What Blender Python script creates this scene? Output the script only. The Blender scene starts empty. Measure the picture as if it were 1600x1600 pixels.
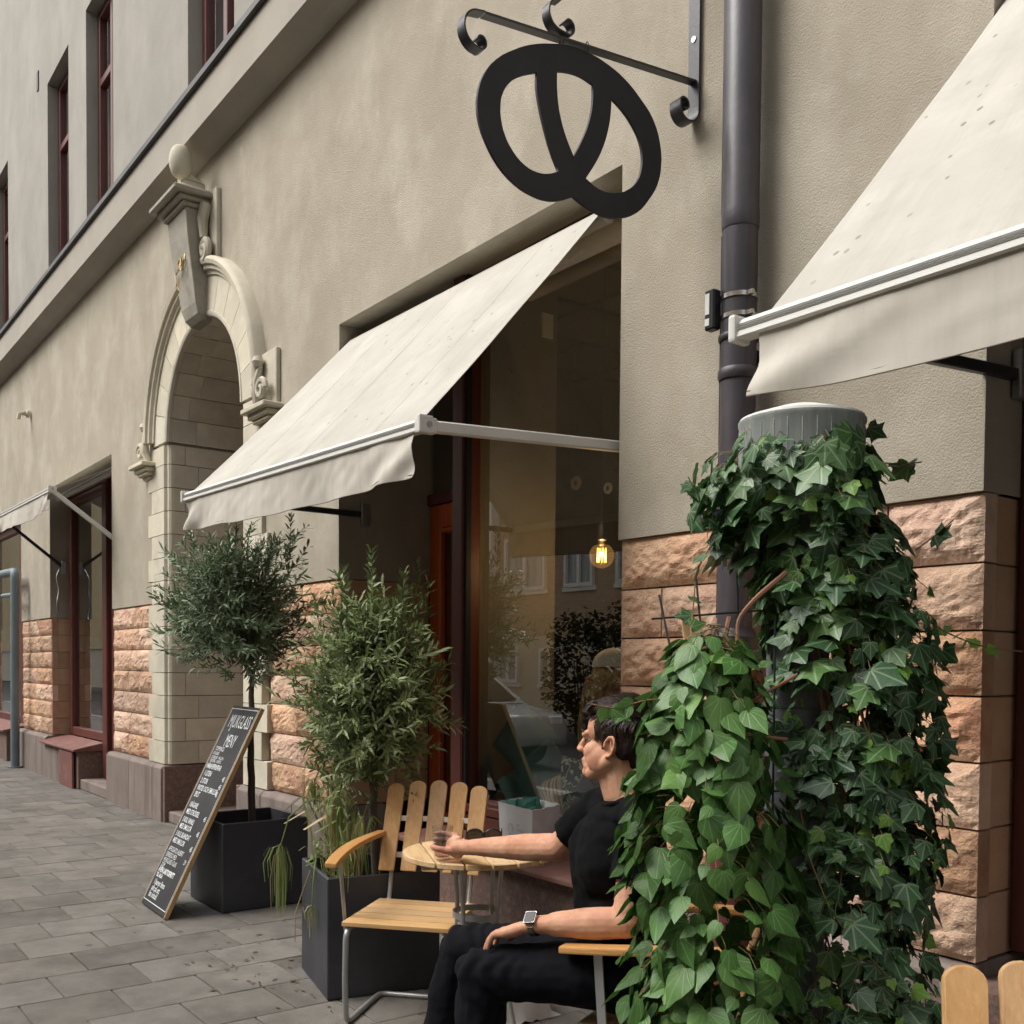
import bpy, bmesh, math, random
from mathutils import Vector, Matrix, noise
R = math.radians
random.seed(7)
scene = bpy.context.scene
col = scene.collection

# ------------------------------------------------------------------ camera
def _camera():
    yaw, pitch, roll = R(53.256), R(-1.762), R(0.464)
    f = Vector((-math.sin(yaw)*math.cos(pitch), math.cos(yaw)*math.cos(pitch), math.sin(pitch)))
    r0 = Vector((math.cos(yaw), math.sin(yaw), 0)); u0 = r0.cross(f)
    r = r0*math.cos(roll) + u0*math.sin(roll); u = u0*math.cos(roll) - r0*math.sin(roll)
    cd = bpy.data.cameras.new('camera'); co = bpy.data.objects.new('camera', cd); col.objects.link(co)
    M = Matrix.Identity(4)
    for i in range(3):
        M[i][0] = r[i]; M[i][1] = u[i]; M[i][2] = -f[i]
    M[0][3], M[1][3], M[2][3] = 0.0, -3.0, 1.42
    co.matrix_world = M
    cd.sensor_width = 36; cd.lens = 36; cd.shift_y = 0.1803; cd.clip_start = 0.05; cd.clip_end = 2000
    scene.camera = co
_camera()

# ------------------------------------------------------------------ sky and sun (bright overcast)
SUN_DIR = Vector((-0.42, -0.75, 0.98)).normalized()      # from the scene towards the sun
SUN_EL = math.asin(SUN_DIR.z); SUN_AZ = math.atan2(SUN_DIR.x, SUN_DIR.y)
w = bpy.data.worlds.new('World'); scene.world = w; w.use_nodes = True
nt = w.node_tree; nt.nodes.clear()
sky = nt.nodes.new('ShaderNodeTexSky'); sky.sky_type = 'NISHITA'; sky.sun_disc = False
sky.sun_elevation = SUN_EL; sky.sun_rotation = SUN_AZ
sky.air_density = 1.0; sky.dust_density = 5.0; sky.ozone_density = 1.0
hs = nt.nodes.new('ShaderNodeHueSaturation'); hs.inputs['Saturation'].default_value = 0.22
bg = nt.nodes.new('ShaderNodeBackground'); bg.inputs['Strength'].default_value = 0.15
out = nt.nodes.new('ShaderNodeOutputWorld')
nt.links.new(sky.outputs[0], hs.inputs['Color']); nt.links.new(hs.outputs[0], bg.inputs['Color']); nt.links.new(bg.outputs[0], out.inputs['Surface'])
sd = bpy.data.lights.new('sun', 'SUN'); sd.energy = 1.5; sd.angle = R(40); sd.color = (1.0, 0.96, 0.90)
so = bpy.data.objects.new('sun', sd); col.objects.link(so)
so.rotation_euler = SUN_DIR.to_track_quat('Z', 'Y').to_euler(); so.location = (-3, -6, 12)
scene.view_settings.view_transform = 'Standard'; scene.view_settings.look = 'None'
scene.view_settings.exposure = 0.78; scene.view_settings.gamma = 1.0
scene.view_settings.use_curve_mapping = False

# ------------------------------------------------------------------ helpers: materials
def _n(t, k, **kw):
    n = t.nodes.new(k)
    for a, b in kw.items():
        if a in n.inputs: n.inputs[a].default_value = b
        else: setattr(n, a, b)
    return n
def pmat(name, c1, c2=None, scale=6.0, rough=0.75, bump=0.0, bscale=40.0, metal=0.0, spec=0.4, rnd=0.0, detail=5.0,
         stretch=(1, 1, 1), c3=None, scale3=1.2, coord='Object', bdetail=4.0, streak=None, sheen=0.0, bdist=0.01):
    """noise-mixed colour, optional broad third tone, per-object variation, fine relief"""
    m = bpy.data.materials.new(name); m.use_nodes = True; t = m.node_tree; L = t.links
    b = t.nodes['Principled BSDF']
    b.inputs['Roughness'].default_value = rough; b.inputs['Metallic'].default_value = metal
    b.inputs['Specular IOR Level'].default_value = spec
    if sheen: b.inputs['Sheen Weight'].default_value = sheen
    tc = _n(t, 'ShaderNodeTexCoord'); mp = _n(t, 'ShaderNodeMapping'); mp.inputs['Scale'].default_value = stretch
    L.new(tc.outputs[coord], mp.inputs['Vector'])
    vec = mp.outputs['Vector']
    if rnd:
        oi = _n(t, 'ShaderNodeObjectInfo'); ml = _n(t, 'ShaderNodeMath', operation='MULTIPLY'); ml.inputs[1].default_value = 37.0
        L.new(oi.outputs['Random'], ml.inputs[0])
        ad = _n(t, 'ShaderNodeVectorMath', operation='ADD'); L.new(mp.outputs['Vector'], ad.inputs[0]); L.new(ml.outputs[0], ad.inputs[1])
        vec = ad.outputs[0]
    colr = None
    if c2:
        nz = _n(t, 'ShaderNodeTexNoise', Scale=scale, Detail=detail, Roughness=0.6); L.new(vec, nz.inputs['Vector'])
        rp = _n(t, 'ShaderNodeValToRGB'); rp.color_ramp.elements[0].position = 0.32; rp.color_ramp.elements[1].position = 0.68
        rp.color_ramp.elements[0].color = (*c1, 1); rp.color_ramp.elements[1].color = (*c2, 1)
        L.new(nz.outputs['Fac'], rp.inputs['Fac']); colr = rp.outputs['Color']
    else:
        rg = _n(t, 'ShaderNodeRGB'); rg.outputs[0].default_value = (*c1, 1); colr = rg.outputs[0]
    if c3:
        n3 = _n(t, 'ShaderNodeTexNoise', Scale=scale3, Detail=6.0, Roughness=0.65); 
        if streak:
            m3 = _n(t, 'ShaderNodeMapping'); m3.inputs['Scale'].default_value = streak; L.new(tc.outputs[coord], m3.inputs['Vector']); L.new(m3.outputs[0], n3.inputs['Vector'])
        else: L.new(vec, n3.inputs['Vector'])
        r3 = _n(t, 'ShaderNodeValToRGB'); r3.color_ramp.elements[0].position = 0.48; r3.color_ramp.elements[1].position = 0.72
        L.new(n3.outputs['Fac'], r3.inputs['Fac'])
        mx = _n(t, 'ShaderNodeMix', data_type='RGBA'); L.new(r3.outputs['Color'], mx.inputs['Factor'])
        L.new(colr, mx.inputs[6]); mx.inputs[7].default_value = (*c3, 1); colr = mx.outputs[2]
    if rnd:
        hv = _n(t, 'ShaderNodeHueSaturation'); mr = _n(t, 'ShaderNodeMapRange'); mr.inputs['To Min'].default_value = 1-rnd; mr.inputs['To Max'].default_value = 1+rnd
        L.new(oi.outputs['Random'], mr.inputs['Value']); L.new(mr.outputs[0], hv.inputs['Value'])
        ms = _n(t, 'ShaderNodeMath', operation='MULTIPLY_ADD'); ms.inputs[1].default_value = -7.31; ms.inputs[2].default_value = 9.0
        L.new(oi.outputs['Random'], ms.inputs[0]); fr = _n(t, 'ShaderNodeMath', operation='FRACT'); L.new(ms.outputs[0], fr.inputs[0])
        m2 = _n(t, 'ShaderNodeMapRange'); m2.inputs['To Min'].default_value = 1-rnd*0.8; m2.inputs['To Max'].default_value = 1+rnd*0.6
        L.new(fr.outputs[0], m2.inputs['Value']); L.new(m2.outputs[0], hv.inputs['Saturation'])
        L.new(colr, hv.inputs['Color']); colr = hv.outputs['Color']
    L.new(colr, b.inputs['Base Color'])
    if bump:
        nb = _n(t, 'ShaderNodeTexNoise', Scale=bscale, Detail=bdetail, Roughness=0.6); L.new(vec, nb.inputs['Vector'])
        bp = _n(t, 'ShaderNodeBump', Strength=bump, Distance=bdist); L.new(nb.outputs['Fac'], bp.inputs['Height']); L.new(bp.outputs[0], b.inputs['Normal'])
    return m

M = {}
M['plaster'] = pmat('plaster', (0.385, 0.345, 0.275), (0.325, 0.29, 0.228), scale=2.2, rough=0.95, bump=0.5, bscale=130, c3=(0.45, 0.41, 0.335), scale3=1.7, streak=(1.1, 1.1, 0.85), spec=0.15, bdetail=6, bdist=0.012)
M['plaster_grey'] = pmat('plaster_grey', (0.31, 0.29, 0.255), (0.265, 0.25, 0.222), scale=1.6, rough=0.95, bump=0.3, bscale=50, c3=(0.345, 0.325, 0.285), scale3=1.1, streak=(1.1, 1.1, 0.7), spec=0.15)
M['cornice'] = pmat('cornice', (0.36, 0.33, 0.28), (0.31, 0.285, 0.245), scale=2, rough=0.9, bump=0.2, bscale=40, spec=0.2)
M['flashing'] = pmat('flashing', (0.06, 0.06, 0.06), (0.10, 0.095, 0.09), scale=3, rough=0.55, metal=0.3)
M['sandstone'] = pmat('sandstone', (0.535, 0.335, 0.222), (0.60, 0.415, 0.285), scale=5, rough=0.92, bump=0.8, bscale=38, rnd=0.22, c3=(0.43, 0.235, 0.158), scale3=3.4, spec=0.2, bdetail=8, bdist=0.02)
M['dressed'] = pmat('dressed_sandstone', (0.47, 0.285, 0.175), (0.52, 0.33, 0.21), scale=4, rough=0.9, bump=0.25, bscale=60, rnd=0.12, stretch=(1, 1, 2.5), spec=0.2)
M['limestone'] = pmat('limestone', (0.60, 0.555, 0.44), (0.52, 0.475, 0.37), scale=6, rough=0.9, bump=0.25, bscale=55, rnd=0.09, c3=(0.43, 0.40, 0.33), scale3=2.2, spec=0.2)
M['darkstone'] = pmat('grey_carved_stone', (0.36, 0.33, 0.27), (0.25, 0.23, 0.185), scale=7, rough=0.85, bump=0.4, bscale=45, c3=(0.28, 0.26, 0.22), scale3=3)
M['mortar'] = pmat('mortar', (0.20, 0.16, 0.12), (0.15, 0.12, 0.09), scale=20, rough=0.95, bump=0.3)
M['granite'] = pmat('granite_plinth', (0.245, 0.20, 0.175), (0.20, 0.165, 0.145), scale=3, rough=0.85, bump=0.35, bscale=120, rnd=0.06, c3=(0.135, 0.105, 0.09), scale3=2.2, streak=(3, 3, 0.5), spec=0.25)
M['granite_red'] = pmat('red_granite', (0.20, 0.125, 0.10), (0.10, 0.07, 0.06), scale=90, rough=0.6, bump=0.15, bscale=160, detail=2, c3=(0.26, 0.17, 0.14), scale3=30)
M['redwood'] = pmat('oxblood_paint', (0.115, 0.034, 0.026), (0.09, 0.027, 0.022), scale=3, rough=0.42, bump=0.08, bscale=30, stretch=(6, 6, 0.6))
M['redcap'] = pmat('red_painted_sheet', (0.20, 0.080, 0.064), (0.155, 0.068, 0.056), scale=5, rough=0.6, bump=0.15, bscale=20, c3=(0.24, 0.14, 0.115), scale3=4)
M['doorwood'] = pmat('orange_varnished_wood', (0.40, 0.085, 0.022), (0.30, 0.055, 0.015), scale=4, rough=0.4, bump=0.1, bscale=40, stretch=(8, 8, 0.6))
M['darkpaint'] = pmat('black_rubber_strip', (0.012, 0.011, 0.011), rough=0.5)
M['iron'] = pmat('black_painted_iron', (0.018, 0.018, 0.021), (0.026, 0.026, 0.030), scale=8, rough=0.42, bump=0.08, bscale=60, spec=0.5)
M['signplate'] = pmat('matt_black_plate', (0.016, 0.016, 0.020), (0.021, 0.021, 0.026), scale=9, rough=0.62, bump=0.03, bscale=80, spec=0.4)
M['steel'] = pmat('galvanised_steel', (0.42, 0.43, 0.43), (0.34, 0.35, 0.35), scale=12, rough=0.42, metal=0.85, bump=0.05, bscale=50)
M['whitebar'] = pmat('white_powder_coat', (0.62, 0.61, 0.57), (0.56, 0.55, 0.51), scale=4, rough=0.5)
M['pipe'] = pmat('brown_lacquered_pipe', (0.060, 0.054, 0.064), (0.042, 0.038, 0.046), scale=5, rough=0.40, bump=0.1, bscale=30, c3=(0.085, 0.066, 0.064), scale3=3, streak=(4, 4, 0.5), spec=0.5)
M['pipered'] = pmat('oxide_red_pipe', (0.14, 0.045, 0.035), (0.10, 0.035, 0.028), scale=5, rough=0.5)
M['chrome'] = pmat('bright_band', (0.62, 0.60, 0.56), rough=0.25, metal=1.0)
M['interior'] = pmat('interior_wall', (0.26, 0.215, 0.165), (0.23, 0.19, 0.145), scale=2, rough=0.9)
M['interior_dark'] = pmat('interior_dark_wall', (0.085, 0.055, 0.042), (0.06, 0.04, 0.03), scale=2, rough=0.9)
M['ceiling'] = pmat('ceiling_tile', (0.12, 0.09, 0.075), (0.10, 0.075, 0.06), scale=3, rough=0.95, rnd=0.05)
M['innerfloor'] = pmat('oak_floor', (0.16, 0.10, 0.06), (0.11, 0.07, 0.04), scale=4, rough=0.5, stretch=(1, 8, 1))
M['paver'] = pmat('concrete_paver', (0.190, 0.174, 0.153), (0.145, 0.133, 0.117), scale=7, rough=0.9, bump=0.6, bscale=110, rnd=0.16, c3=(0.105, 0.096, 0.085), scale3=2.6, spec=0.25, bdetail=6, bdist=0.006)
M['joint'] = pmat('joint_sand', (0.085, 0.078, 0.07), (0.17, 0.158, 0.14), scale=9, rough=0.95, bump=0.4, bscale=90)
M['asphalt'] = pmat('asphalt', (0.05, 0.05, 0.05), (0.065, 0.063, 0.06), scale=30, rough=0.9, bump=0.4, bscale=150)
M['kerb'] = pmat('granite_kerb', (0.30, 0.29, 0.28), (0.22, 0.21, 0.20), scale=40, rough=0.8, bump=0.2)
M['white'] = pmat('white_paint', (0.78, 0.77, 0.73), (0.70, 0.69, 0.65), scale=6, rough=0.6)
M['gold'] = pmat('gilt', (0.42, 0.30, 0.10), rough=0.55, metal=.7)
M['black'] = pmat('black_plastic', (0.012, 0.012, 0.014), rough=0.4)

def spots(m, scale, thr, colr, amt, mscale, coordpos=True, edge=False, mthr=.5):
    """small stains (or hairline cracks) laid over a material's base colour"""
    t = m.node_tree; L = t.links; b = t.nodes['Principled BSDF']; src = b.inputs['Base Color'].links[0].from_socket
    ge = _n(t, 'ShaderNodeNewGeometry'); dn = _n(t, 'ShaderNodeTexNoise', Scale=scale*1.6, Detail=4.0); L.new(ge.outputs['Position'], dn.inputs['Vector'])
    ad = _n(t, 'ShaderNodeVectorMath', operation='MULTIPLY_ADD'); ad.inputs[1].default_value = (.5/scale,)*3; L.new(dn.outputs['Color'], ad.inputs[0]); L.new(ge.outputs['Position'], ad.inputs[2])
    v = _n(t, 'ShaderNodeTexVoronoi', Scale=scale); L.new(ad.outputs[0], v.inputs['Vector'])
    if edge: v.feature = 'DISTANCE_TO_EDGE'
    mr = _n(t, 'ShaderNodeMapRange'); mr.inputs['From Min'].default_value = thr*.6; mr.inputs['From Max'].default_value = thr; mr.inputs['To Min'].default_value = amt; mr.inputs['To Max'].default_value = 0; L.new(v.outputs['Distance'], mr.inputs['Value'])
    n = _n(t, 'ShaderNodeTexNoise', Scale=mscale, Detail=2.0); L.new(ge.outputs['Position'], n.inputs['Vector'])
    m2 = _n(t, 'ShaderNodeMapRange'); m2.inputs['From Min'].default_value = mthr; m2.inputs['From Max'].default_value = mthr+.08; L.new(n.outputs['Fac'], m2.inputs['Value'])
    mu = _n(t, 'ShaderNodeMath', operation='MULTIPLY'); L.new(mr.outputs[0], mu.inputs[0]); L.new(m2.outputs[0], mu.inputs[1])
    mx = _n(t, 'ShaderNodeMix', data_type='RGBA'); L.new(mu.outputs[0], mx.inputs['Factor']); L.new(src, mx.inputs[6]); mx.inputs[7].default_value = (*colr, 1); L.new(mx.outputs[2], b.inputs['Base Color'])
spots(M['plaster'], 2.3, .10, (.48, .44, .365), .45, .7, mthr=.50)
spots(M['plaster'], .9, .30, (.31, .275, .215), .45, .6, mthr=.50)
spots(M['paver'], 3.6, .10, (.06, .056, .05), .55, .9, mthr=.46)
spots(M['paver'], 1.1, .22, (.30, .28, .25), .30, .8, mthr=.50)
spots(M['granite'], 2.0, .25, (.09, .07, .06), .5, 1.2, mthr=.5)
def glass_mat(name, tint=(0.95, 0.97, 0.95), f0=0.2, rough=0.0):
    """thin sheet: clear, with a mirror reflection that grows towards grazing angles"""
    m = bpy.data.materials.new(name); m.use_nodes = True; t = m.node_tree; t.nodes.clear(); L = t.links
    o = _n(t, 'ShaderNodeOutputMaterial'); mx = _n(t, 'ShaderNodeMixShader'); lw = _n(t, 'ShaderNodeLayerWeight', Blend=0.5)
    pw = _n(t, 'ShaderNodeMath', operation='POWER'); pw.inputs[1].default_value = 4.0; L.new(lw.outputs['Facing'], pw.inputs[0])
    ma = _n(t, 'ShaderNodeMath', operation='MULTIPLY_ADD'); ma.inputs[1].default_value = 1-f0; ma.inputs[2].default_value = f0; L.new(pw.outputs[0], ma.inputs[0])
    tr = _n(t, 'ShaderNodeBsdfTransparent'); tr.inputs[0].default_value = (*tint, 1)
    gl = _n(t, 'ShaderNodeBsdfGlossy', Roughness=rough); gl.inputs[0].default_value = (0.95, 0.97, 0.97, 1)
    L.new(ma.outputs[0], mx.inputs[0]); L.new(tr.outputs[0], mx.inputs[1]); L.new(gl.outputs[0], mx.inputs[2]); L.new(mx.outputs[0], o.inputs[0])
    return m
M['glass'] = glass_mat('window_glass', f0=0.32)

# ------------------------------------------------------------------ helpers: meshes and objects
class MB:
    def __init__(s): s.v = []; s.f = []
    def add(s, vs, fs):
        k = len(s.v); s.v += [tuple(p) for p in vs]; s.f += [tuple(i+k for i in f) for f in fs]; return s
    def quad(s, a, b, c, d): return s.add([a, b, c, d], [(0, 1, 2, 3)])
    def box(s, x0, x1, y0, y1, z0, z1):
        return s.add([(x0,y0,z0),(x1,y0,z0),(x1,y1,z0),(x0,y1,z0),(x0,y0,z1),(x1,y0,z1),(x1,y1,z1),(x0,y1,z1)],
                     [(0,3,2,1),(4,5,6,7),(0,1,5,4),(1,2,6,5),(2,3,7,6),(3,0,4,7)])
    def bar(s, a, b, w, h, up=(0, 0, 1)):
        a = Vector(a); b = Vector(b); d = (b-a).normalized(); up = Vector(up)
        sd_ = d.cross(up)
        if sd_.length < 1e-4: sd_ = d.cross(Vector((1, 0, 0)))
        sd_.normalize(); u = sd_.cross(d)
        P = []
        for p in (a, b):
            for i, j in ((-1,-1),(1,-1),(1,1),(-1,1)): P.append(p + sd_*(i*w/2) + u*(j*h/2))
        return s.add(P, [(0,1,2,3),(7,6,5,4),(0,4,5,1),(1,5,6,2),(2,6,7,3),(3,7,4,0)])
    def tube(s, pts, r, n=8, cap=True, closed=False):
        pts = [Vector(p) for p in pts]; m = len(pts)
        rad = r if isinstance(r, (list, tuple)) else [r]*m
        k = len(s.v); prev = None
        for i, p in enumerate(pts):
            if closed: d = pts[(i+1) % m]-pts[i-1]
            else: d = pts[min(i+1, m-1)]-pts[max(i-1, 0)]
            d.normalize()
            if prev is None:
                x = d.orthogonal().normalized()
            else:
                x = prev - d*prev.dot(d)
                x = x.normalized() if x.length > 1e-6 else d.orthogonal().normalized()
            prev = x; y = d.cross(x)
            for j in range(n):
                a = 2*math.pi*j/n; s.v.append(tuple(p + (x*math.cos(a)+y*math.sin(a))*rad[i]))
        for i in range(m if closed else m-1):
            i2 = (i+1) % m
            for j in range(n):
                s.f.append((k+i*n+j, k+i*n+(j+1) % n, k+i2*n+(j+1) % n, k+i2*n+j))
        if cap and not closed:
            s.f.append(tuple(k+j for j in reversed(range(n)))); s.f.append(tuple(k+(m-1)*n+j for j in range(n)))
        return s
    def lathe(s, prof, n=20, c=(0, 0, 0), ax='z', cap=True):
        k = len(s.v); c = Vector(c)
        for r, h in prof:
            for j in range(n):
                a = 2*math.pi*j/n; x, y = r*math.cos(a), r*math.sin(a)
                p = (x, y, h) if ax == 'z' else ((x, h, y) if ax == 'y' else (h, x, y))
                s.v.append(tuple(c+Vector(p)))
        for i in range(len(prof)-1):
            for j in range(n): s.f.append((k+i*n+j, k+i*n+(j+1) % n, k+(i+1)*n+(j+1) % n, k+(i+1)*n+j))
        if cap:
            s.f.append(tuple(k+j for j in reversed(range(n)))); s.f.append(tuple(k+(len(prof)-1)*n+j for j in range(n)))
        return s
    def ext(s, prof, x0, x1):            # profile [(y,z)] extruded along x
        n = len(prof); k = len(s.v)
        for x in (x0, x1):
            for y, z in prof: s.v.append((x, y, z))
        for j in range(n): s.f.append((k+j, k+(j+1) % n, k+n+(j+1) % n, k+n+j))
        s.f.append(tuple(k+j for j in reversed(range(n)))); s.f.append(tuple(k+n+j for j in range(n)))
        return s
    def prism(s, poly, fn, d0, d1):      # 2-D polygon, fn(u,v,d)->xyz
        n = len(poly); k = len(s.v)
        for d in (d0, d1):
            for u, v in poly: s.v.append(tuple(fn(u, v, d)))
        for j in range(n): s.f.append((k+j, k+(j+1) % n, k+n+(j+1) % n, k+n+j))
        s.f.append(tuple(k+j for j in reversed(range(n)))); s.f.append(tuple(k+n+j for j in range(n)))
        return s
    def mesh(s, name, mat, smooth=False, bevel=0.0, seg=1, fix=True):
        me = bpy.data.meshes.new(name); me.from_pydata(s.v, [], s.f)
        if fix or bevel:
            bm = bmesh.new(); bm.from_mesh(me)
            if fix: bmesh.ops.recalc_face_normals(bm, faces=bm.faces)
            if bevel:
                es = [e for e in bm.edges if len(e.link_faces) == 2 and e.calc_face_angle(0) > 0.6]
                bmesh.ops.bevel(bm, geom=es, offset=bevel, segments=seg, affect='EDGES', profile=0.6, clamp_overlap=True)
            bm.to_mesh(me); bm.free()
        if smooth:
            me.polygons.foreach_set('use_smooth', [True]*len(me.polygons))
            if smooth != 'all':
                try: me.set_sharp_from_angle(angle=R(40))
                except Exception: pass
        if mat is not None: me.materials.append(M[mat] if isinstance(mat, str) else mat)
        me.update(); return me
    def build(s, name, mat, parent=None, smooth=False, bevel=0.0, seg=1, kind=None, label=None, fix=True):
        return obj(name, s.mesh(name, mat, smooth, bevel, seg, fix), parent, kind, label)

def root_of(o):
    while o.parent: o = o.parent
    return o
LOCAL = set()          # roots whose children are written in the root's own coordinates
def obj(name, me, parent=None, kind=None, label=None):
    o = bpy.data.objects.new(name, me); col.objects.link(o)
    if parent is not None:
        o.parent = parent
        if parent.parent is None and parent.type == 'EMPTY' and parent.name not in LOCAL:
            o.location = -parent.location      # mesh is written in world coordinates
    if kind: o['kind'] = kind
    if label: o['label'] = label
    return o
def tag(o, label, cat, group=None):
    o['label'] = label; o['category'] = cat
    if group: o['group'] = group
    return o
def thing(name, label, cat, loc=(0, 0, 0), rz=0.0, group=None, local=False):
    o = bpy.data.objects.new(name, None); col.objects.link(o); o.empty_display_size = 0.1
    o.location = loc; o.rotation_euler = (0, 0, rz)
    if local: LOCAL.add(o.name)
    return tag(o, label, cat, group)
def struct(o): o['kind'] = 'structure'; return o
def nz(x, y, z=0.0): return noise.noise(Vector((x, y, z)))
# ================================================================== ground
def ground():
    g = MB().quad((-400, -400, -0.16), (400, -400, -0.16), (400, 400, -0.16), (-400, 400, -0.16))
    struct(g.build('ground', 'asphalt', fix=False))
    r = MB().quad((-60, -10.4, -0.135), (30, -10.4, -0.135), (30, -3.95, -0.135), (-60, -3.95, -0.135))
    struct(r.build('road', 'asphalt', fix=False))
    base = MB().box(-40, 12, -3.78, 0.6, -0.2, -0.010)
    pv = struct(base.build('pavement', 'joint'))
    kb = struct(MB().box(-40, 12, -3.95, -3.785, -0.2, 0.0).build('kerb', 'kerb', bevel=0.015))
    fp = struct(MB().box(-60, 30, -12.2, -10.4, -0.2, -0.01).build('far_pavement', 'paver'))
    # pavers: courses across the pavement, half-bond
    px, py = 0.346, 0.3685
    variants = []
    for k in range(5):
        b = MB(); n = 3
        random.seed(90+k)
        b.box(-px/2+0.0028, px/2-0.0028, -py/2+0.0028, py/2-0.0028, -0.05, 0.0)
        me = b.mesh('paver', 'paver', bevel=0.0035)
        variants.append(me)
    rest = MB()
    random.seed(5)
    for i in range(-24, 92):
        x = -3.87 - px*i - px/2
        off = -1.202 if i % 2 == 0 else -1.015
        for j in range(-9, 12):
            y = off - py*(j-0.5) + 0
            if y-py/2 > -0.02 or y+py/2 < -3.75: continue
            ylo, yhi = max(y-py/2, -3.77), min(y+py/2, 0.05)
            z = random.uniform(-0.0018, 0.0018)
            vis = (-13.6 < x < -3.1) and (y > -2.75 - 0.0*(x)) and not (x > -4.2 and y < -2.1)
            if vis and abs((yhi-ylo)-py) < 0.01:
                o = bpy.data.objects.new('paver', random.choice(variants)); col.objects.link(o); o.parent = pv
                o.location = (x, y, z); o.rotation_euler = (random.uniform(-.0035, .0035), random.uniform(-.0035, .0035), random.uniform(-.004, .004)+(math.pi if random.random() < .5 else 0))
            else:
                rest.box(x-px/2+.003, x+px/2-.003, ylo+.003, yhi-.003, -0.05, z)
    rest.build('paver_field', 'paver', pv, kind='stuff')
ground()

# ================================================================== the cafe building
B = thing('plastered_building', 'beige plastered street building with sandstone base, arched stone portal and cornice', 'building', (-8, 0, 0))
COURSE = [0.51, 0.715, 0.922, 1.13, 1.335, 1.538, 1.745, 1.96]
XL, XR, ZT = -30.0, 6.0, 12.5
ARCH_C, ARCH_Z, ARCH_R = -8.245, 3.36, 0.845
holes = [(-19.2, -15.2, 0, 3.54, 0.62), (-13.55, -10.875, 0, 3.54, 0.62), (-5.86, -3.265, 0, 3.547, 0.70), (-1.645, 1.6, 0, 3.547, 0.30),
         (-9.12, -7.37, 0, 3.36, 0.9), (-9.22, -7.27, 3.36, 3.76, 0.9), (-9.03, -7.46, 3.76, 4.11, 0.9), (-8.73, -7.76, 4.11, 4.26, 0.9)]
UPW = [(-20.2, -19.19), (-18.44, -17.43), (-16.91, -15.90), (-13.54, -12.53), (-11.78, -10.77), (-8.60, -7.59), (-6.84, -5.83), (-3.6, -2.6), (-1.8, -0.8)]
uholes = [(a, b, 6.02, 8.42, 0.22) for a, b in UPW]
def facade(hs, z0, z1, name, mat, x0=XL, x1=XR):
    xs = sorted({x0, x1, *[h[0] for h in hs], *[h[1] for h in hs]}); zs = sorted({z0, z1, *[h[2] for h in hs if z0 < h[2] < z1], *[h[3] for h in hs if z0 < h[3] < z1]})
    def inh(x, z):
        for h in hs:
            if h[0] < x < h[1] and h[2] < z < h[3]: return h
    b = MB()
    for i in range(len(xs)-1):
        for j in range(len(zs)-1):
            xa, xb, za, zb = xs[i], xs[i+1], zs[j], zs[j+1]
            h = inh((xa+xb)/2, (za+zb)/2)
            if h is None:
                b.quad((xa, 0, za), (xb, 0, za), (xb, 0, zb), (xa, 0, zb))
                if j == 0: b.quad((xa, 0, za), (xa, .12, za), (xb, .12, za), (xb, 0, za))
                for di, xx in ((-1, xa), (1, xb)):
                    k = i+di
                    if 0 <= k < len(xs)-1:
                        hh = inh((xs[k]+xs[k+1])/2, (za+zb)/2)
                        if hh: b.quad((xx, 0, za), (xx, hh[4], za), (xx, hh[4], zb), (xx, 0, zb))
                for dj, zz in ((-1, za), (1, zb)):
                    k = j+dj
                    if 0 <= k < len(zs)-1:
                        hh = inh((xa+xb)/2, (zs[k]+zs[k+1])/2)
                        if hh: b.quad((xa, 0, zz), (xb, 0, zz), (xb, hh[4], zz), (xa, hh[4], zz))
    return b.build(name, mat, B)
facade(holes, 1.96, 5.62, 'wall', 'plaster')
facade(uholes, 5.62, ZT, 'upper_wall', 'plaster_grey')
MB().box(XL, XR, 0.9, 1.0, 3.8, ZT).box(XL, XR, 0.0, 9, ZT, ZT+.3).box(XL, XL+.2, 0, 9, 0, ZT).box(XR-.2, XR, 0, 9, 0, ZT).build('roof_slab', 'plaster_grey', B)
# cornice between the storeys
MB().ext([(-.002, 5.42), (-.10, 5.44), (-.20, 5.49), (-.20, 5.795), (-.002, 5.795)], XL, XR).build('cornice', 'cornice', B)
MB().ext([(-.002, 5.80), (-.235, 5.80), (-.235, 5.845), (-.002, 5.95)], XL, XR).build('cornice_flashing', 'flashing', B)
# black plate painted as the darkness of a hole, and hook on the wall
MB().box(-14.06, -13.98, -.012, .0, 8.55, 8.78).build('vent_plate', 'darkpaint', B)
hk = MB().lathe([(.05, -.02), (.05, -.05), (.03, -.06), (.03, -.10)], 10, (-14.56, 0, 4.64), 'y'); hk.tube([(-14.56, -.1, 4.64), (-14.56, -.14, 4.62), (-14.56, -.15, 4.56)], .025, 6)
hk.build('wall_hook', 'limestone', B, smooth=True)

def sheet(x0, x1, y, z0, z1): return MB().quad((x0, y, z0), (x1, y, z0), (x1, y, z1), (x0, y, z1))
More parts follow.
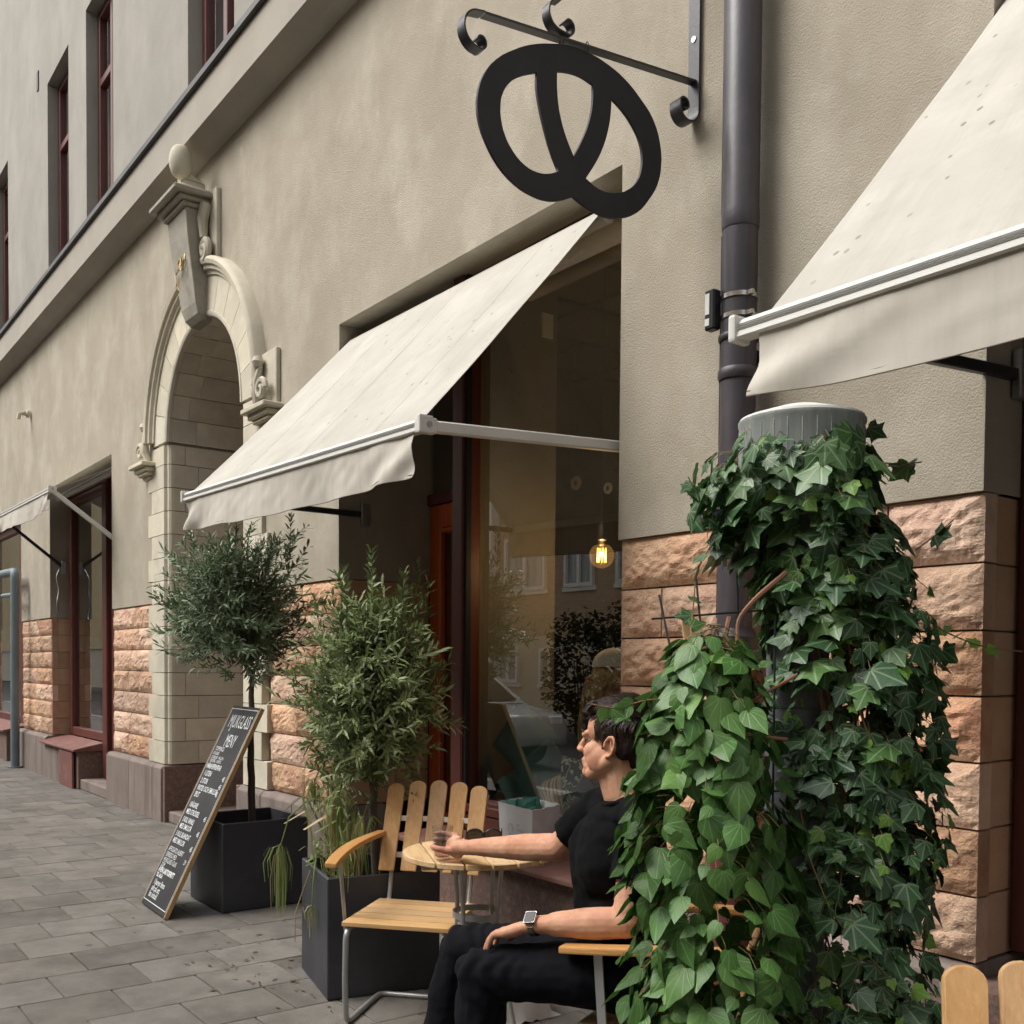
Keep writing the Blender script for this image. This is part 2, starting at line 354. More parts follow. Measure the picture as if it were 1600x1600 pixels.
# ---- upper windows
for a, b_ in UPW:
    f = MB(); w_ = .075; y0, y1 = .12, .20
    f.box(a, a+w_, y0, y1, 6.02, 8.42).box(b_-w_, b_, y0, y1, 6.02, 8.42).box(a+w_, b_-w_, y0+.002, y1, 6.02, 6.10).box(a+w_, b_-w_, y0+.002, y1, 8.34, 8.42)
    xm = (a+b_)/2
    f.box(xm-.04, xm+.04, y0+.004, y1-.004, 6.10, 8.34).box(a+w_, xm-.04, y0+.006, y1-.01, 7.62, 7.70).box(xm+.04, b_-w_, y0+.006, y1-.01, 7.62, 7.70)
    fo = f.build('window', 'redwood', B, bevel=.006)
    sheet(a+w_, b_-w_, .165, 6.10, 8.34).build('pane', 'glass', fo, fix=False)
    MB().box(a+.03, b_-.03, .6, .62, 6.0, 8.5).build('curtain', 'interior', fo)
    MB().ext([(-.03, 5.985), (.12, 6.005), (.12, 6.018), (-.03, 5.999)], a+.003, b_-.003).build('sill', 'flashing', fo)

# ---- rock-faced sandstone and dressed reveals
def rock(x0, x1, z0, z1, seed, nx, nzc, proud, y_m=0.02, yb=0.09, margin=0.022):
    g = 0.0035; x0 += g; x1 -= g; z0 += g; z1 -= g
    b = MB(); k = 0; W, H = x1-x0, z1-z0
    xsx = [0, margin] + [margin+(W-2*margin)*i/(nx-2) for i in range(1, nx-2)] + [W-margin, W]
    zsz = [0, margin] + [margin+(H-2*margin)*i/(nzc-2) for i in range(1, nzc-2)] + [H-margin, H]
    n1, n2 = len(xsx), len(zsz)
    P = []
    for j, zz in enumerate(zsz):
        for i, xx in enumerate(xsx):
            e = min(min(xx, W-xx)/0.05, min(zz, H-zz)/0.045, 1.0) if 0 < i < n1-1 and 0 < j < n2-1 else 0
            s1 = noise.noise(Vector((xx*5+seed*3.1, zz*8, seed*1.7)))
            v = noise.voronoi(Vector((xx*11+seed, zz*15, seed*2.3)))[0]
            s2 = (v[1]-v[0])
            s3 = noise.noise(Vector((xx*26+seed, zz*34, seed)))
            d = (0.55+0.55*s1+0.55*s2+0.28*s3)*proud*max(e, 0)**0.7
            jx = 0 if i in (0, n1-1) else .006*noise.noise(Vector((xx*30, zz*30, seed+9)))
            P.append((x0+xx+jx, y_m-d, z0+zz))
    F = [(j*n1+i, j*n1+i+1, (j+1)*n1+i+1, (j+1)*n1+i) for j in range(n2-1) for i in range(n1-1)]
    b.add(P, F)
    # sides back to the bed
    for (ia, ib) in (((0, 0), (n1-1, 0)), ((n1-1, 0), (n1-1, n2-1)), ((n1-1, n2-1), (0, n2-1)), ((0, n2-1), (0, 0))):
        a = P[ia[1]*n1+ia[0]]; c = P[ib[1]*n1+ib[0]]
        b.quad(a, (a[0], yb, a[2]), (c[0], yb, c[2]), c)
    return b
seedc = [1.0]
def pier(x0, x1, nearq, depth_r=None, depth_l=None, cuts=None):
    random.seed(int(abs(x0*100)))
    base = MB().box(x0+.03, x1-.03, .06, .5, .51, 1.95).build('stone_bed', 'mortar', B)
    nx, nzc, pr = (38, 20, .034) if nearq else (16, 10, .030)
    for c in range(7):
        z0, z1 = COURSE[c], COURSE[c+1]
        xs = [x0]; 
        if cuts: xs = [x0] + cuts[c % len(cuts)] + [x1]
        else:
            x = x0
            while True:
                x += random.uniform(.42, .85)
                if x > x1-.28: break
                xs.append(x)
            xs.append(x1)
        for a, b2 in zip(xs[:-1], xs[1:]):
            seedc[0] += 1.37
            rock(a, b2, z0, z1, seedc[0], max(8, int(nx*(b2-a)/.6)), nzc, pr*random.uniform(.75, 1.15)).build('sandstone_block', 'sandstone', base, smooth=False, fix=False)
        if depth_r:
            MB().box(x1-.10, x1-.012, .0255, depth_r, z0+.002, z1-.002).build('dressed_block', 'dressed', base, bevel=.004)
        if depth_l:
            MB().box(x0+.012, x0+.10, .0255, depth_l, z0+.002, z1-.002).build('dressed_block', 'dressed', base, bevel=.004)
    return base
pier(-15.2, -13.55, False, .60, .3)
pier(-10.875, -9.52, False, None, .6)
pier(-6.95, -5.86, False, .68, None)
pier(-3.265, -1.645, True, .28, .5, cuts=[[-2.72, -2.05], [-3.02, -2.43], [-2.62, -1.98], [-2.86, -2.3]])
pier(-26.0, -19.2, False)
# ---- granite plinth slabs
def plinth(x0, x1, cuts=(), y0=-.07, z1=.505, mat='granite'):
    xs = [x0, *cuts, x1]
    for a, b2 in zip(xs[:-1], xs[1:]):
        MB().ext([(y0, -.05), (y0, z1-.03), (y0+.03, z1), (.35, z1), (.35, -.05)], a+.003, b2-.003).build('plinth_slab', mat, B, bevel=.006)
plinth(-26, -19.2, (-24, -21.5)); plinth(-15.2, -13.55, (-14.5, -14.0)); plinth(-10.86, -9.13, (-10.1, -9.38)); plinth(-7.37, -5.86, (-6.93, -6.4)); plinth(-3.265, -1.645, (-2.7,)); plinth(1.6, 6)
MB().box(-9.125, -9.075, -.055, .9, -.05, .50).build('plinth_slab', 'granite_red', B, bevel=.004)
MB().box(-7.42, -7.372, -.055, .9, -.05, .50).build('plinth_slab', 'granite_red', B, bevel=.004)

# ---- limestone portal
def portal():
    bed = MB().box(-9.50, -9.13, .03, .85, .51, ARCH_Z).box(-7.36, -6.98, .03, .85, .51, ARCH_Z).build('portal', 'mortar', B)
    zs = [.51 + i*.2045 for i in range(15)]; zs[-1] = ARCH_Z - .02
    rr = random.Random(3)
    for i in range(14):
        z0, z1 = zs[i]+.003, zs[i+1]-.003
        wq = .40 if i % 2 else .50; dq = .14 if i % 2 else .26
        for sx in (-1, 1):
            xi = ARCH_C + sx*ARCH_R
            # corner stone with a rounded bead on its inner arris
            poly = []
            xo = xi + sx*wq
            bead = [(xi, .045), (xi+sx*.004, .018), (xi+sx*.018, .000), (xi+sx*.045, -.004), (xi+sx*.052, -.018)]
            poly = [(xo, .10), (xo, -.03), (xi+sx*.060, -.03)] + bead[::-1] + [(xi, dq-.002), (xi+sx*.05, dq-.002), (xi+sx*.05, .10)]
            MB().prism(poly, lambda u, v, d: (u, v, d), z0, z1).build('limestone_block', 'limestone', bed)
            MB().box(min(xi+sx*.002, xi+sx*.05), max(xi+sx*.002, xi+sx*.05), dq+.003, .85, z0, z1).build('limestone_block', 'limestone', bed)
    # voussoirs
    N = 13
    for i in range(N):
        a0 = math.pi*i/N + .003; a1 = math.pi*(i+1)/N - .003
        seg = 4; ro = 1.20
        pts = [(ARCH_R, a0+(a1-a0)*k/seg) for k in range(seg+1)] + [(ro, a1-(a1-a0)*k/seg) for k in range(seg+1)]
        poly = [(ARCH_C+r_*math.cos(t), ARCH_Z+r_*math.sin(t)) for r_, t in pts]
        ri = ARCH_R
        MB().prism(poly, lambda u, v, d: (u, d, v), -.03, .02).build('limestone_block', 'limestone', bed)
        for (d0, d1, rin) in ((.0215, .16 if i % 2 else .24, ARCH_R-.0), ((.163 if i % 2 else .243), .85, ARCH_R+.004)):
            pts = [(rin, a0+(a1-a0)*k/seg) for k in range(seg+1)] + [(ARCH_R+.06, a1-(a1-a0)*k/seg) for k in range(seg+1)]
            poly = [(ARCH_C+r_*math.cos(t), ARCH_Z+r_*math.sin(t)) for r_, t in pts]
            MB().prism(poly, lambda u, v, d: (u, d, v), d0, d1).build('limestone_block', 'limestone', bed)
    # inner bead and outer hood mould following the arch
    def sweep(prof, a0, a1, n, name, mat):
        b = MB(); m = len(prof)
        for i in range(n+1):
            t = a0+(a1-a0)*i/n
            for r_, y in prof: b.v.append((ARCH_C+r_*math.cos(t), y, ARCH_Z+r_*math.sin(t)))
        for i in range(n):
            for j in range(m): b.f.append((i*m+j, i*m+(j+1) % m, (i+1)*m+(j+1) % m, (i+1)*m+j))
        b.f.append(tuple(range(m))); b.f.append(tuple(n*m+j for j in range(m)))
        return b.build(name, mat, bed, smooth=True)
    hood = [(1.15, .01), (1.15, -.045), (1.175, -.05), (1.185, -.075), (1.215, -.08), (1.22, -.10), (1.25, -.11), (1.27, -.10), (1.28, -.08), (1.28, .01)]
    sweep(hood, .03, math.pi/2-.17, 26, 'hood_mould', 'limestone'); sweep(hood, math.pi/2+.17, math.pi-.03, 26, 'hood_mould', 'limestone')
    bead = [(ARCH_R-.012, -.004), (ARCH_R-.004, -.028), (ARCH_R+.014, -.038), (ARCH_R+.032, -.036), (ARCH_R+.04, -.02), (ARCH_R+.02, .015)]
    sweep(bead, 0, math.pi, 48, 'bead_mould', 'limestone')
    # corbels with scrolls
    for sx in (-1, 1):
        cx = ARCH_C + sx*1.345
        c = MB()
        for z0, z1, hw, y in ((3.09, 3.12, .10, -.05), (3.12, 3.15, .14, -.085), (3.15, 3.19, .17, -.11), (3.19, 3.23, .205, -.15)):
            c.box(cx-hw, cx+hw, y, .0, z0, z1-.001)
        c.build('corbel', 'limestone', bed, bevel=.008)
        p = MB().box(cx-.12, cx+.16 if sx > 0 else cx+.12, -.035, .0, 3.235, 3.62).build('ornament_panel', 'limestone', bed, bevel=.006)
        s_ = MB()
        sp = []
        for i in range(30):
            t = i/29*2.6*math.pi; r_ = .075*(1-.03*i)+.004
            sp.append((cx+sx*(.03)+r_*math.cos(t)*sx, -.09, 3.34+r_*math.sin(t)))
        s_.tube(sp, .022, 6)
        s_.tube([(cx-sx*.10, -.06, 3.24), (cx-sx*.07, -.08, 3.32), (cx-sx*.08, -.08, 3.42), (cx-sx*.04, -.07, 3.50), (cx-sx*.06, -.05, 3.58)], [.03, .04, .03, .022, .01], 8)
        s_.lathe([(.002, -.045), (.03, -.035), (.045, 0), (.03, .035), (.002, .045)], 12, (cx-sx*.05, -.08, 3.55))
        s_.build('scroll_ornament', 'limestone', bed, smooth=True)
    # keystone: tapering, projecting, under a moulded cap with pedestal, obelisk and egg finial
    k = MB()
    prof = [(4.98, .21, -.22), (4.80, .205, -.205), (4.60, .19, -.175), (4.42, .175, -.145), (4.28, .165, -.125), (4.20, .15, -.10), (4.155, .13, -.06), (4.15, .12, -.02)]
    for z, hw, y in prof: k.v += [(ARCH_C-hw, y, z), (ARCH_C+hw, y, z), (ARCH_C+hw, .02, z), (ARCH_C-hw, .02, z)]
    for i in range(len(prof)-1):
        for j in range(4): k.f.append((i*4+j, i*4+(j+1) % 4, i*4+4+(j+1) % 4, i*4+4+j))
    k.f += [(0, 1, 2, 3), tuple(len(prof)*4-4+j for j in range(4))]
    key = k.build('keystone', 'darkstone', bed, bevel=.008)
    cp = MB()
    for z0, z1, hw, y in ((4.98, 5.02, .235, -.25), (5.02, 5.055, .27, -.29), (5.055, 5.10, .315, -.34)): cp.box(ARCH_C-hw, ARCH_C+hw, y, .0, z0, z1-.001)
    cp.build('keystone_cap', 'darkstone', key, bevel=.010)
    fc = ARCH_C+.10
    fn = MB().box(fc-.20, fc+.16, -.28, -.01, 5.101, 5.13).box(fc-.085, fc+.085, -.22, -.05, 5.13, 5.20)
    fn.add([(fc-.085, -.22, 5.20), (fc+.085, -.22, 5.20), (fc+.085, -.05, 5.20), (fc-.085, -.05, 5.20), (fc+.02, -.25, 5.28), (fc+.07, -.25, 5.28), (fc+.07, -.20, 5.28), (fc+.02, -.20, 5.28)],
           [(0, 1, 5, 4), (1, 2, 6, 5), (2, 3, 7, 6), (3, 0, 4, 7), (4, 5, 6, 7)])
    fn.build('obelisk', 'limestone', key, bevel=.006)
    egg = [(.002, -.13)] + [(.088*math.sin(math.pi*i/14)**.8, -.13*math.cos(math.pi*i/14)) for i in range(1, 14)] + [(.002, .13)]
    MB().lathe(egg, 20, (ARCH_C+.16, -.24, 5.33)).build('finial', 'limestone', key, smooth=True)
    # gilt monogram on the keystone
    g = MB(); yk = -.186
    def st(p): g.tube([(ARCH_C+u*.001, yk+(4.62-v*.001-4.62)*-.13 - .003, 4.60+v*.001) for u, v in p], .0050, 5)
    st([(-70, 20), (-50, 45), (-20, 48), (0, 30), (-10, -30), (-40, -50), (-70, -40)])
    st([(50+45*math.cos(t*.42), 10+70*math.sin(t*.42)) for t in range(16)])
    st([(-80, -60), (-20, -20), (60, -10), (95, 30)])
    st([(-30, -170), (10, -110), (20, -190)]); st([(-20, -150), (30, -150)]); st([(20, -190), (50, -230), (20, -260)])
    g.build('gilt_monogram', 'gold', key, smooth=True)
    # volutes beside the keystone
    for sx in (-1, 1):
        pl = MB().box(min(ARCH_C+sx*.205, ARCH_C+sx*.39), max(ARCH_C+sx*.205, ARCH_C+sx*.39), -.04, 0, 4.55, 5.12).build('volute_panel', 'limestone', bed, bevel=.006)
        v = MB(); sp = []
        for i in range(34):
            t = -math.pi/2 + i/33*3.3*math.pi; r_ = .085*(1-i/38)
            sp.append((ARCH_C+sx*(.28+r_*math.cos(t)), -.09, 4.66+r_*math.sin(t)))
        v.tube([(ARCH_C+sx*.26, -.07, 5.02), (ARCH_C+sx*.21+sx*.02, -.09, 4.9), (ARCH_C+sx*.25, -.09, 4.75)], [.05, .045, .03], 8)
        v.tube(sp, .028, 7).build('volute', 'limestone', pl, smooth=True)
    # door leaf deep in the arch
    d = MB().box(-9.12, -7.37, .80, .86, 0, 4.1).build('portal_door', 'redwood', B)
    for x in (-9.0, -8.2):
        for z in (.2, 1.5): MB().box(x, x+.62, .775, .80, z, z+1.1).build('door_panel', 'redwood', d, bevel=.02)
    MB().box(-9.3, -7.2, -.02, .85, 0.0, .10).build('portal_step', 'granite', B, bevel=.01)
portal()

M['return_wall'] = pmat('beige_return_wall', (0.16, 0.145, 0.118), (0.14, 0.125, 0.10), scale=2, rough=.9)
# ---- shop fronts
def frame_window(x0, x1, z0, z1, y, name='shop_window', w_=.09, d_=.10, mat='redwood', muntin=(), label=None):
    f = MB().box(x0, x0+w_, y, y+d_, z0, z1).box(x1-w_, x1, y, y+d_, z0, z1).box(x0+w_, x1-w_, y+.002, y+d_-.002, z0, z0+w_).box(x0+w_, x1-w_, y+.002, y+d_-.002, z1-w_, z1)
    fo = f.build(name, mat, B, bevel=.007, label=label)
    sheet(x0+w_-.01, x1-w_+.01, y+.045, z0+w_-.01, z1-w_+.01).build('pane', 'glass', fo, fix=False)
    return fo
def room(x0, x1, y0, y1, z0, z1, wall, name='interior_wall'):
    MB().quad((x0, y1, z0), (x1, y1, z0), (x1, y1, z1), (x0, y1, z1)).quad((x0, y0, z0), (x0, y1, z0), (x0, y1, z1), (x0, y0, z1)).quad((x1, y0, z0), (x1, y1, z0), (x1, y1, z1), (x1, y0, z1)).build(name, wall, B, fix=False)
    MB().quad((x0, y0, z0), (x1, y0, z0), (x1, y1, z0), (x0, y1, z0)).build('interior_floor', 'innerfloor', B, fix=False)
    MB().quad((x0, y0, z1), (x1, y0, z1), (x1, y1, z1), (x0, y1, z1)).build('interior_ceiling', 'ceiling', B, fix=False)
# main shop (door left, big window right)
YW = .20
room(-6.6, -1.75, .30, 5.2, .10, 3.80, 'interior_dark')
# suspended ceiling grid
for i in range(8): MB().box(-6.6, -1.75, .9+i*.55, .925+i*.55, 3.775, 3.797).build('ceiling_rail', 'darkpaint', B)
for i in range(8): MB().box(-6.4+i*.6, -6.375+i*.6, .55, 5.2, 3.770, 3.794).build('ceiling_rail', 'darkpaint', B)
MB().box(-4.802, -4.79, .78, .86, 3.36, 3.50).build('thermostat', 'white', B)
sw = frame_window(-4.80, -3.265, .60, 3.60, YW, w_=.075)
MB().box(-4.803, -4.697, YW-.045, YW-.002, .50, 3.60).build('door_post', 'redwood', B, bevel=.008)
MB().box(-4.88, -4.803, YW+.11, .90, .11, 3.79).build('vestibule_wall', 'return_wall', B)
MB().box(-4.694, -4.672, YW-.030, YW-.001, .6, 3.6).build('gasket', 'darkpaint', B)
MB().box(-4.672, -3.27, YW-.03, YW-.002, .605, .655).build('window_ledge', 'redwood', sw, bevel=.006)
MB().box(-4.692, -3.27, YW-.02, YW+.06, .50, .598).build('window_apron', 'redwood', sw, bevel=.004)
def shopdoor(x0, x1, y, z0, z1):
    d = MB().box(x0, x0+.13, y, y+.06, z0, z1).box(x1-.13, x1, y, y+.06, z0, z1).box(x0+.13, x1-.13, y+.002, y+.058, z1-.16, z1).box(x0+.13, x1-.13, y+.002, y+.058, z0, z0+.30)
    do = d.build('shop_door', 'doorwood', B, bevel=.008)
    b = MB()
    for a, c in ((x0+.125, x0+.155), (x1-.155, x1-.125)): b.box(a, c, y-.012, y+.03, z0+.3, z1-.16)
    b.box(x0+.155, x1-.155, y-.012, y+.03, z1-.19, z1-.16).box(x0+.155, x1-.155, y-.012, y+.03, z0+.3, z0+.33)
    b.build('glazing_bead', 'doorwood', do, bevel=.006)
    sheet(x0+.12, x1-.12, y+.032, z0+.28, z1-.15).build('pane', 'glass', do, fix=False)
    h = MB().tube([(x1-.06, y, 1.05), (x1-.06, y-.06, 1.05), (x1-.18, y-.065, 1.05)], .010, 8); h.build('handle', 'steel', do, smooth=True)
shopdoor(-5.83, -4.88, .655, .12, 2.47)
MB().box(-5.86, -4.88, .65, .72, 2.475, 2.55).build('transom', 'redwood', B, bevel=.006)
MB().box(-5.86, -4.88, .65, .72, 3.47, 3.55).build('transom', 'redwood', B, bevel=.006)
sheet(-5.86, -4.88, .68, 2.54, 3.48).build('transom_pane', 'glass', B, fix=False)
MB().box(-5.86, -4.88, -.03, .66, 0, .115).build('door_step', 'granite', B, bevel=.01)
MB().box(-4.88, -3.27, -.09, .22, 0, .46).build('sill_base', 'granite_red', B, bevel=.006)
MB().ext([(-.15, .455), (-.15, .475), (-.145, .485), (.18, .505), (.18, .455)], -4.90, -3.268).build('sill_cap', 'redcap', B, bevel=.004)
# neighbouring window left of the portal
room(-15.0, -10.0, .8, 4.5, .10, 3.7, 'interior')
frame_window(-13.45, -11.90, .52, 3.42, .20, w_=.10)
MB().box(-13.546, -10.88, .19, .30, 3.425, 3.54).build('window_head', 'redwood', B, bevel=.006)
MB().box(-11.895, -11.72, .17, .30, .1, 3.42).build('door_post', 'redwood', B, bevel=.01)
nd = MB().box(-11.715, -10.89, .22, .28, .12, 3.42).build('plain_door', 'redwood', B, bevel=.01)
for z in (.35, 1.45): MB().box(-11.6, -11.0, .20, .22, z, z+.9).build('door_panel', 'redwood', nd, bevel=.015)
MB().box(-13.52, -11.97, -.07, .22, 0, .42).build('sill_base', 'granite_red', B, bevel=.006)
MB().box(-13.55, -12.70, -.075, -.062, 0.0, .43).build('sill_front', 'granite', B)
MB().ext([(-.13, .42), (-.13, .445), (.20, .515), (.20, .42)], -13.56, -11.93).build('sill_cap', 'redcap', B, bevel=.004)
ap = MB().box(-12.64, -12.06, -.115, -.090, 0.0, .405); ap.build('access_panel', 'redcap', B, bevel=.004)
MB().box(-11.965, -10.88, -.05, .23, 0, .115).build('door_step', 'granite', B, bevel=.01)
# far left window
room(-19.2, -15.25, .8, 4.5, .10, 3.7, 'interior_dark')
frame_window(-19.1, -16.25, .52, 3.42, .20, w_=.10)
MB().box(-16.25, -15.21, .19, .30, .1, 3.54).build('door_post', 'redwood', B, bevel=.01)
MB().box(-19.2, -15.9, -.07, .22, 0, .42).build('sill_base', 'granite_red', B)
MB().ext([(-.13, .42), (-.13, .445), (.20, .515), (.20, .42)], -19.2, -15.85).build('sill_cap', 'redcap', B, bevel=.004)
# opening at the right edge
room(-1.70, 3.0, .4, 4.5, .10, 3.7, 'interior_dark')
frame_window(-1.645, 1.6, .52, 3.54, .215, w_=.11)
MB().box(-1.64, 1.6, -.07, .24, 0, .46).build('sill_base', 'granite_red', B)
# ================================================================== awnings
def canvas_mat():
    m = pmat('awning_canvas', (0.52, 0.495, 0.44), (0.45, 0.43, 0.38), scale=3, rough=0.9, bump=0.12, bscale=8, c3=(0.57, 0.55, 0.50), scale3=2.5, spec=0.15)
    t = m.node_tree; L = t.links; b = t.nodes['Principled BSDF']; src = b.inputs['Base Color'].links[0].from_socket
    tc = _n(t, 'ShaderNodeTexCoord'); mp = _n(t, 'ShaderNodeMapping'); mp.inputs['Scale'].default_value = (1, 1, .7); L.new(tc.outputs['Object'], mp.inputs['Vector'])
    vo = _n(t, 'ShaderNodeTexVoronoi', Scale=13.0); L.new(mp.outputs[0], vo.inputs['Vector'])
    n2 = _n(t, 'ShaderNodeTexNoise', Scale=40.0, Detail=3.0); L.new(mp.outputs[0], n2.inputs['Vector'])
    ad = _n(t, 'ShaderNodeMath', operation='MULTIPLY_ADD'); L.new(n2.outputs['Fac'], ad.inputs[0]); ad.inputs[1].default_value = .16; L.new(vo.outputs['Distance'], ad.inputs[2])
    rp = _n(t, 'ShaderNodeValToRGB'); rp.color_ramp.elements[0].position = .17; rp.color_ramp.elements[1].position = .20
    rp.color_ramp.elements[0].color = (.8, .8, .8, 1); rp.color_ramp.elements[1].color = (0, 0, 0, 1); L.new(ad.outputs[0], rp.inputs['Fac'])
    n3 = _n(t, 'ShaderNodeTexNoise', Scale=1.1, Detail=3.0); L.new(mp.outputs[0], n3.inputs['Vector'])
    r3 = _n(t, 'ShaderNodeValToRGB'); r3.color_ramp.elements[0].position = .47; r3.color_ramp.elements[1].position = .62; L.new(n3.outputs['Fac'], r3.inputs['Fac'])
    mu = _n(t, 'ShaderNodeMath', operation='MULTIPLY'); L.new(rp.outputs['Color'], mu.inputs[0]); L.new(r3.outputs['Color'], mu.inputs[1])
    mx = _n(t, 'ShaderNodeMix', data_type='RGBA'); L.new(mu.outputs[0], mx.inputs['Factor']); L.new(src, mx.inputs[6]); mx.inputs[7].default_value = (.20, .19, .16, 1)
    m4 = _n(t, 'ShaderNodeMapping'); m4.inputs['Scale'].default_value = (6, .55, .55); L.new(tc.outputs['Object'], m4.inputs['Vector'])
    n4 = _n(t, 'ShaderNodeTexNoise', Scale=1.6, Detail=7.0, Roughness=.7); L.new(m4.outputs[0], n4.inputs['Vector'])
    r4 = _n(t, 'ShaderNodeValToRGB'); r4.color_ramp.elements[0].position = .50; r4.color_ramp.elements[1].position = .80; r4.color_ramp.elements[1].color = (.34, .34, .34, 1); L.new(n4.outputs['Fac'], r4.inputs['Fac'])
    m5 = _n(t, 'ShaderNodeMix', data_type='RGBA'); L.new(r4.outputs['Color'], m5.inputs['Factor']); L.new(mx.outputs[2], m5.inputs[6]); m5.inputs[7].default_value = (.30, .30, .26, 1); mx = m5
    L.new(mx.outputs[2], b.inputs['Base Color'])
    tl = _n(t, 'ShaderNodeBsdfTranslucent'); L.new(mx.outputs[2], tl.inputs[0]); ms = _n(t, 'ShaderNodeMixShader'); ms.inputs[0].default_value = .14
    o = t.nodes['Material Output']; L.new(b.outputs[0], ms.inputs[1]); L.new(tl.outputs[0], ms.inputs[2]); L.new(ms.outputs[0], o.inputs[0])
    return m
M['canvas'] = canvas_mat()
M['canvas_plain'] = pmat('awning_valance_canvas', (0.52, 0.49, 0.43), (0.48, 0.45, 0.395), scale=2.5, rough=.92, bump=.06, bscale=220, c3=(0.43, 0.405, 0.35), scale3=3, streak=(5, 5, .6), spec=.12)
M['canvas_seam'] = pmat('canvas_stitching', (0.58, 0.54, 0.46), rough=.9)
M['groove_grey'] = pmat('shaded_groove', (0.20, 0.20, 0.19), rough=.7)
M['hem'] = pmat('brown_hem_binding', (0.12, 0.085, 0.065), rough=0.85)
def awning(label, w0, w1, b0, b1, seed, drop=.17, arms=True, pv=None, inset=(.015, .045)):
    """w0,w1: wall corners; b0,b1: ends of the front bar (world xyz), left then right"""
    w0, w1, b0, b1 = map(Vector, (w0, w1, b0, b1))
    root = thing('awning', label, 'awning', ((w0.x+w1.x)/2, 0, w0.z), group='canvas awnings over the shop windows')
    nx, ny = 60, 26
    dd = (b1-b0).normalized(); c0 = b0+dd*inset[0]; c1 = b1-dd*inset[1]
    top = MB(); th = .003
    def pt(u, v):
        p = (w0*(1-u)+w1*u)*(1-v) + (c0*(1-u)+c1*u)*v
        sag = -.012*math.sin(math.pi*v) + .0045*noise.noise(Vector((u*6+seed, v*3, seed)))*math.sin(math.pi*v)**.5
        sag += .004*noise.noise(Vector((u*22+v*3, v*2, seed+4)))*math.sin(math.pi*v)
        return p + Vector((0, 0, sag+.012))
    for side in (0, 1):
        k = len(top.v)
        for j in range(ny+1):
            for i in range(nx+1): top.v.append(tuple(pt(i/nx, j/ny) - Vector((0, 0, th*side))))
        for j in range(ny):
            for i in range(nx):
                q = (k+j*(nx+1)+i, k+j*(nx+1)+i+1, k+(j+1)*(nx+1)+i+1, k+(j+1)*(nx+1)+i)
                top.f.append(q if side == 0 else q[::-1])
    can = top.build('canopy', 'canvas', root, smooth='all', fix=False)
    # stitched seams on the canopy
    for u in (.28, .56, .84):
        s = MB().tube([pt(u, v/20)+Vector((0, 0, .0002)) for v in range(21)], .0014, 4); s.build('seam', 'canvas_seam', can)
    # front bar: profiled extrusion with end caps
    d = (b1-b0).normalized()
    bar = MB(); pf = [(-.026, -.022), (-.020, .020), (.0, .034), (.022, .024), (.022, -.022)]
    def fr(p, y, z): return p + Vector((0, y, z))
    k = len(bar.v)
    for p in (b0-d*.01, b1+d*.01):
        for y, z in pf: bar.v.append(tuple(fr(p, y, z)))
    n = len(pf)
    for j in range(n): bar.f.append((k+j, k+(j+1) % n, k+n+(j+1) % n, k+n+j))
    bar.f += [tuple(range(k, k+n))[::-1], tuple(range(k+n, k+2*n))]
    fb = bar.build('front_bar', 'whitebar', root, bevel=.004)
    for dz in (.004, .010, .016):
        MB().tube([fr(b0, -.0255+.13*(dz-.0)*.9, dz-.004), fr(b1, -.0255+.13*(dz-.0)*.9, dz-.004)], .0013, 4).build('groove', 'groove_grey', fb)  # raised grey line, coloured as the shade of a groove
    for p in (b0-d*.014, b1+d*.014): MB().box(p.x-.012, p.x+.012, p.y-.034, p.y+.03, p.z-.03, p.z+.04).build('end_cap', 'whitebar', fb, bevel=.008, seg=2)
    # valance with folds
    va = MB(); NX, NY = 110, 12
    for side in (0, 1):
        k = len(va.v)
        for j in range(NY+1):
            v = j/NY
            for i in range(NX+1):
                u = i/NX; p = c0*(1-u)+c1*u
                e = min(u, 1-u)
                fold = v*(.016*math.sin(u*9+seed)+.017*math.sin(u*34+seed*2+1.5*noise.noise(Vector((u*6, 0, seed))))*(.5+.5*noise.noise(Vector((u*5+3, seed, 0)))))
                fold += .026*math.exp(-(u/.08)**2)*math.sin(40*u+5*v)*(.2+.8*v) + .016*math.exp(-((1-u)/.14)**2)*math.sin(46*(1-u)-6*v)*(.3+.7*v)
                fold += .0065*noise.noise(Vector((u*46+v*3, v*2.2-u*6, seed)))*math.sin(math.pi*min(1, v*1.1))
                hem = drop*(1+.10*math.sin(math.pi*u)+.07*noise.noise(Vector((u*4, seed, 0)))) 
                va.v.append((p.x, p.y-.012+fold-.002*side, p.z-.022-hem*v))
        for j in range(NY):
            for i in range(NX):
                q = (k+j*(NX+1)+i, k+j*(NX+1)+i+1, k+(j+1)*(NX+1)+i+1, k+(j+1)*(NX+1)+i)
                va.f.append(q[::-1] if side == 0 else q)
    vo = va.build('valance', 'canvas_plain', root, smooth='all', fix=False)
    for dz, mt in ((0.0, 'hem'), (.012, 'hem')):
        MB().tube([(va.v[NY*(NX+1)+i][0], va.v[NY*(NX+1)+i][1], va.v[NY*(NX+1)+i][2]+dz) for i in range(NX+1)], .0026 if dz == 0 else .0012, 4).build('hem', mt, vo)
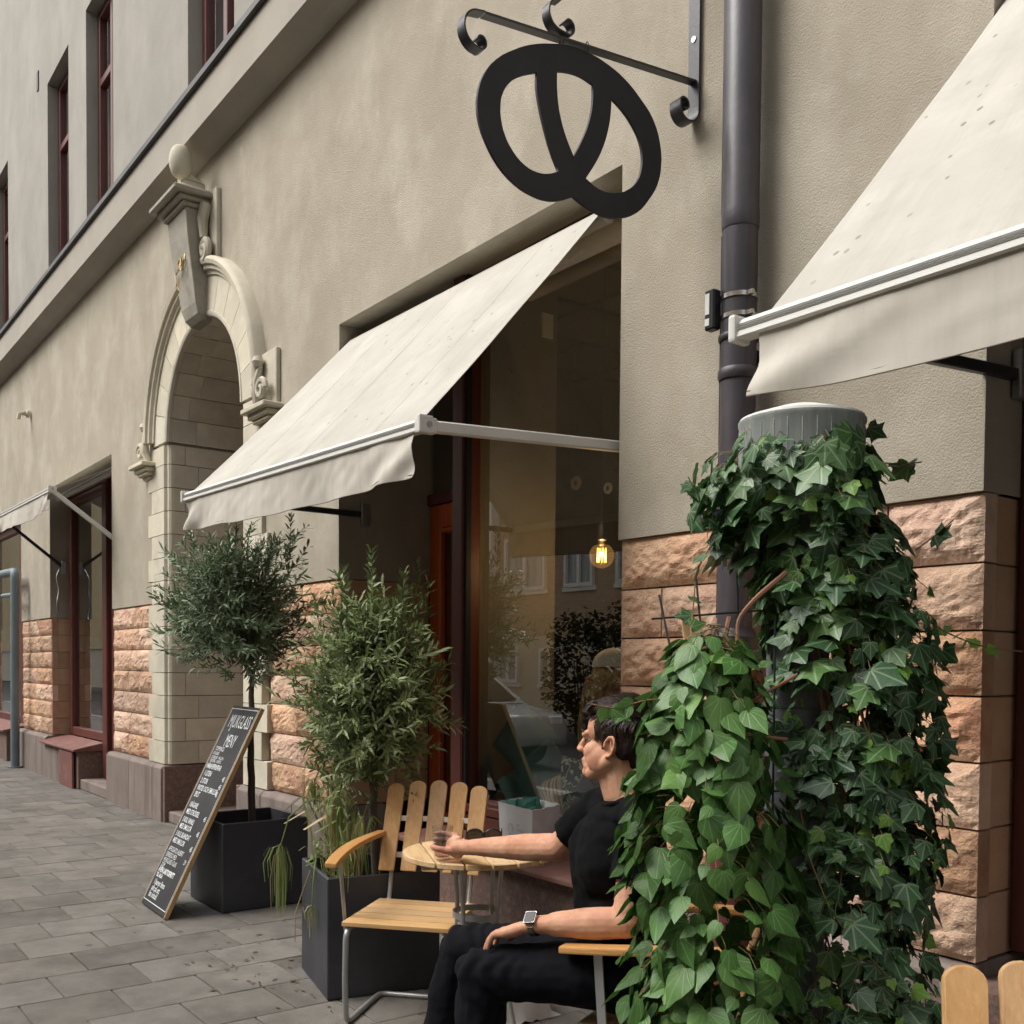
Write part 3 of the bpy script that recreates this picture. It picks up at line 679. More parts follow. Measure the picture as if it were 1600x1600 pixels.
    if arms:
        (pl, pr) = pv
        a = MB().bar(b0+d*.08, pl, .028, .036).build('arm', 'iron', root, bevel=.004)
        MB().box(pl[0]-.01, pl[0]+.02, pl[1]-.03, pl[1]+.03, pl[2]-.075, pl[2]+.075).build('arm_bracket', 'steel', a, bevel=.004)
        a2 = MB().bar(b1, pr, .032, .046).build('arm', 'whitebar', root, bevel=.006)
        MB().box(b1.x-.022, b1.x+.024, b1.y-.03, b1.y+.05, b1.z-.028, b1.z+.034).build('arm_joint', 'whitebar', a2, bevel=.01, seg=2)
        bt = MB().lathe([(.012, 0), (.012, .006)], 10, (b1.x+.024, b1.y+.01, b1.z+.004), 'x'); bt.build('bolt', 'steel', a2)
    MB().tube([w0+Vector((0, .03, -.01)), w1+Vector((0, .03, -.01))], .035, 12).build('roller', 'whitebar', root, smooth=True)
    return root
awning('cream canvas awning sloping over the cafe window with the hanging bulb', (-5.83, .06, 3.44), (-3.45, .06, 3.43), (-5.985, -.92, 2.385), (-3.365, -.92, 2.33), 2.0, pv=((-5.845, .176, 2.373), (-3.30, .16, 2.375)))
awning('cream canvas awning at right edge, its bar end beside the drainpipe', (-1.63, .05, 3.42), (1.55, .05, 3.42), (-1.785, -.93, 2.285), (1.7, -.93, 2.285), 5.0, drop=.165, inset=(.06, .05), pv=((-1.63, .17, 2.33), (1.55, .17, 2.33)))
awning('cream canvas awning half retracted over the window left of the portal', (-13.5, .06, 3.43), (-10.92, .06, 3.43), (-13.62, -.56, 3.15), (-10.95, -.56, 3.125), 8.0, pv=((-13.52, .15, 2.58), (-10.885, .06, 2.655)))

# ================================================================== drainpipe
def drainpipe():
    x, y = -2.525, -.10
    t = thing('drainpipe', 'brown downpipe on the wall between the two awnings', 'drainpipe', (x, y, 0))
    pp = MB().lathe([(.064, 1.50), (.064, 3.02)], 24, (x, y, 0)); up = pp.build('pipe', 'pipe', t, smooth=True)
    MB().lathe([(.066, 3.0), (.068, 3.01), (.068, 3.06), (.0665, 3.07), (.0665, 12.4)], 24, (x, y, 0)).build('pipe', 'pipe', t, smooth=True)
    MB().tube([(x-.062, y-.028, 3.06), (x-.0625, y-.028, 12)], .0045, 6).build('seam', 'pipe', up, smooth=True)
    MB().tube([(x-.060, y-.028, 1.6), (x-.0605, y-.028, 2.99)], .0045, 6).build('seam', 'pipe', up, smooth=True)
    MB().lathe([(.070, 2.46), (.074, 2.47), (.074, 2.49), (.070, 2.50)], 24, (x, y, 0)).build('ring', 'pipe', t, smooth=True)
    MB().lathe([(.070, 2.60), (.074, 2.605), (.074, 2.62), (.070, 2.625)], 24, (x, y, 0)).build('ring', 'pipe', t, smooth=True)
    MB().lathe([(.078, 1.46), (.088, 1.47), (.088, 1.53), (.078, 1.54), (.068, 1.56)], 24, (x, y, 0)).build('collar', 'iron', t, smooth=True)
    MB().lathe([(.078, 0.0), (.078, 1.46)], 24, (x, y, 0)).build('pipe', 'pipered', t, smooth=True, label='oxide red cast lower length of pipe')
    MB().box(x-.02, x+.02, y, .0, 2.54, 2.58).build('wall_clip', 'iron', t)
    for zc in (2.685, 2.755):
        b = MB(); b.lathe([(.0675, zc-.008), (.0685, zc-.008), (.0685, zc+.008), (.0675, zc+.008)], 26, (x, y, 0), cap=False)
        b.build('band', 'chrome', t, smooth=True)
        MB().box(x+.055, x+.085, y-.03, y-.015, zc-.009, zc+.009).build('band_screw', 'chrome', t, bevel=.002)
    s = thing('sensor_box', 'small black box with a white label strapped to the drainpipe', 'sensor', (x-.072, y-.03, 2.66))
    MB().box(x-.093, x-.045, y-.085, y-.045, 2.645, 2.79).build('housing', 'black', s, bevel=.006)
    MB().box(x-.086, x-.066, y-.0875, y-.085, 2.70, 2.775).build('label_strip', 'white', s)
    MB().box(x-.086, x-.066, y-.0875, y-.085, 2.66, 2.685).build('label_strip', 'white', s)
drainpipe()

# ================================================================== sign bracket and hanging sign
SX = -2.845
def strip(pts, w_, th, x=SX):
    b = MB(); n = len(pts)
    for i, (y, z) in enumerate(pts):
        a = pts[max(i-1, 0)]; c = pts[min(i+1, n-1)]
        dy, dz = c[0]-a[0], c[1]-a[1]; l = math.hypot(dy, dz) or 1
        ny, nz_ = -dz/l, dy/l
        for sx in (-1, 1):
            for s in (-1, 1): b.v.append((x+sx*w_/2, y+s*ny*th/2, z+s*nz_*th/2))
    for i in range(n-1):
        k = i*4; m = k+4
        b.f += [(k, k+2, m+2, m), (k+1, m+1, m+3, k+3), (k, m, m+1, k+1), (k+2, k+3, m+3, m+2)]
    b.f += [(0, 1, 3, 2), (4*n-4, 4*n-2, 4*n-1, 4*n-3)]
    return b
def spiral(cy, cz, r0, r1, a0, a1, n=26): return [(cy+(r0+(r1-r0)*i/n)*math.cos(a0+(a1-a0)*i/n), cz+(r0+(r1-r0)*i/n)*math.sin(a0+(a1-a0)*i/n)) for i in range(n+1)]
def sign():
    t = thing('sign_bracket', 'black wrought iron wall bracket with scrolled ends above the awning', 'bracket', (SX, 0, 3.5))
    back = [(-.014, 4.75), (-.014, 3.60)] + spiral(-.068, 3.575, .054, .046, 0.0, -math.pi*1.05, 14) + spiral(-.088, 3.578, .03, .012, math.pi*.85, -math.pi*.6, 14)
    strip(back, .056, .007).build('back_bar', 'iron', t, smooth=True)
    arm = [(-.018, 3.695), (-1.02, 3.575)]
    tip = [(-1.02-.004, 3.5745)] + [(-1.045+.0*i, 3.57) for i in range(1)] + spiral(-1.045, 3.505, .065, .055, math.pi*.5, math.pi*1.5, 16) + spiral(-1.04, 3.475, .027, .012, math.pi*1.5, math.pi*2.9, 14)
    strip(arm, .032, .009).build('arm', 'iron', t)
    strip(tip, .042, .006).build('scroll', 'iron', t, smooth=True)
    br = [(-.02, 4.55), (-.20, 4.28), (-.42, 4.02), (-.60, 3.84), (-.70, 3.74)] + spiral(-.70, 3.685, .055, .050, math.pi*.55, math.pi*1.5, 14) + spiral(-.668, 3.667, .036, .012, math.pi*1.6, math.pi*2.75, 12)
    strip(br, .040, .006).build('brace_scroll', 'iron', t, smooth=True)
    for z in (3.86, 4.3): MB().lathe([(.011, -.0215), (.011, -.0175)], 12, (SX, 0, z), 'y').build('screw', 'chrome', t)
    PL = PRETZEL
    s = thing('hanging_sign', 'flat black pretzel-shaped sign hanging from the iron bracket', 'sign', (SX, -.62, 3.07))
    cu = bpy.data.curves.new('pretzel', 'CURVE'); cu.dimensions = '2D'; cu.fill_mode = 'BOTH'; cu.extrude = .005; cu.bevel_depth = .0008; cu.resolution_u = 3
    for key in 'oabc':
        pts = PL[key]; sp = cu.splines.new('BEZIER'); sp.bezier_points.add(len(pts)-1); sp.use_cyclic_u = True
        for bp, (y, z) in zip(sp.bezier_points, pts):
            bp.co = (y, z, 0); bp.handle_left_type = bp.handle_right_type = 'AUTO'
        # keep the cusps sharp
        cusp = {'o': (16,), 'a': (0, 5), 'b': (0, 3, 7), 'c': (0, 10)}[key]
        for i in cusp: sp.bezier_points[i].handle_left_type = sp.bezier_points[i].handle_right_type = 'VECTOR'
    tmp = bpy.data.objects.new('tmp', cu); col.objects.link(tmp)
    me = bpy.data.meshes.new_from_object(tmp); bpy.data.objects.remove(tmp)
    for v in me.vertices: v.co = Vector((SX + v.co.z, v.co.x, v.co.y))
    me.materials.clear(); me.materials.append(M['signplate'])
    obj('plate', me, s)
    def armz(y): return 3.695 + (y+.018)*(3.575-3.695)/(-1.02+.018)
    for i, y in enumerate((-.682, -.564)):
        zt = armz(y); zb = PRETZEL_TOP[i]
        h = MB().tube([(SX+.009*math.cos(a), y+.0, (zt+zb)/2+.008+((zt-zb)/2+.016)*math.sin(a)) for a in [i2/14*2*math.pi for i2 in range(14)]], .0022, 5, closed=True)
        h.build('hook', 'iron', s)
PRETZEL = {'o': [(-0.743, 3.579), (-0.652, 3.605), (-0.559, 3.613), (-0.463, 3.603), (-0.383, 3.58), (-0.302, 3.535), (-0.238, 3.482), (-0.2, 3.404), (-0.193, 3.316), (-0.213, 3.243), (-0.254, 3.18), (-0.315, 3.115), (-0.396, 3.074), (-0.475, 3.058), (-0.552, 3.066), (-0.599, 3.078), (-0.627, 3.088), (-0.682, 3.06), (-0.736, 3.044), (-0.807, 3.042), (-0.885, 3.06), (-0.953, 3.101), (-1.003, 3.159), (-1.032, 3.215), (-1.042, 3.264), (-1.037, 3.324), (-1.013, 3.385), (-0.965, 3.448), (-0.898, 3.501), (-0.821, 3.547)], 'a': [(-0.794, 3.464), (-0.794, 3.413), (-0.78, 3.35), (-0.757, 3.282), (-0.725, 3.209), (-0.693, 3.157), (-0.737, 3.135), (-0.791, 3.125), (-0.843, 3.133), (-0.895, 3.165), (-0.929, 3.208), (-0.946, 3.256), (-0.949, 3.294), (-0.943, 3.336), (-0.914, 3.386), (-0.872, 3.423)], 'b': [(-0.706, 3.498), (-0.651, 3.513), (-0.596, 3.518), (-0.537, 3.51), (-0.538, 3.443), (-0.556, 3.366), (-0.588, 3.293), (-0.625, 3.227), (-0.658, 3.278), (-0.686, 3.339), (-0.703, 3.416)], 'c': [(-0.45, 3.492), (-0.392, 3.465), (-0.341, 3.427), (-0.304, 3.38), (-0.29, 3.332), (-0.292, 3.287), (-0.312, 3.234), (-0.357, 3.188), (-0.427, 3.155), (-0.505, 3.147), (-0.569, 3.168), (-0.525, 3.233), (-0.488, 3.302), (-0.46, 3.389), (-0.451, 3.45)]}
PRETZEL_TOP = (3.589, 3.607)
sign()

# ================================================================== planters, trees, board
M['planter'] = pmat('anthracite_planter', (0.030, 0.032, 0.040), (0.040, 0.042, 0.050), scale=2.5, rough=0.5, bump=0.06, bscale=60, c3=(0.055, 0.055, 0.06), scale3=4, spec=0.45)
M['soil'] = pmat('soil', (0.022, 0.016, 0.012), (0.05, 0.038, 0.028), scale=30, rough=1.0, bump=1.0, bscale=50, bdist=.03)
def planter(label, c, rz, a, h):
    t = thing('planter', label, 'planter', (c[0], c[1], 0), rz, 'square anthracite planters', local=True)
    t_ = .018; b = MB()
    o = [(-a, -a), (a, -a), (a, a), (-a, a)]; i = [(-a+t_, -a+t_), (a-t_, -a+t_), (a-t_, a-t_), (-a+t_, a-t_)]
    V = [(x, y, .004) for x, y in o] + [(x, y, h) for x, y in o] + [(x, y, h) for x, y in i] + [(x, y, h-.14) for x, y in i]
    F = [(3, 2, 1, 0)]
    for k in range(4):
        n = (k+1) % 4
        F += [(k, n, 4+n, 4+k), (4+k, 4+n, 8+n, 8+k), (8+k, 8+n, 12+n, 12+k)]
    b.add(V, F).build('box', 'planter', t, bevel=.004)
    s = MB(); n = 14; q = a-t_-.001
    s.add([(-q+2*q*i/n, -q+2*q*j/n, h-.10+.012*nz(i*.9, j*.8, h)) for j in range(n+1) for i in range(n+1)], [(j*(n+1)+i, j*(n+1)+i+1, (j+1)*(n+1)+i+1, (j+1)*(n+1)+i) for j in range(n) for i in range(n)])
    s.build('soil', 'soil', t, smooth='all')
    return t
planter('dark square planter behind the leaning menu board, holding the round olive tree', (-5.835, -.605), 0, .262, .51)
planter('dark square planter beside the empty chair, with olive bush and wilted weeds', (-4.06, -.765), R(-13), .25, .52)

def leaf_mat(name, top, top2, back, rough=.45, trans=.25, spec=.35, scale=9.0, rnd=False, trans_col=None):
    m = bpy.data.materials.new(name); m.use_nodes = True; t = m.node_tree; L = t.links; b = t.nodes['Principled BSDF']; o = t.nodes['Material Output']
    tc = _n(t, 'ShaderNodeTexCoord'); n = _n(t, 'ShaderNodeTexNoise', Scale=scale, Detail=3.0); L.new(tc.outputs['Object'], n.inputs['Vector'])
    rp = _n(t, 'ShaderNodeValToRGB'); rp.color_ramp.elements[0].position = .36; rp.color_ramp.elements[1].position = .64
    rp.color_ramp.elements[0].color = (*top, 1); rp.color_ramp.elements[1].color = (*top2, 1); L.new(n.outputs['Fac'], rp.inputs['Fac'])
    ge = _n(t, 'ShaderNodeNewGeometry'); mx = _n(t, 'ShaderNodeMix', data_type='RGBA'); L.new(ge.outputs['Backfacing'], mx.inputs['Factor'])
    L.new(rp.outputs['Color'], mx.inputs[6]); mx.inputs[7].default_value = (*back, 1)
    L.new(mx.outputs[2], b.inputs['Base Color']); b.inputs['Roughness'].default_value = rough; b.inputs['Specular IOR Level'].default_value = spec
    tl = _n(t, 'ShaderNodeBsdfTranslucent'); tl.inputs[0].default_value = (*(trans_col or top2), 1); ms = _n(t, 'ShaderNodeMixShader'); ms.inputs[0].default_value = trans
    L.new(b.outputs[0], ms.inputs[1]); L.new(tl.outputs[0], ms.inputs[2]); L.new(ms.outputs[0], o.inputs[0])
    return m
M['olive_leaf'] = leaf_mat('olive_leaf', (0.050, 0.098, 0.048), (0.115, 0.185, 0.085), (0.20, 0.265, 0.15), scale=16, trans=.2)
M['olive_leaf_light'] = leaf_mat('olive_leaf_light', (0.065, 0.105, 0.035), (0.155, 0.215, 0.070), (0.22, 0.275, 0.12), scale=16, trans=.22)
M['bark'] = pmat('olive_bark', (0.14, 0.11, 0.085), (0.075, 0.06, 0.048), scale=14, rough=.9, bump=.6, bscale=40, stretch=(1, 1, .3))
M['twig'] = pmat('twig', (0.13, 0.12, 0.085), (0.09, 0.085, 0.06), scale=10, rough=.85)
M['flower'] = pmat('olive_buds', (0.36, 0.34, 0.09), rough=.8)
def olive(label, base, trunk, cc, rad, ntw, seed, leafmat, buds=False, shoots=()):
    rg = random.Random(seed)
    t = thing('olive_tree', label, 'tree', base, group='olive trees in planters')
    tr = MB(); pts = [Vector(p) for p in trunk]
    P = []; 
    for i in range(len(pts)-1):
        for k in range(6): P.append(pts[i].lerp(pts[i+1], k/6) + Vector((rg.uniform(-.004, .004), rg.uniform(-.004, .004), 0)))
    P.append(pts[-1]); n = len(P)
    tr.tube(P, [.024-.010*i/(n-1)+.002*rg.random() for i in range(n)], 9)
    trunk_o = tr.build('trunk', 'bark', t, smooth=True)
    tw = MB(); lf = MB(); fl = MB()
    cc = Vector(cc); top = pts[-1]
    # scaffold branches
    ends = []
    for i in range(16):
        a = rg.uniform(0, 6.283); e = math.asin(rg.uniform(-.45, 1.0))
        d = Vector((math.cos(a)*math.cos(e), math.sin(a)*math.cos(e), math.sin(e)))
        end = cc + Vector((d.x*rad[0], d.y*rad[1], d.z*rad[2]))*.55
        st_ = top.lerp(cc, rg.uniform(0, .35)); mid = st_.lerp(end, .5)+Vector((rg.uniform(-.05, .05), rg.uniform(-.05, .05), rg.uniform(0, .06)))
        tw.tube([st_, mid, end], [.011, .008, .005], 6); ends.append((st_, mid, end))
    def leaf(p, d, L_, wd, rollv):
        d = d.normalized(); s = d.cross(rollv)
        if s.length < 1e-3: s = d.orthogonal()
        s.normalize(); nrm = s.cross(d)
        m1 = p+d*L_*.30; m2 = p+d*L_*.68; c = nrm*(-.10*L_)
        k = len(lf.v)
        lf.v += [tuple(p), tuple(m1+s*wd+c*.3), tuple(m1-s*wd+c*.3), tuple(m2+s*wd*.85+c*.2), tuple(m2-s*wd*.85+c*.2), tuple(p+d*L_+c*1.2)]
        lf.f += [(k, k+2, k+1), (k+1, k+2, k+4, k+3), (k+3, k+4, k+5)]
    for i in range(ntw):
        a = rg.uniform(0, 6.283); e = math.asin(rg.uniform(-.80, 1.0))
        d = Vector((math.cos(a)*math.cos(e), math.sin(a)*math.cos(e), math.sin(e)))
        lump = .86 + .42*nz(d.x*2.6+seed, d.y*2.6, d.z*2.6)
        r1 = rg.uniform(.62, 1.12)*lump if rg.random() < .85 else rg.uniform(.3, .8)
        end = cc + Vector((d.x*rad[0], d.y*rad[1], d.z*rad[2]))*r1
        out_ = Vector((d.x, d.y, d.z*.7+.35+rg.uniform(-.5, .5))).normalized()
        Lt = rg.uniform(.13, .30)
        stp = end - out_*Lt
        bend = Vector((rg.uniform(-1, 1), rg.uniform(-1, 1), rg.uniform(-.6, .9)))*.04
        mid = stp.lerp(end, .5)+bend
        tw.tube([stp, mid, end], [.0022, .0017, .0010], 3, cap=False)
        nl = int(Lt/.019)
        for k in range(nl):
            u = (k+.5)/nl; p = stp.lerp(mid, u*2) if u < .5 else mid.lerp(end, u*2-1)
            ax = (end-stp).normalized(); o1 = ax.orthogonal().normalized(); o2 = ax.cross(o1); an = k*1.57+i
            for sgn in (0, math.pi):
                if rg.random() < .10: continue
                dr = (o1*math.cos(an+sgn)+o2*math.sin(an+sgn)); dd = dr*rg.uniform(.55, .95)+ax*rg.uniform(.5, 1.0)+Vector((0, 0, rg.uniform(-.35, .15)))
                leaf(p, dd, rg.uniform(.034, .068)*(1.1 if u > .4 else .95), rg.uniform(.0044, .0072), ax+Vector((rg.uniform(-.5, .5), rg.uniform(-.5, .5), rg.uniform(-.2, .9))))
            if buds and rg.random() < .10:
                q = p+Vector((rg.uniform(-.02, .02), rg.uniform(-.02, .02), rg.uniform(-.02, .02)))
                fl.lathe([(.0005, -.004), (.0035, 0), (.0005, .004)], 4, q)
    for (x, y, z0, z1, lean) in shoots:
        s0 = Vector((x, y, z0)); e0 = Vector((x+lean, y, z1)); tw.tube([s0, s0.lerp(e0, .5)+Vector((.012, 0, 0)), e0], [.003, .002, .001], 4, cap=False)
        for k in range(int((z1-z0)/.014)):
            p = s0.lerp(e0, (k+1)/((z1-z0)/.014)); an = k*1.57
            for sgn in (0, math.pi): leaf(p, Vector((math.cos(an+sgn)*.7, math.sin(an+sgn)*.7, rg.uniform(.5, 1.1))), rg.uniform(.035, .055), .006, Vector((rg.uniform(-1, 1), rg.uniform(-1, 1), .6)))
    cr = lf.build('crown', leafmat, t, kind='stuff', fix=False)
    tw.build('twigs', 'twig', t, kind='stuff', fix=False)
    if buds: fl.build('flower_buds', 'flower', t, kind='stuff', fix=False)
olive('olive tree clipped to a ball on a bare straight trunk behind the menu board', (-5.84, -.58, .40), [(-5.84, -.58, .38), (-5.85, -.585, .9), (-5.86, -.57, 1.38)], (-6.03, -.60, 1.765), (.50, .48, .57), 560, 11, 'olive_leaf',
      shoots=((-5.62, -.45, 1.95, 2.28, .03), (-6.35, -.75, 2.0, 2.36, -.05), (-5.8, -.7, 2.1, 2.38, 0)))
olive('bushy taller olive shrub right behind the empty wooden chair', (-4.06, -.72, .42), [(-4.06, -.72, .40), (-4.10, -.72, .75), (-4.09, -.73, 1.02)], (-4.08, -.75, 1.30), (.41, .39, .58), 620, 23, 'olive_leaf_light', buds=True,
      shoots=((-4.06, -.76, 1.62, 1.93, .0), (-4.22, -.8, 1.6, 1.86, -.02), (-3.9, -.7, 1.55, 1.82, .02)))

# wilted weeds growing out of the near planter
M['weed'] = leaf_mat('weed_green', (0.14, 0.21, 0.05), (0.27, 0.34, 0.11), (0.24, 0.30, 0.12), scale=9, trans=.3)
M['straw'] = leaf_mat('dry_straw', (0.42, 0.34, 0.17), (0.36, 0.26, 0.11), (0.42, 0.34, 0.18), scale=9, trans=.15)
def weeds():
    rg = random.Random(4)
    t = thing('wilted_grass', 'wilted green weeds drooping over the corner of the planter beside the chair', 'weeds', (-4.2, -.9, .42))
    def ribbon(b, pts, w_):
        pts = [Vector(p) for p in pts]; n = len(pts); k = len(b.v); sd_ = Vector((rg.uniform(-1, 1), rg.uniform(-1, 1), .1)).normalized()
        for i, p in enumerate(pts):
            ww = w_*math.sin(math.pi*(i+.35)/(n+.2)); b.v += [tuple(p-sd_*ww), tuple(p+sd_*ww)]
        for i in range(n-1): b.f.append((k+2*i, k+2*i+1, k+2*i+3, k+2*i+2))
    st_ = MB(); g = MB(); s = MB()
    heads = []
    stems = [[(-4.16, -.90, .42), (-4.18, -.91, .62), (-4.26, -.97, .80), (-4.33, -1.03, .72), (-4.36, -1.06, .58)],
             [(-4.10, -.90, .42), (-4.10, -.90, .70), (-4.13, -.92, .90), (-4.10, -.93, .98), (-4.05, -.93, .86)],
             [(-4.02, -.93, .42), (-4.0, -.95, .62), (-3.95, -.97, .72), (-3.90, -.98, .66)],
             [(-4.12, -.94, .42), (-4.13, -.96, .56), (-4.11, -1.0, .58), (-4.06, -1.04, .47), (-4.05, -1.05, .36)],
             [(-4.20, -.88, .42), (-4.22, -.88, .66), (-4.24, -.88, .88), (-4.27, -.90, .95), (-4.30, -.92, .88)],
             [(-3.98, -.86, .42), (-3.97, -.88, .60), (-3.93, -.89, .78), (-3.89, -.90, .75)]]
    for p in stems:
        q = []
        for i in range(len(p)-1):
            for k in range(4): q.append(Vector(p[i]).lerp(Vector(p[i+1]), k/4))
        q.append(Vector(p[-1])); st_.tube(q, [.0055-.003*i/len(q) for i in range(len(q))], 6)
        heads.append(Vector(p[-1]))
    for hi, h in enumerate(heads):
        nst = (58, 80, 60, 16, 60, 60)[hi]; ln = (.30, .30, .18, .12, .14, .18)[hi]
        for k in range(nst):
            a = rg.uniform(0, 6.283); r_ = rg.uniform(.005, .045)*rg.choice((.6, 1.0, 1.9)); l2 = ln*rg.uniform(.35, 1.1)
            p0 = h + Vector((rg.uniform(-.006, .006), rg.uniform(-.006, .006), rg.uniform(-.02, .02)))
            pts = [p0, p0+Vector((math.cos(a)*r_*.6, math.sin(a)*r_*.6, -.10*l2)), p0+Vector((math.cos(a)*r_, math.sin(a)*r_, -.5*l2)), p0+Vector((math.cos(a)*r_*.9, math.sin(a)*r_*.9, -l2))]
            ribbon(g if rg.random() < .70 else s, pts, rg.uniform(.0012, .0030))
    for k in range(26):
        x, y = rg.uniform(-4.25, -3.86), rg.uniform(-.98, -.82); h = rg.uniform(.15, .45); a = rg.uniform(0, 6.283)
        ribbon(g if rg.random() < .6 else s, [(x, y, .42), (x+.03*math.cos(a), y+.03*math.sin(a), .42+h*.6), (x+.09*math.cos(a), y+.09*math.sin(a), .42+h), (x+.17*math.cos(a), y+.17*math.sin(a)-.02, .42+h*.82)], rg.uniform(.004, .010))
    for k in range(36):
        x, y = rg.uniform(-4.22, -3.9), rg.uniform(-.98, -.80)
        s.tube([(x, y, .415), (x+rg.uniform(-.05, .05), y+rg.uniform(-.04, .04), .47), (x+rg.uniform(-.09, .09), y+rg.uniform(-.06, .06), .44+rg.uniform(0, .12))], .0016, 3, cap=False)
    s.tube([(-4.17, -1.0, .50), (-4.19, -1.03, .40), (-4.22, -1.05, .30), (-4.20, -1.06, .18)], .0022, 4)
    for k in range(24):
        x, y = rg.uniform(-4.28, -4.16), rg.uniform(-.96, -.88); z = rg.uniform(.46, .62); a = rg.uniform(0, 6.283)
        ribbon(g, [(x, y, z), (x+.025*math.cos(a), y+.025*math.sin(a), z+.02), (x+.06*math.cos(a), y+.06*math.sin(a), z+.005)], .008)
    st_.build('stems', 'weed', t, smooth=True, kind='stuff'); g.build('blades', 'weed', t, kind='stuff', fix=False); s.build('dry_stalks', 'straw', t, kind='stuff', fix=False)
weeds()

# ---- menu board
M['chalkboard'] = pmat('chalkboard', (0.022, 0.022, 0.023), (0.034, 0.034, 0.035), scale=5, rough=.75, c3=(0.05, 0.05, 0.05), scale3=3)
M['chalk'] = pmat('chalk_pen', (0.70, 0.72, 0.72), rough=.9)
M['pine'] = pmat('pine_edge', (0.50, 0.33, 0.16), (0.42, 0.27, 0.12), scale=10, rough=.6, stretch=(4, 4, .5))
def menu_board():
    W_, H_ = .455, 1.275
    lean = math.atan2(.557, 1.15)
    t = thing('menu_board', 'tall narrow chalkboard menu with white lettering leaning on the planter', 'menu board', (-5.85, -1.157, 0.004), R(-2), local=True)
    X = Matrix.Rotation(lean, 4, 'X')          # tips the top towards +y
    def T(u, v, d): p = Vector((u, -d, v)); return (p.x, p.y*math.cos(-lean)-p.z*math.sin(-lean)*1.0, p.y*math.sin(-lean)+p.z*math.cos(-lean))
    def slab(u0, u1, v0, v1, d0, d1):
        b = MB(); b.add([T(u, v, d) for d in (d0, d1) for u, v in ((u0, v0), (u1, v0), (u1, v1), (u0, v1))], [(0, 3, 2, 1), (4, 5, 6, 7), (0, 1, 5, 4), (1, 2, 6, 5), (2, 3, 7, 6), (3, 0, 4, 7)]); return b
    bd = slab(-W_/2, W_/2, 0, H_, 0, .018).build('board', 'chalkboard', t, bevel=.002)
    for (a, b_) in ((-W_/2-.004, -W_/2), (W_/2, W_/2+.010)): slab(a, b_, 0, H_, -.004, .020).build('edge_strip', 'pine', t)
    ln = MB()
    for u in (-W_/2+.012, W_/2-.014): ln.add([T(u-.0022, v, .0195) for v in (.03, H_-.02)]+[T(u+.0022, v, .0195) for v in (H_-.02, .03)], [(0, 1, 2, 3)])
    for v in (.032, H_-.02): ln.add([T(u, v-.0022, .0196) for u in (-W_/2+.012, W_/2-.014)]+[T(u, v+.0022, .0196) for u in (W_/2-.014, -W_/2+.012)], [(0, 1, 2, 3)])
    ln.build('border_line', 'chalk', bd, fix=False)
    def text(s, u, v, size, sx=1.0, align='LEFT', bold=0.0):
        cu = bpy.data.curves.new('txt', 'FONT'); cu.body = s; cu.size = size; cu.align_x = align; cu.fill_mode = 'BOTH'; cu.offset = bold; cu.resolution_u = 2
        tmp = bpy.data.objects.new('tmp', cu); col.objects.link(tmp); me = bpy.data.meshes.new_from_object(tmp); bpy.data.objects.remove(tmp)
        for vv in me.vertices: vv.co = Vector(T(u+vv.co.x*sx, v+vv.co.y, .0200))
        me.materials.clear(); me.materials.append(M['chalk']); obj('lettering', me, bd)
    text('MJUKGLASS', 0.01, 1.135, .118, .56, 'CENTER'); text('MENY', 0.0, 1.01, .115, .55, 'CENTER')
    small = [('TOPPINGS', .978, .036), ('KOLASÅS', .952, .026), ('CHOKLAD   HALLON', .927, .024), ('STRÖSSEL   LAKRITS', .904, .024), ('ALLT INGÅR I PRISET', .872, .024)]
    for s, v, z in small: text(s, -.185, v, z*1.1, .8)
    rows = [('VÅRA STRUTAR', .762, .046), ('  1 LITEN', .716, .046), ('  2 STOR', .668, .046), ('  FRITID OCH SMULOR', .622, .046), ('  SPLIT', .580, .046),
            ('  I BÄGARE', .515, .044), ('  MED STRÖSSEL', .470, .044), ('  3 KUL VANILJ', .420, .044), ('  MED SMULOR', .378, .044), ('  5 KUL BLANDAT', .330, .044), ('  MED SMULOR', .288, .044)]
    for s, v, z in rows: text(s, -.20, v+.10, z, .78, bold=.0006)
    for v in (.716, .668, .622, .470, .378, .288): text('45', .165, v+.09, .042, .8, 'CENTER', .0006)
    for s, v, z in (('AFFOGATO ALBERT', .335, .042), ('ESPRESSO MED', .300, .040), ('MJUKGLASS I GLAS', .266, .040), ('TOPP', .236, .036)): text('  '+s, -.20, v+.0, z, .72)
    text('29', .165, .30, .04, .8, 'CENTER')
    text('ÄVEN LAKTOSFRITT', -.19, .205, .042, .76, bold=.0016); text('TILL ALLA', -.19, .175, .032, .8, bold=.0012)
    for s, v in (('I baren finns', .130), ('allt på ett', .093), ('fat också!', .056)): text(s, -.165, v, .047, .85, bold=.0006)
menu_board()
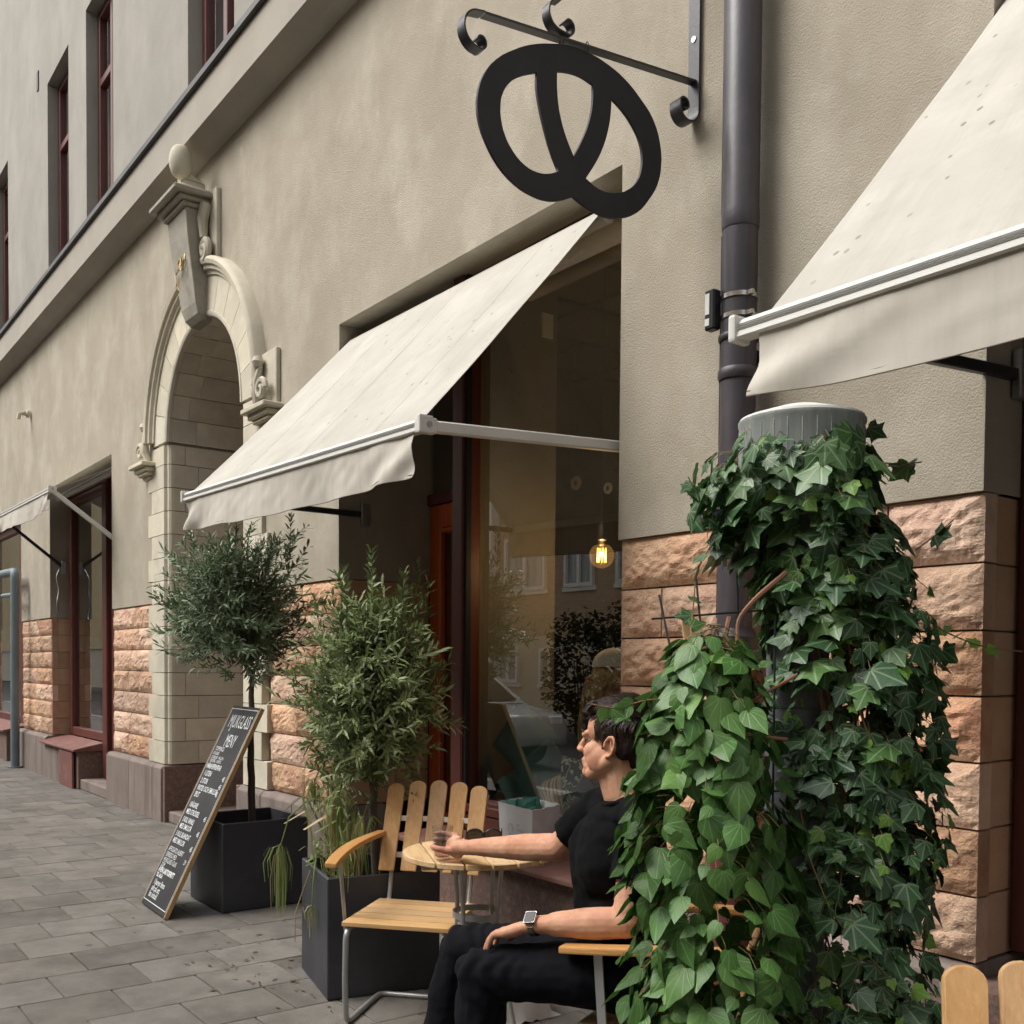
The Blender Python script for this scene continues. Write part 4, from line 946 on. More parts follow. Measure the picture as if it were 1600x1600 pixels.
# ================================================================== furniture
def wood(name, a, b):
    m = pmat(name, a, b, scale=5, rough=.5, bump=.12, bscale=30, stretch=(14, 14, 1.1), rnd=.10, spec=.35, detail=8, c3=(a[0]*.8, a[1]*.72, a[2]*.6), scale3=7, streak=(10, 10, .8))
    return m
M['oak_v'] = wood('oiled_pine_upright', (0.60, 0.37, 0.175), (0.52, 0.295, 0.125))
M['oak_h'] = pmat('oiled_pine_plank', (0.63, 0.415, 0.21), (0.55, 0.335, 0.15), scale=5, rough=.5, bump=.12, bscale=30, stretch=(1.1, 16, 16), rnd=.10, detail=8, c3=(0.48, 0.31, 0.15), scale3=6, streak=(.9, 12, 12))
M['oak_table'] = pmat('weathered_pine_table', (0.63, 0.45, 0.25), (0.55, 0.36, 0.18), scale=5, rough=.6, bump=.15, bscale=30, stretch=(1.1, 16, 16), rnd=.08, detail=8, c3=(0.42, 0.26, 0.11), scale3=5, streak=(1.2, 9, 9))
M['arm_wood'] = pmat('armrest_wood', (0.55, 0.30, 0.105), (0.47, 0.23, 0.075), scale=6, rough=.45, bump=.08, stretch=(12, 1, 12), bscale=25)
M['chairsteel'] = pmat('grey_chair_tube', (0.46, 0.47, 0.46), (0.38, 0.39, 0.385), scale=8, rough=.4, metal=.55, bump=.03)
M['whitesteel'] = pmat('white_cross_bar', (0.70, 0.69, 0.66), rough=.5)
CH = {}
def bez(pts, rad, n=6):
    """polyline with rounded corners"""
    P = [Vector(p) for p in pts]; out_ = [P[0]]
    for i in range(1, len(P)-1):
        a = (P[i-1]-P[i]); b = (P[i+1]-P[i]); r_ = min(rad, a.length*.45, b.length*.45); a = P[i]+a.normalized()*r_; b = P[i]+b.normalized()*r_
        for k in range(n+1):
            t = k/n; out_.append(a*(1-t)**2 + P[i]*2*t*(1-t) + b*t*t)
    out_.append(P[-1]); return out_
def chair_meshes():
    W_, D_, Z = .215, .215, .425
    seat = []
    n = 5; pd = 2*D_/n
    for i in range(n):
        y0 = -D_+i*pd+.004; y1 = y0+pd-.008
        seat.append(MB().box(-W_, W_, y0, y1, Z-.018, Z).mesh('seat_plank', 'oak_h', bevel=.003, seg=2))
    CH['seat'] = seat
    back = []
    for i in range(5):
        s = i-2; xb = s*.093; xt = s*.093; zt = .935-.004*s*s; zb = .545
        w_ = .034; tilt = .30; b = MB()
        # outline of a slat with rounded top, in (across, up)
        pts = [(-w_, 0), (w_, 0)]; H_ = (zt-zb)
        pts += [(w_*1.10, H_-.03)] + [(w_*1.10*math.cos(a), H_-.03+.03*math.sin(a)) for a in [math.pi*k/10 for k in range(1, 10)]] + [(-w_*1.10, H_-.03)]
        curve = .020*(1-(s/2)**2)
        def fn(u, v, d, s=s, xb=xb, xt=xt, zb=zb, H_=H_, curve=curve, tilt=tilt):
            k = v/H_; x = xb+(xt-xb)*k; ang = -s*.04
            return (x+u*math.cos(ang)-d*math.sin(ang)*1, .205+curve+v*tilt+d+u*math.sin(ang)*.5+.03*k*k, zb+v*.955-d*tilt)
        b.prism(pts, fn, 0, .016)
        back.append(b.mesh('back_slat', 'oak_v', bevel=.004, seg=2))
    CH['back'] = back
    fr = bez([(-.195, -.19, Z-.030), (-.205, -.20, .20), (-.215, -.205, .013), (-.215, .20, .013), (.215, .20, .013), (.215, -.205, .013), (.205, -.20, .20), (.195, -.19, Z-.030)], .055)
    fr = [Vector((-.195, .19, Z-.030))] + bez([(-.195, .17, Z-.030), (-.195, -.215, Z-.030), (-.205, -.20, .18), (-.215, -.16, .013), (-.215, .22, .013), (.215, .22, .013), (.215, -.16, .013), (.205, -.20, .18), (.195, -.215, Z-.030), (.195, .17, Z-.030)], .045)
    CH['frame'] = MB().tube(fr, .0115, 10).mesh('frame', 'chairsteel', smooth=True)
    CH['upright'] = [MB().tube(bez([(s*.175, .16, Z-.030), (s*.175, .218, Z-.015), (s*.178, .262, .56), (s*.215, .375, .86)], .05), .0095, 8).mesh('back_upright', 'chairsteel', smooth=True) for s in (-1, 1)]
    cb = []
    for z, y in ((.605, .258), (.755, .306)):
        hw = .215
        cb.append(MB().add([(-hw, y-.010, z-.011), (0, y+.012, z-.011), (hw, y-.010, z-.011), (-hw, y-.010, z+.011), (0, y+.012, z+.011), (hw, y-.010, z+.011), (-hw, y-.005, z-.011), (0, y+.017, z-.011), (hw, y-.005, z-.011), (-hw, y-.005, z+.011), (0, y+.017, z+.011), (hw, y-.005, z+.011)],
             [(0, 1, 4, 3), (1, 2, 5, 4), (6, 9, 10, 7), (7, 10, 11, 8), (3, 4, 10, 9), (4, 5, 11, 10), (0, 6, 7, 1), (1, 7, 8, 2), (0, 3, 9, 6), (2, 8, 11, 5)]).mesh('cross_bar', 'whitesteel'))
    CH['cross'] = cb
    arms = []; posts = []
    for s in (-1, 1):
        b = MB(); N = 14
        cl = []
        for i in range(N+1):
            k = i/N; y = .275-.51*k; x = s*(.225+.045*math.sin(k*math.pi*.8)); z = .705-.050*k+.006*math.sin(k*math.pi); cl.append((x, y, z, .021+.006*math.sin(k*2.6)))
        for (x, y, z, w_) in cl: b.v += [(x-w_, y, z), (x+w_, y, z), (x+w_, y, z-.020), (x-w_, y, z-.020)]
        for i in range(N):
            for j in range(4): b.f.append((i*4+j, i*4+(j+1) % 4, i*4+4+(j+1) % 4, i*4+4+j))
        b.f += [(0, 3, 2, 1), tuple(N*4+j for j in range(4))]
        arms.append(b.mesh('armrest', 'arm_wood', bevel=.005, seg=2))
        posts.append(MB().bar((s*.258, -.125, .648), (s*.238, -.112, Z-.060), .026, .006, up=(1, 0, 0)).mesh('arm_post', 'chairsteel', bevel=.001))
    CH['arms'] = arms; CH['posts'] = posts
chair_meshes()
def chair(label, c, rz):
    t = thing('garden_chair', label, 'chair', (c[0], c[1], 0), rz, 'slatted wood and steel garden chairs', local=True)
    for k, nm in (('seat', 'seat_plank'), ('back', 'back_slat'), ('cross', 'cross_bar'), ('arms', 'armrest'), ('posts', 'arm_post'), ('upright', 'back_upright')):
        for me in CH[k]: obj(nm, me, t)
    obj('frame', CH['frame'], t)
    return t
chair('empty slatted wooden garden chair with steel frame in front of the near planter', (-3.505, -.875), R(40.5))
chair('slatted wooden garden chair on which the man sits', (-2.045, -.890), R(-64.5))
chair('slatted chair back cut off by the bottom right corner beside the ivy', (-.597, -1.475), R(35))

TC = (-3.06, -.865); TZ = .74; TR = .275
def table():
    t = thing('cafe_table', 'small round plank table on thin steel legs between the chairs', 'table', (TC[0], TC[1], 0), math.atan2(-.41, .91), local=True)
    n = 6; pw = 2*TR/n
    for i in range(n):
        y0 = -TR+i*pw+.0035; y1 = y0+pw-.007
        up = []; lo = []
        for k in range(11):
            y = y0+(y1-y0)*k/10; h = math.sqrt(max(TR*TR-y*y, .0004)); up.append((h, y)); lo.append((-h, y))
        MB().prism(up+lo[::-1], lambda u, v, d: (u, v, d), TZ-.020, TZ).build('top_plank', 'oak_table', t, bevel=.0025)
    for x in (-.10, .10): MB().box(x-.020, x+.020, -.22, .22, TZ-.042, TZ-.0205).build('batten', 'oak_table', t, bevel=.002)
    for k in range(4):
        a = R(45+90*k); r0, r1 = .105, .19
        pts = [(r0*math.cos(a), r0*math.sin(a), TZ-.025), (.085*math.cos(a), .085*math.sin(a), .45), (r1*math.cos(a), r1*math.sin(a), .006)]
        b = MB(); q = bez(pts, .12)
        for p, p2 in zip(q[:-1], q[1:]): b.bar(p, p2, .022, .006, up=(-math.sin(a), math.cos(a), 0))
        b = MB().tube(q, .0085, 8); b.build('leg', 'chairsteel', t, smooth=True)
    r_ = MB()
    for rr, z0, z1 in ((.093, .50, .522),):
        r_.lathe([(rr, z0), (rr, z1), (rr-.004, z1), (rr-.004, z0), (rr, z0)], 28, cap=False)
    r_.build('ring', 'chairsteel', t, smooth=True)
    MB().lathe([(.085, .40), (.085, .412), (.081, .412), (.081, .40), (.085, .40)], 28, cap=False).build('ring', 'chairsteel', t, smooth=True)
table()
M['napkin'] = pmat('white_cloth', (0.66, 0.65, 0.61), (0.58, 0.57, 0.53), scale=9, rough=.9, bump=.3, bscale=18)
def cloth():
    b = MB(); n, m = 24, 12
    for j in range(m+1):
        v = j/m
        for i in range(n):
            a = 2*math.pi*i/n; r_ = .070*(1-.35*v)+.012*math.sin(3*a+2*v)+.010*nz(math.cos(a)*3, math.sin(a)*3, v*4)
            b.v.append((TC[0]+r_*math.cos(a), TC[1]+r_*math.sin(a), .495-.17*v+.012*math.sin(2*a)*(1-v)))
    for j in range(m):
        for i in range(n): b.f.append((j*n+i, j*n+(i+1) % n, (j+1)*n+(i+1) % n, (j+1)*n+i))
    b.f.append(tuple(m*n+i for i in range(n)))
    tag(b.build('white_cloth', 'napkin', None, smooth='all'), 'crumpled white cloth tucked in the steel ring under the round table', 'cloth')
    c = MB(); n = 14
    for j in range(n+1):
        for i in range(n+1):
            u, v = i/n-.5, j/n-.5; h = .20*math.sqrt(max(0, 1-4*(u*u+v*v)))+.035*nz(u*7, v*7, 3)
            c.v.append((-3.32+u*.30, -.50+v*.26, max(.004, h)))
    for j in range(n):
        for i in range(n): c.f.append((j*(n+1)+i, j*(n+1)+i+1, (j+1)*(n+1)+i+1, (j+1)*(n+1)+i))
    tag(c.build('paper_sack', 'napkin', None, smooth='all'), 'slumped white sack on the ground behind the round table', 'sack')
cloth()
# ---- things on the table
GX, GY = -2.975, -1.075
M['tumbler'] = glass_mat('ribbed_glass', tint=(.95, .95, .95), f0=.07)
M['drink'] = glass_mat('pink_drink', tint=(.97, .74, .70), f0=.04)
def tumbler():
    t = thing('drinking_glass', 'ribbed clear tumbler with pale pink drink held in the man\'s hand', 'glass', (GX, GY, TZ), local=True)
    b = MB(); n = 72; prof = [(.024, .002, 0), (.029, .006, 0), (.0295, .014, 0), (.0300, .016, 1), (.0335, .090, 1), (.0345, .094, 0), (.0365, .120, 0)]
    inn = [(.0345, .120, 0), (.0325, .094, 0), (.0275, .018, 0), (.022, .014, 0)]
    al = prof+inn
    for r_, z, rib in al:
        for i in range(n):
            a = 2*math.pi*i/n; rr = r_ + (.0011*abs(math.cos(a*12))-.0005 if rib else 0); b.v.append((rr*math.cos(a), rr*math.sin(a), z+.0))
    for j in range(len(al)-1):
        for i in range(n): b.f.append((j*n+i, j*n+(i+1) % n, (j+1)*n+(i+1) % n, (j+1)*n+i))
    b.f.append(tuple(range(n))[::-1]); b.f.append(tuple((len(al)-1)*n+i for i in range(n)))
    b.build('tumbler', 'tumbler', t, smooth=True)
    MB().lathe([(.021, .0148), (.0268, .0185), (.0292, .058), (.0290, .0585)], 40).build('drink', 'drink', t, smooth=True)
tumbler()
def sunglasses():
    c = Vector((-3.165, -.765, TZ)); ang = R(55)
    t = thing('sunglasses', 'black wide-armed sunglasses lying on the round table beside the hand', 'sunglasses', c, ang, local=True)
    for s in (-1, 1):
        pts = [(s*.034+.030*math.cos(a), .030+.024*math.sin(a)) for a in [2*math.pi*k/18 for k in range(18)]]
        MB().prism(pts, lambda u, v, d: (u, d+.008*(u/.06)**2, v), -.001, .003).build('lens', 'dark_lens', t, smooth=True)
        ring = [(s*.034+.0315*math.cos(a), .001+.008*((s*.034+.0315*math.cos(a))/.06)**2, .030+.0255*math.sin(a)) for a in [2*math.pi*k/20 for k in range(20)]]
        MB().tube(ring, .0042, 6, closed=True).build('rim', 'black', t, smooth=True)
        b = MB(); N = 10
        for i in range(N+1):
            k = i/N; y = .008+.135*k; h = .019*(1-k)**1.2+.0035; z = .036-.022*k-(.012*max(0, k-.75)/.25)
            b.v += [(s*.066, y, max(.002, z-h)), (s*.066, y, z+h), (s*.0695, y, z+h), (s*.0695, y, max(.002, z-h))]
        for i in range(N):
            for j in range(4): b.f.append((i*4+j, i*4+(j+1) % 4, i*4+4+(j+1) % 4, i*4+4+j))
        b.f += [(0, 1, 2, 3), tuple(N*4+j for j in range(4))]
        b.build('temple', 'black', t)
    MB().tube([(-.008, .001, .042), (0, -.002, .046), (.008, .001, .042)], .003, 6).build('bridge', 'black', t, smooth=True)
M['dark_lens'] = pmat('dark_lens', (0.02, 0.012, 0.010), rough=.08, spec=.6)
sunglasses()
# ---- paper bag on the window sill
M['paperbag'] = pmat('white_paper_bag', (0.76, 0.76, 0.76), (0.70, 0.70, 0.71), scale=14, rough=.85, bump=.35, bscale=26)
M['greyprint'] = pmat('grey_print', (0.40, 0.40, 0.42), rough=.9)
M['blackprint'] = pmat('black_print', (0.03, 0.03, 0.035), rough=.9)
M['tealpaper'] = pmat('teal_tissue', (0.09, 0.24, 0.20), (0.14, 0.32, 0.27), scale=8, rough=.8, bump=.3)
def bag():
    t = thing('paper_bag', 'open white paper bag with grey print and teal tissue on the cafe window sill', 'bag', (-3.93, .03, .50))
    L, F_, R_, K = Vector((-4.03, -.07, 0)), Vector((-3.695, -.120, 0)), Vector((-3.78, .115, 0)), Vector((-4.10, .155, 0))
    zt, zb = .752, .505; cc = (L+F_+R_+K)/4
    crn = [L, F_, R_, K]; b = MB(); n = 10; rows = 8
    ring = []
    for j in range(rows+1):
        v = j/rows; z = zb+(zt-zb)*v; s = .90+.10*v
        row = []
        for k in range(4):
            for i in range(n):
                p = crn[k].lerp(crn[(k+1) % 4], i/n); p = cc+(p-cc)*s
                bulge = .010*math.sin(math.pi*i/n)*math.sin(math.pi*v)*nz(k*3, v*2+i*.3, 5)*2 + .004*nz(i*.9+k*9, v*6, 2)
                out_ = (p-cc).normalized(); row.append(p+out_*bulge+Vector((0, 0, z+(.006*nz(i*.5+k*4, 7, 0) if v == 1 else 0))))
        ring.append(row)
    m = 4*n
    for row in ring: b.v += [tuple(p) for p in row]
    for j in range(rows):
        for i in range(m): b.f.append((j*m+i, j*m+(i+1) % m, (j+1)*m+(i+1) % m, (j+1)*m+i))
    b.f.append(tuple(range(m))[::-1])
    b.build('paper', 'paperbag', t, smooth=True, fix=False)
    # folded rim
    MB().tube(ring[-1], .0022, 4, closed=True).build('rim', 'paperbag', t)
    ts = MB(); rg = random.Random(8)
    for k in range(7):
        a = Vector((rg.uniform(-4.02, -3.82), rg.uniform(-.02, .12), .725)); d = Vector((rg.uniform(-1, 1), rg.uniform(-1, 1), 0)).normalized()
        p = [a-d*.06, a+d*.06, a+d*.045+Vector((0, 0, rg.uniform(.02, .05))), a-d*.045+Vector((rg.uniform(-.02, .02), .01, rg.uniform(.015, .05)))]
        ts.quad(*p)
    ts.quad((-4.02, -.03, .715), (-3.74, -.07, .715), (-3.83, .12, .715), (-4.08, .16, .715))
    ts.build('tissue', 'tealpaper', t, fix=False)
    # print on the broad face
    ex = (F_-L).normalized(); ez = Vector((0, 0, 1)); nrm = Vector((ex.y, -ex.x, 0))
    def face(u, v): # metres from L corner, height
        s = .90+.10*(v-zb)/(zt-zb); p = L+ex*u; p = cc+(p-cc)*s
        return Vector((p.x, p.y, v))+nrm*.0075
    def text(sx, u, v, size, mat, sq=1.0, shear=0.0):
        cu = bpy.data.curves.new('txt', 'FONT'); cu.body = sx; cu.size = size; cu.shear = shear; cu.resolution_u = 2
        tmp = bpy.data.objects.new('tmp', cu); col.objects.link(tmp); me = bpy.data.meshes.new_from_object(tmp); bpy.data.objects.remove(tmp)
        for vv in me.vertices: vv.co = face(u+vv.co.x*sq, v+vv.co.y)
        me.materials.clear(); me.materials.append(M[mat]); obj('print', me, t)
    text('Stylin', .115, .585, .050, 'blackprint', .62, .35)
    for k in range(5): text(('IIIIII', 'WWWVV', 'MMNN', 'VVWWM', 'IIIII')[k], .20, .66-.024*k, .020, 'greyprint', .9)
    MB().tube([face(.135+.022*math.cos(a), .640+.026*math.sin(a)) for a in [math.pi*k/8 for k in range(-1, 10)]], .0012, 4).build('print', 'greyprint', t)
bag()
# ================================================================== ivy pillar
M['zinc'] = pmat('weathered_zinc', (0.34, 0.37, 0.355), (0.26, 0.285, 0.275), scale=5, rough=.6, metal=.25, bump=.08, bscale=25, c3=(0.44, 0.45, 0.41), scale3=5, streak=(7, 7, .4))
M['zinc_lid'] = pmat('pale_zinc_lid', (0.62, 0.62, 0.58), (0.55, 0.55, 0.51), scale=6, rough=.6)
M['polegrey'] = pmat('grey_painted_pole', (0.15, 0.165, 0.175), (0.12, 0.13, 0.14), scale=6, rough=.5, bump=.05, c3=(.2, .21, .21), scale3=4, streak=(5, 5, .4))
PX, PY = -1.600, -.930
def pillar():
    t = thing('vent_pillar', 'grey zinc capped pillar overgrown with ivy in front of the wall', 'pillar', (PX, PY, 0))
    MB().lathe([(.075, 0), (.075, 1.84)], 22, (PX, PY, 0)).build('pole', 'polegrey', t, smooth=True)
    b = MB(); n = 64
    prof = [(.135, 1.80), (.150, 1.80), (.150, 1.815), (.1485, 1.82), (.1485, 2.005), (.1515, 2.01), (.1515, 2.018), (.14, 2.02)]
    b.lathe(prof, n, (PX, PY, 0))
    cap = b.build('cap', 'zinc', t, smooth=True)
    for k in range(28):
        a = 2*math.pi*k/28; MB().tube([(PX+.149*math.cos(a), PY+.149*math.sin(a), 1.825), (PX+.149*math.cos(a), PY+.149*math.sin(a), 2.0)], .0011, 4).build('rib', 'zinc', cap)
    MB().lathe([(.150, 2.018), (.148, 2.024), (.06, 2.052), (.004, 2.058)], 40, (PX, PY, 0)).build('lid', 'zinc_lid', t, smooth=True)
    MB().lathe([(.11, 0), (.11, .03), (.08, .05)], 22, (PX, PY, 0)).build('foot', 'polegrey', t, smooth=True)
pillar()

def ivy_leaf_mat(name, dark, light, vein, rough=.38, nveins=(0, 38, -38, 78, -78), vw=.018, trans=.16):
    m = bpy.data.materials.new(name); m.use_nodes = True; t = m.node_tree; L = t.links; b = t.nodes['Principled BSDF']; o = t.nodes['Material Output']
    uv = _n(t, 'ShaderNodeUVMap'); oi = _n(t, 'ShaderNodeObjectInfo')
    prev = None
    for ang in nveins:
        a = R(ang); d = (math.sin(a), math.cos(a))     # vein direction from the petiole at uv origin
        c1 = _n(t, 'ShaderNodeVectorMath', operation='DOT_PRODUCT'); c1.inputs[1].default_value = (d[1], -d[0], 0); L.new(uv.outputs[0], c1.inputs[0])
        ab = _n(t, 'ShaderNodeMath', operation='ABSOLUTE'); L.new(c1.outputs['Value'], ab.inputs[0])
        c2 = _n(t, 'ShaderNodeVectorMath', operation='DOT_PRODUCT'); c2.inputs[1].default_value = (d[0], d[1], 0); L.new(uv.outputs[0], c2.inputs[0])
        lt = _n(t, 'ShaderNodeMath', operation='LESS_THAN'); L.new(c2.outputs['Value'], lt.inputs[0]); lt.inputs[1].default_value = 0.0
        ad = _n(t, 'ShaderNodeMath', operation='ADD'); L.new(ab.outputs[0], ad.inputs[0]); L.new(lt.outputs[0], ad.inputs[1])
        if prev is None: prev = ad.outputs[0]
        else:
            mn = _n(t, 'ShaderNodeMath', operation='MINIMUM'); L.new(prev, mn.inputs[0]); L.new(ad.outputs[0], mn.inputs[1]); prev = mn.outputs[0]
    # fine net between the veins
    nz_ = _n(t, 'ShaderNodeTexVoronoi', Scale=11.0, feature='DISTANCE_TO_EDGE'); L.new(uv.outputs[0], nz_.inputs['Vector'])
    mr = _n(t, 'ShaderNodeMapRange'); mr.inputs['From Min'].default_value = vw*.35; mr.inputs['From Max'].default_value = vw*2.2; mr.inputs['To Min'].default_value = 1; mr.inputs['To Max'].default_value = 0; L.new(prev, mr.inputs['Value'])
    m2 = _n(t, 'ShaderNodeMapRange'); m2.inputs['From Min'].default_value = 0; m2.inputs['From Max'].default_value = .06; m2.inputs['To Min'].default_value = .28; m2.inputs['To Max'].default_value = 0; L.new(nz_.outputs['Distance'], m2.inputs['Value'])
    mxv = _n(t, 'ShaderNodeMath', operation='MAXIMUM'); L.new(mr.outputs[0], mxv.inputs[0]); L.new(m2.outputs[0], mxv.inputs[1])
    ml = _n(t, 'ShaderNodeMath', operation='MULTIPLY'); L.new(mxv.outputs[0], ml.inputs[0]); ml.inputs[1].default_value = .62
    rp = _n(t, 'ShaderNodeValToRGB'); e = rp.color_ramp.elements; e[0].position = .0; e[0].color = (*dark, 1); e[1].position = 1.0; e[1].color = (*light, 1)
    mid = rp.color_ramp.elements.new(.80); mid.color = tuple(dark[i]*.45+light[i]*.55*.62 for i in range(3))+(1,)
    L.new(oi.outputs['Random'], rp.inputs['Fac'])
    nn = _n(t, 'ShaderNodeTexNoise', Scale=2.2, Detail=3.0); L.new(uv.outputs[0], nn.inputs['Vector'])
    hv = _n(t, 'ShaderNodeHueSaturation'); mm = _n(t, 'ShaderNodeMapRange'); mm.inputs['To Min'].default_value = .65; mm.inputs['To Max'].default_value = 1.4; L.new(nn.outputs['Fac'], mm.inputs['Value']); L.new(mm.outputs[0], hv.inputs['Value']); L.new(rp.outputs['Color'], hv.inputs['Color'])
    mx = _n(t, 'ShaderNodeMix', data_type='RGBA'); L.new(ml.outputs[0], mx.inputs['Factor']); L.new(hv.outputs['Color'], mx.inputs[6]); mx.inputs[7].default_value = (*vein, 1)
    L.new(mx.outputs[2], b.inputs['Base Color']); b.inputs['Roughness'].default_value = rough; b.inputs['Specular IOR Level'].default_value = .45
    bp = _n(t, 'ShaderNodeBump', Strength=.35, Distance=.002); L.new(ml.outputs[0], bp.inputs['Height']); bp.invert = True; L.new(bp.outputs[0], b.inputs['Normal'])
    tl = _n(t, 'ShaderNodeBsdfTranslucent'); L.new(hv.outputs['Color'], tl.inputs[0]); ms = _n(t, 'ShaderNodeMixShader'); ms.inputs[0].default_value = trans
    L.new(b.outputs[0], ms.inputs[1]); L.new(tl.outputs[0], ms.inputs[2]); L.new(ms.outputs[0], o.inputs[0])
    return m
M['ivy'] = ivy_leaf_mat('ivy_leaf', (0.026, 0.078, 0.030), (0.085, 0.185, 0.040), (0.26, 0.36, 0.21))
M['ivy_young'] = ivy_leaf_mat('young_ivy_leaf', (0.14, 0.30, 0.04), (0.22, 0.40, 0.06), (0.40, 0.52, 0.22), trans=.3)
M['heart'] = ivy_leaf_mat('climber_leaf', (0.070, 0.175, 0.040), (0.145, 0.285, 0.065), (0.22, 0.36, 0.12), nveins=(0, 24, -24, 48, -48), vw=.010, rough=.42, trans=.22)
M['vine'] = pmat('brown_vine', (0.24, 0.11, 0.06), (0.16, 0.08, 0.045), scale=20, rough=.7, bump=.2, bscale=50)
M['petiole'] = pmat('leaf_stalk', (0.22, 0.17, 0.07), (0.16, 0.12, 0.05), scale=20, rough=.7)
def leaf_mesh(name, outline, mat, cup=.12, fold=.10, seed=0, droop=.15):
    """unit leaf: petiole at origin, blade towards +y, normal +z; outline is a list of (x,y) for the right half from base to tip"""
    rg = random.Random(seed)
    right = outline; left = [(-x*(1+rg.uniform(-.08, .08)), y*(1+rg.uniform(-.04, .04))) for x, y in outline[1:-1]][::-1]
    pts = right+left; n = len(pts)
    def h(x, y): return -fold*abs(x)*.6 + cup*(-(x*x)*.8) - droop*y*y*.6 + .05*noise.noise(Vector((x*3+seed, y*3, seed)))
    V = [(0, .30, h(0, .30)+.012), (0, .62, h(0, .62)+.008)] + [(x, y, h(x, y)) for x, y in pts]
    F = []
    for i in range(n):
        a, b = 2+i, 2+(i+1) % n; ym = (pts[i][1]+pts[(i+1) % n][1])/2
        F.append((0 if ym < .46 else 1, a, b))
    # bridge where the fan centre changes
    for i in range(n):
        y0 = (pts[i-1][1]+pts[i][1])/2; y1 = (pts[i][1]+pts[(i+1) % n][1])/2
        if (y0 < .46) != (y1 < .46): F.append((0, 2+i, 1) if y0 < .46 else (1, 2+i, 0))
    me = bpy.data.meshes.new(name); me.from_pydata(V, [], F)
    uvl = me.uv_layers.new(name='UVMap')
    for lp in me.loops: v = V[lp.vertex_index]; uvl.data[lp.index].uv = (v[0], v[1])
    bm = bmesh.new(); bm.from_mesh(me); bmesh.ops.recalc_face_normals(bm, faces=bm.faces)
    if sum(f.normal.z for f in bm.faces) < 0: bmesh.ops.reverse_faces(bm, faces=bm.faces)
    bm.to_mesh(me); bm.free()
    me.polygons.foreach_set('use_smooth', [True]*len(me.polygons)); me.materials.append(M[mat]); return me
IV1 = [(0, .02), (.16, -.08), (.30, -.06), (.50, .08), (.40, .22), (.36, .32), (.56, .52), (.34, .56), (.20, .66), (.10, .84), (0, 1.02)]
IV2 = [(0, .03), (.14, -.05), (.34, .0), (.44, .10), (.38, .24), (.50, .42), (.52, .50), (.30, .54), (.20, .70), (.09, .88), (0, 1.0)]
IV3 = [(0, .02), (.20, -.04), (.42, .06), (.40, .25), (.46, .44), (.28, .55), (.15, .78), (0, .98)]
HT = [(0, .03), (.12, -.03), (.26, .0), (.36, .12), (.40, .28), (.37, .45), (.28, .62), (.16, .80), (.06, .94), (0, 1.04)]
HT2 = [(0, .02), (.14, -.02), (.28, .06), (.35, .22), (.34, .42), (.25, .62), (.13, .82), (0, 1.02)]
IVM = [leaf_mesh('ivy_leaf', o, 'ivy', seed=i, cup=c) for i, (o, c) in enumerate(((IV1, .10), (IV2, .20), (IV3, .15), (IV1, .25), (IV2, .05)))]
IVY = [leaf_mesh('ivy_leaf', o, 'ivy_young', seed=i+9, cup=.2) for i, o in enumerate((IV2, IV3))]
HTM = [leaf_mesh('climber_leaf', o, 'heart', seed=i+20, cup=c, fold=.22, droop=dr) for i, (o, c, dr) in enumerate(((HT, .1, .2), (HT2, .2, .35), (HT, .25, .1), (HT2, .05, .25)))]
def leaf_matrix(p, nrm, tip, size):
    z = nrm.normalized(); y = (tip-z*tip.dot(z))
    y = y.normalized() if y.length > 1e-4 else z.orthogonal().normalized(); x = y.cross(z)
    Mx = Matrix.Identity(4)
    for i in range(3): Mx[i][0] = x[i]*size; Mx[i][1] = y[i]*size; Mx[i][2] = z[i]*size; Mx[i][3] = p[i]
    return Mx
CAMV = Vector((0, -3, 1.42))
def join_leaves(items, name, parent):
    """past the part limit: remaining leaves joined as real geometry"""
    b = MB(); uvs = []
    for me, mx in items:
        k = len(b.v); b.v += [tuple(mx @ v.co) for v in me.vertices]; b.f += [tuple(i+k for i in p.vertices) for p in me.polygons]
        u = me.uv_layers[0].data
        for p in me.polygons:
            for li in p.loop_indices: uvs.append(tuple(u[li].uv))
    m = bpy.data.meshes.new(name); m.from_pydata(b.v, [], b.f); l = m.uv_layers.new(name='UVMap')
    for i, q in enumerate(uvs): l.data[i].uv = q
    m.materials.append(items[0][0].materials[0])
    return obj(name, m, parent, 'stuff')
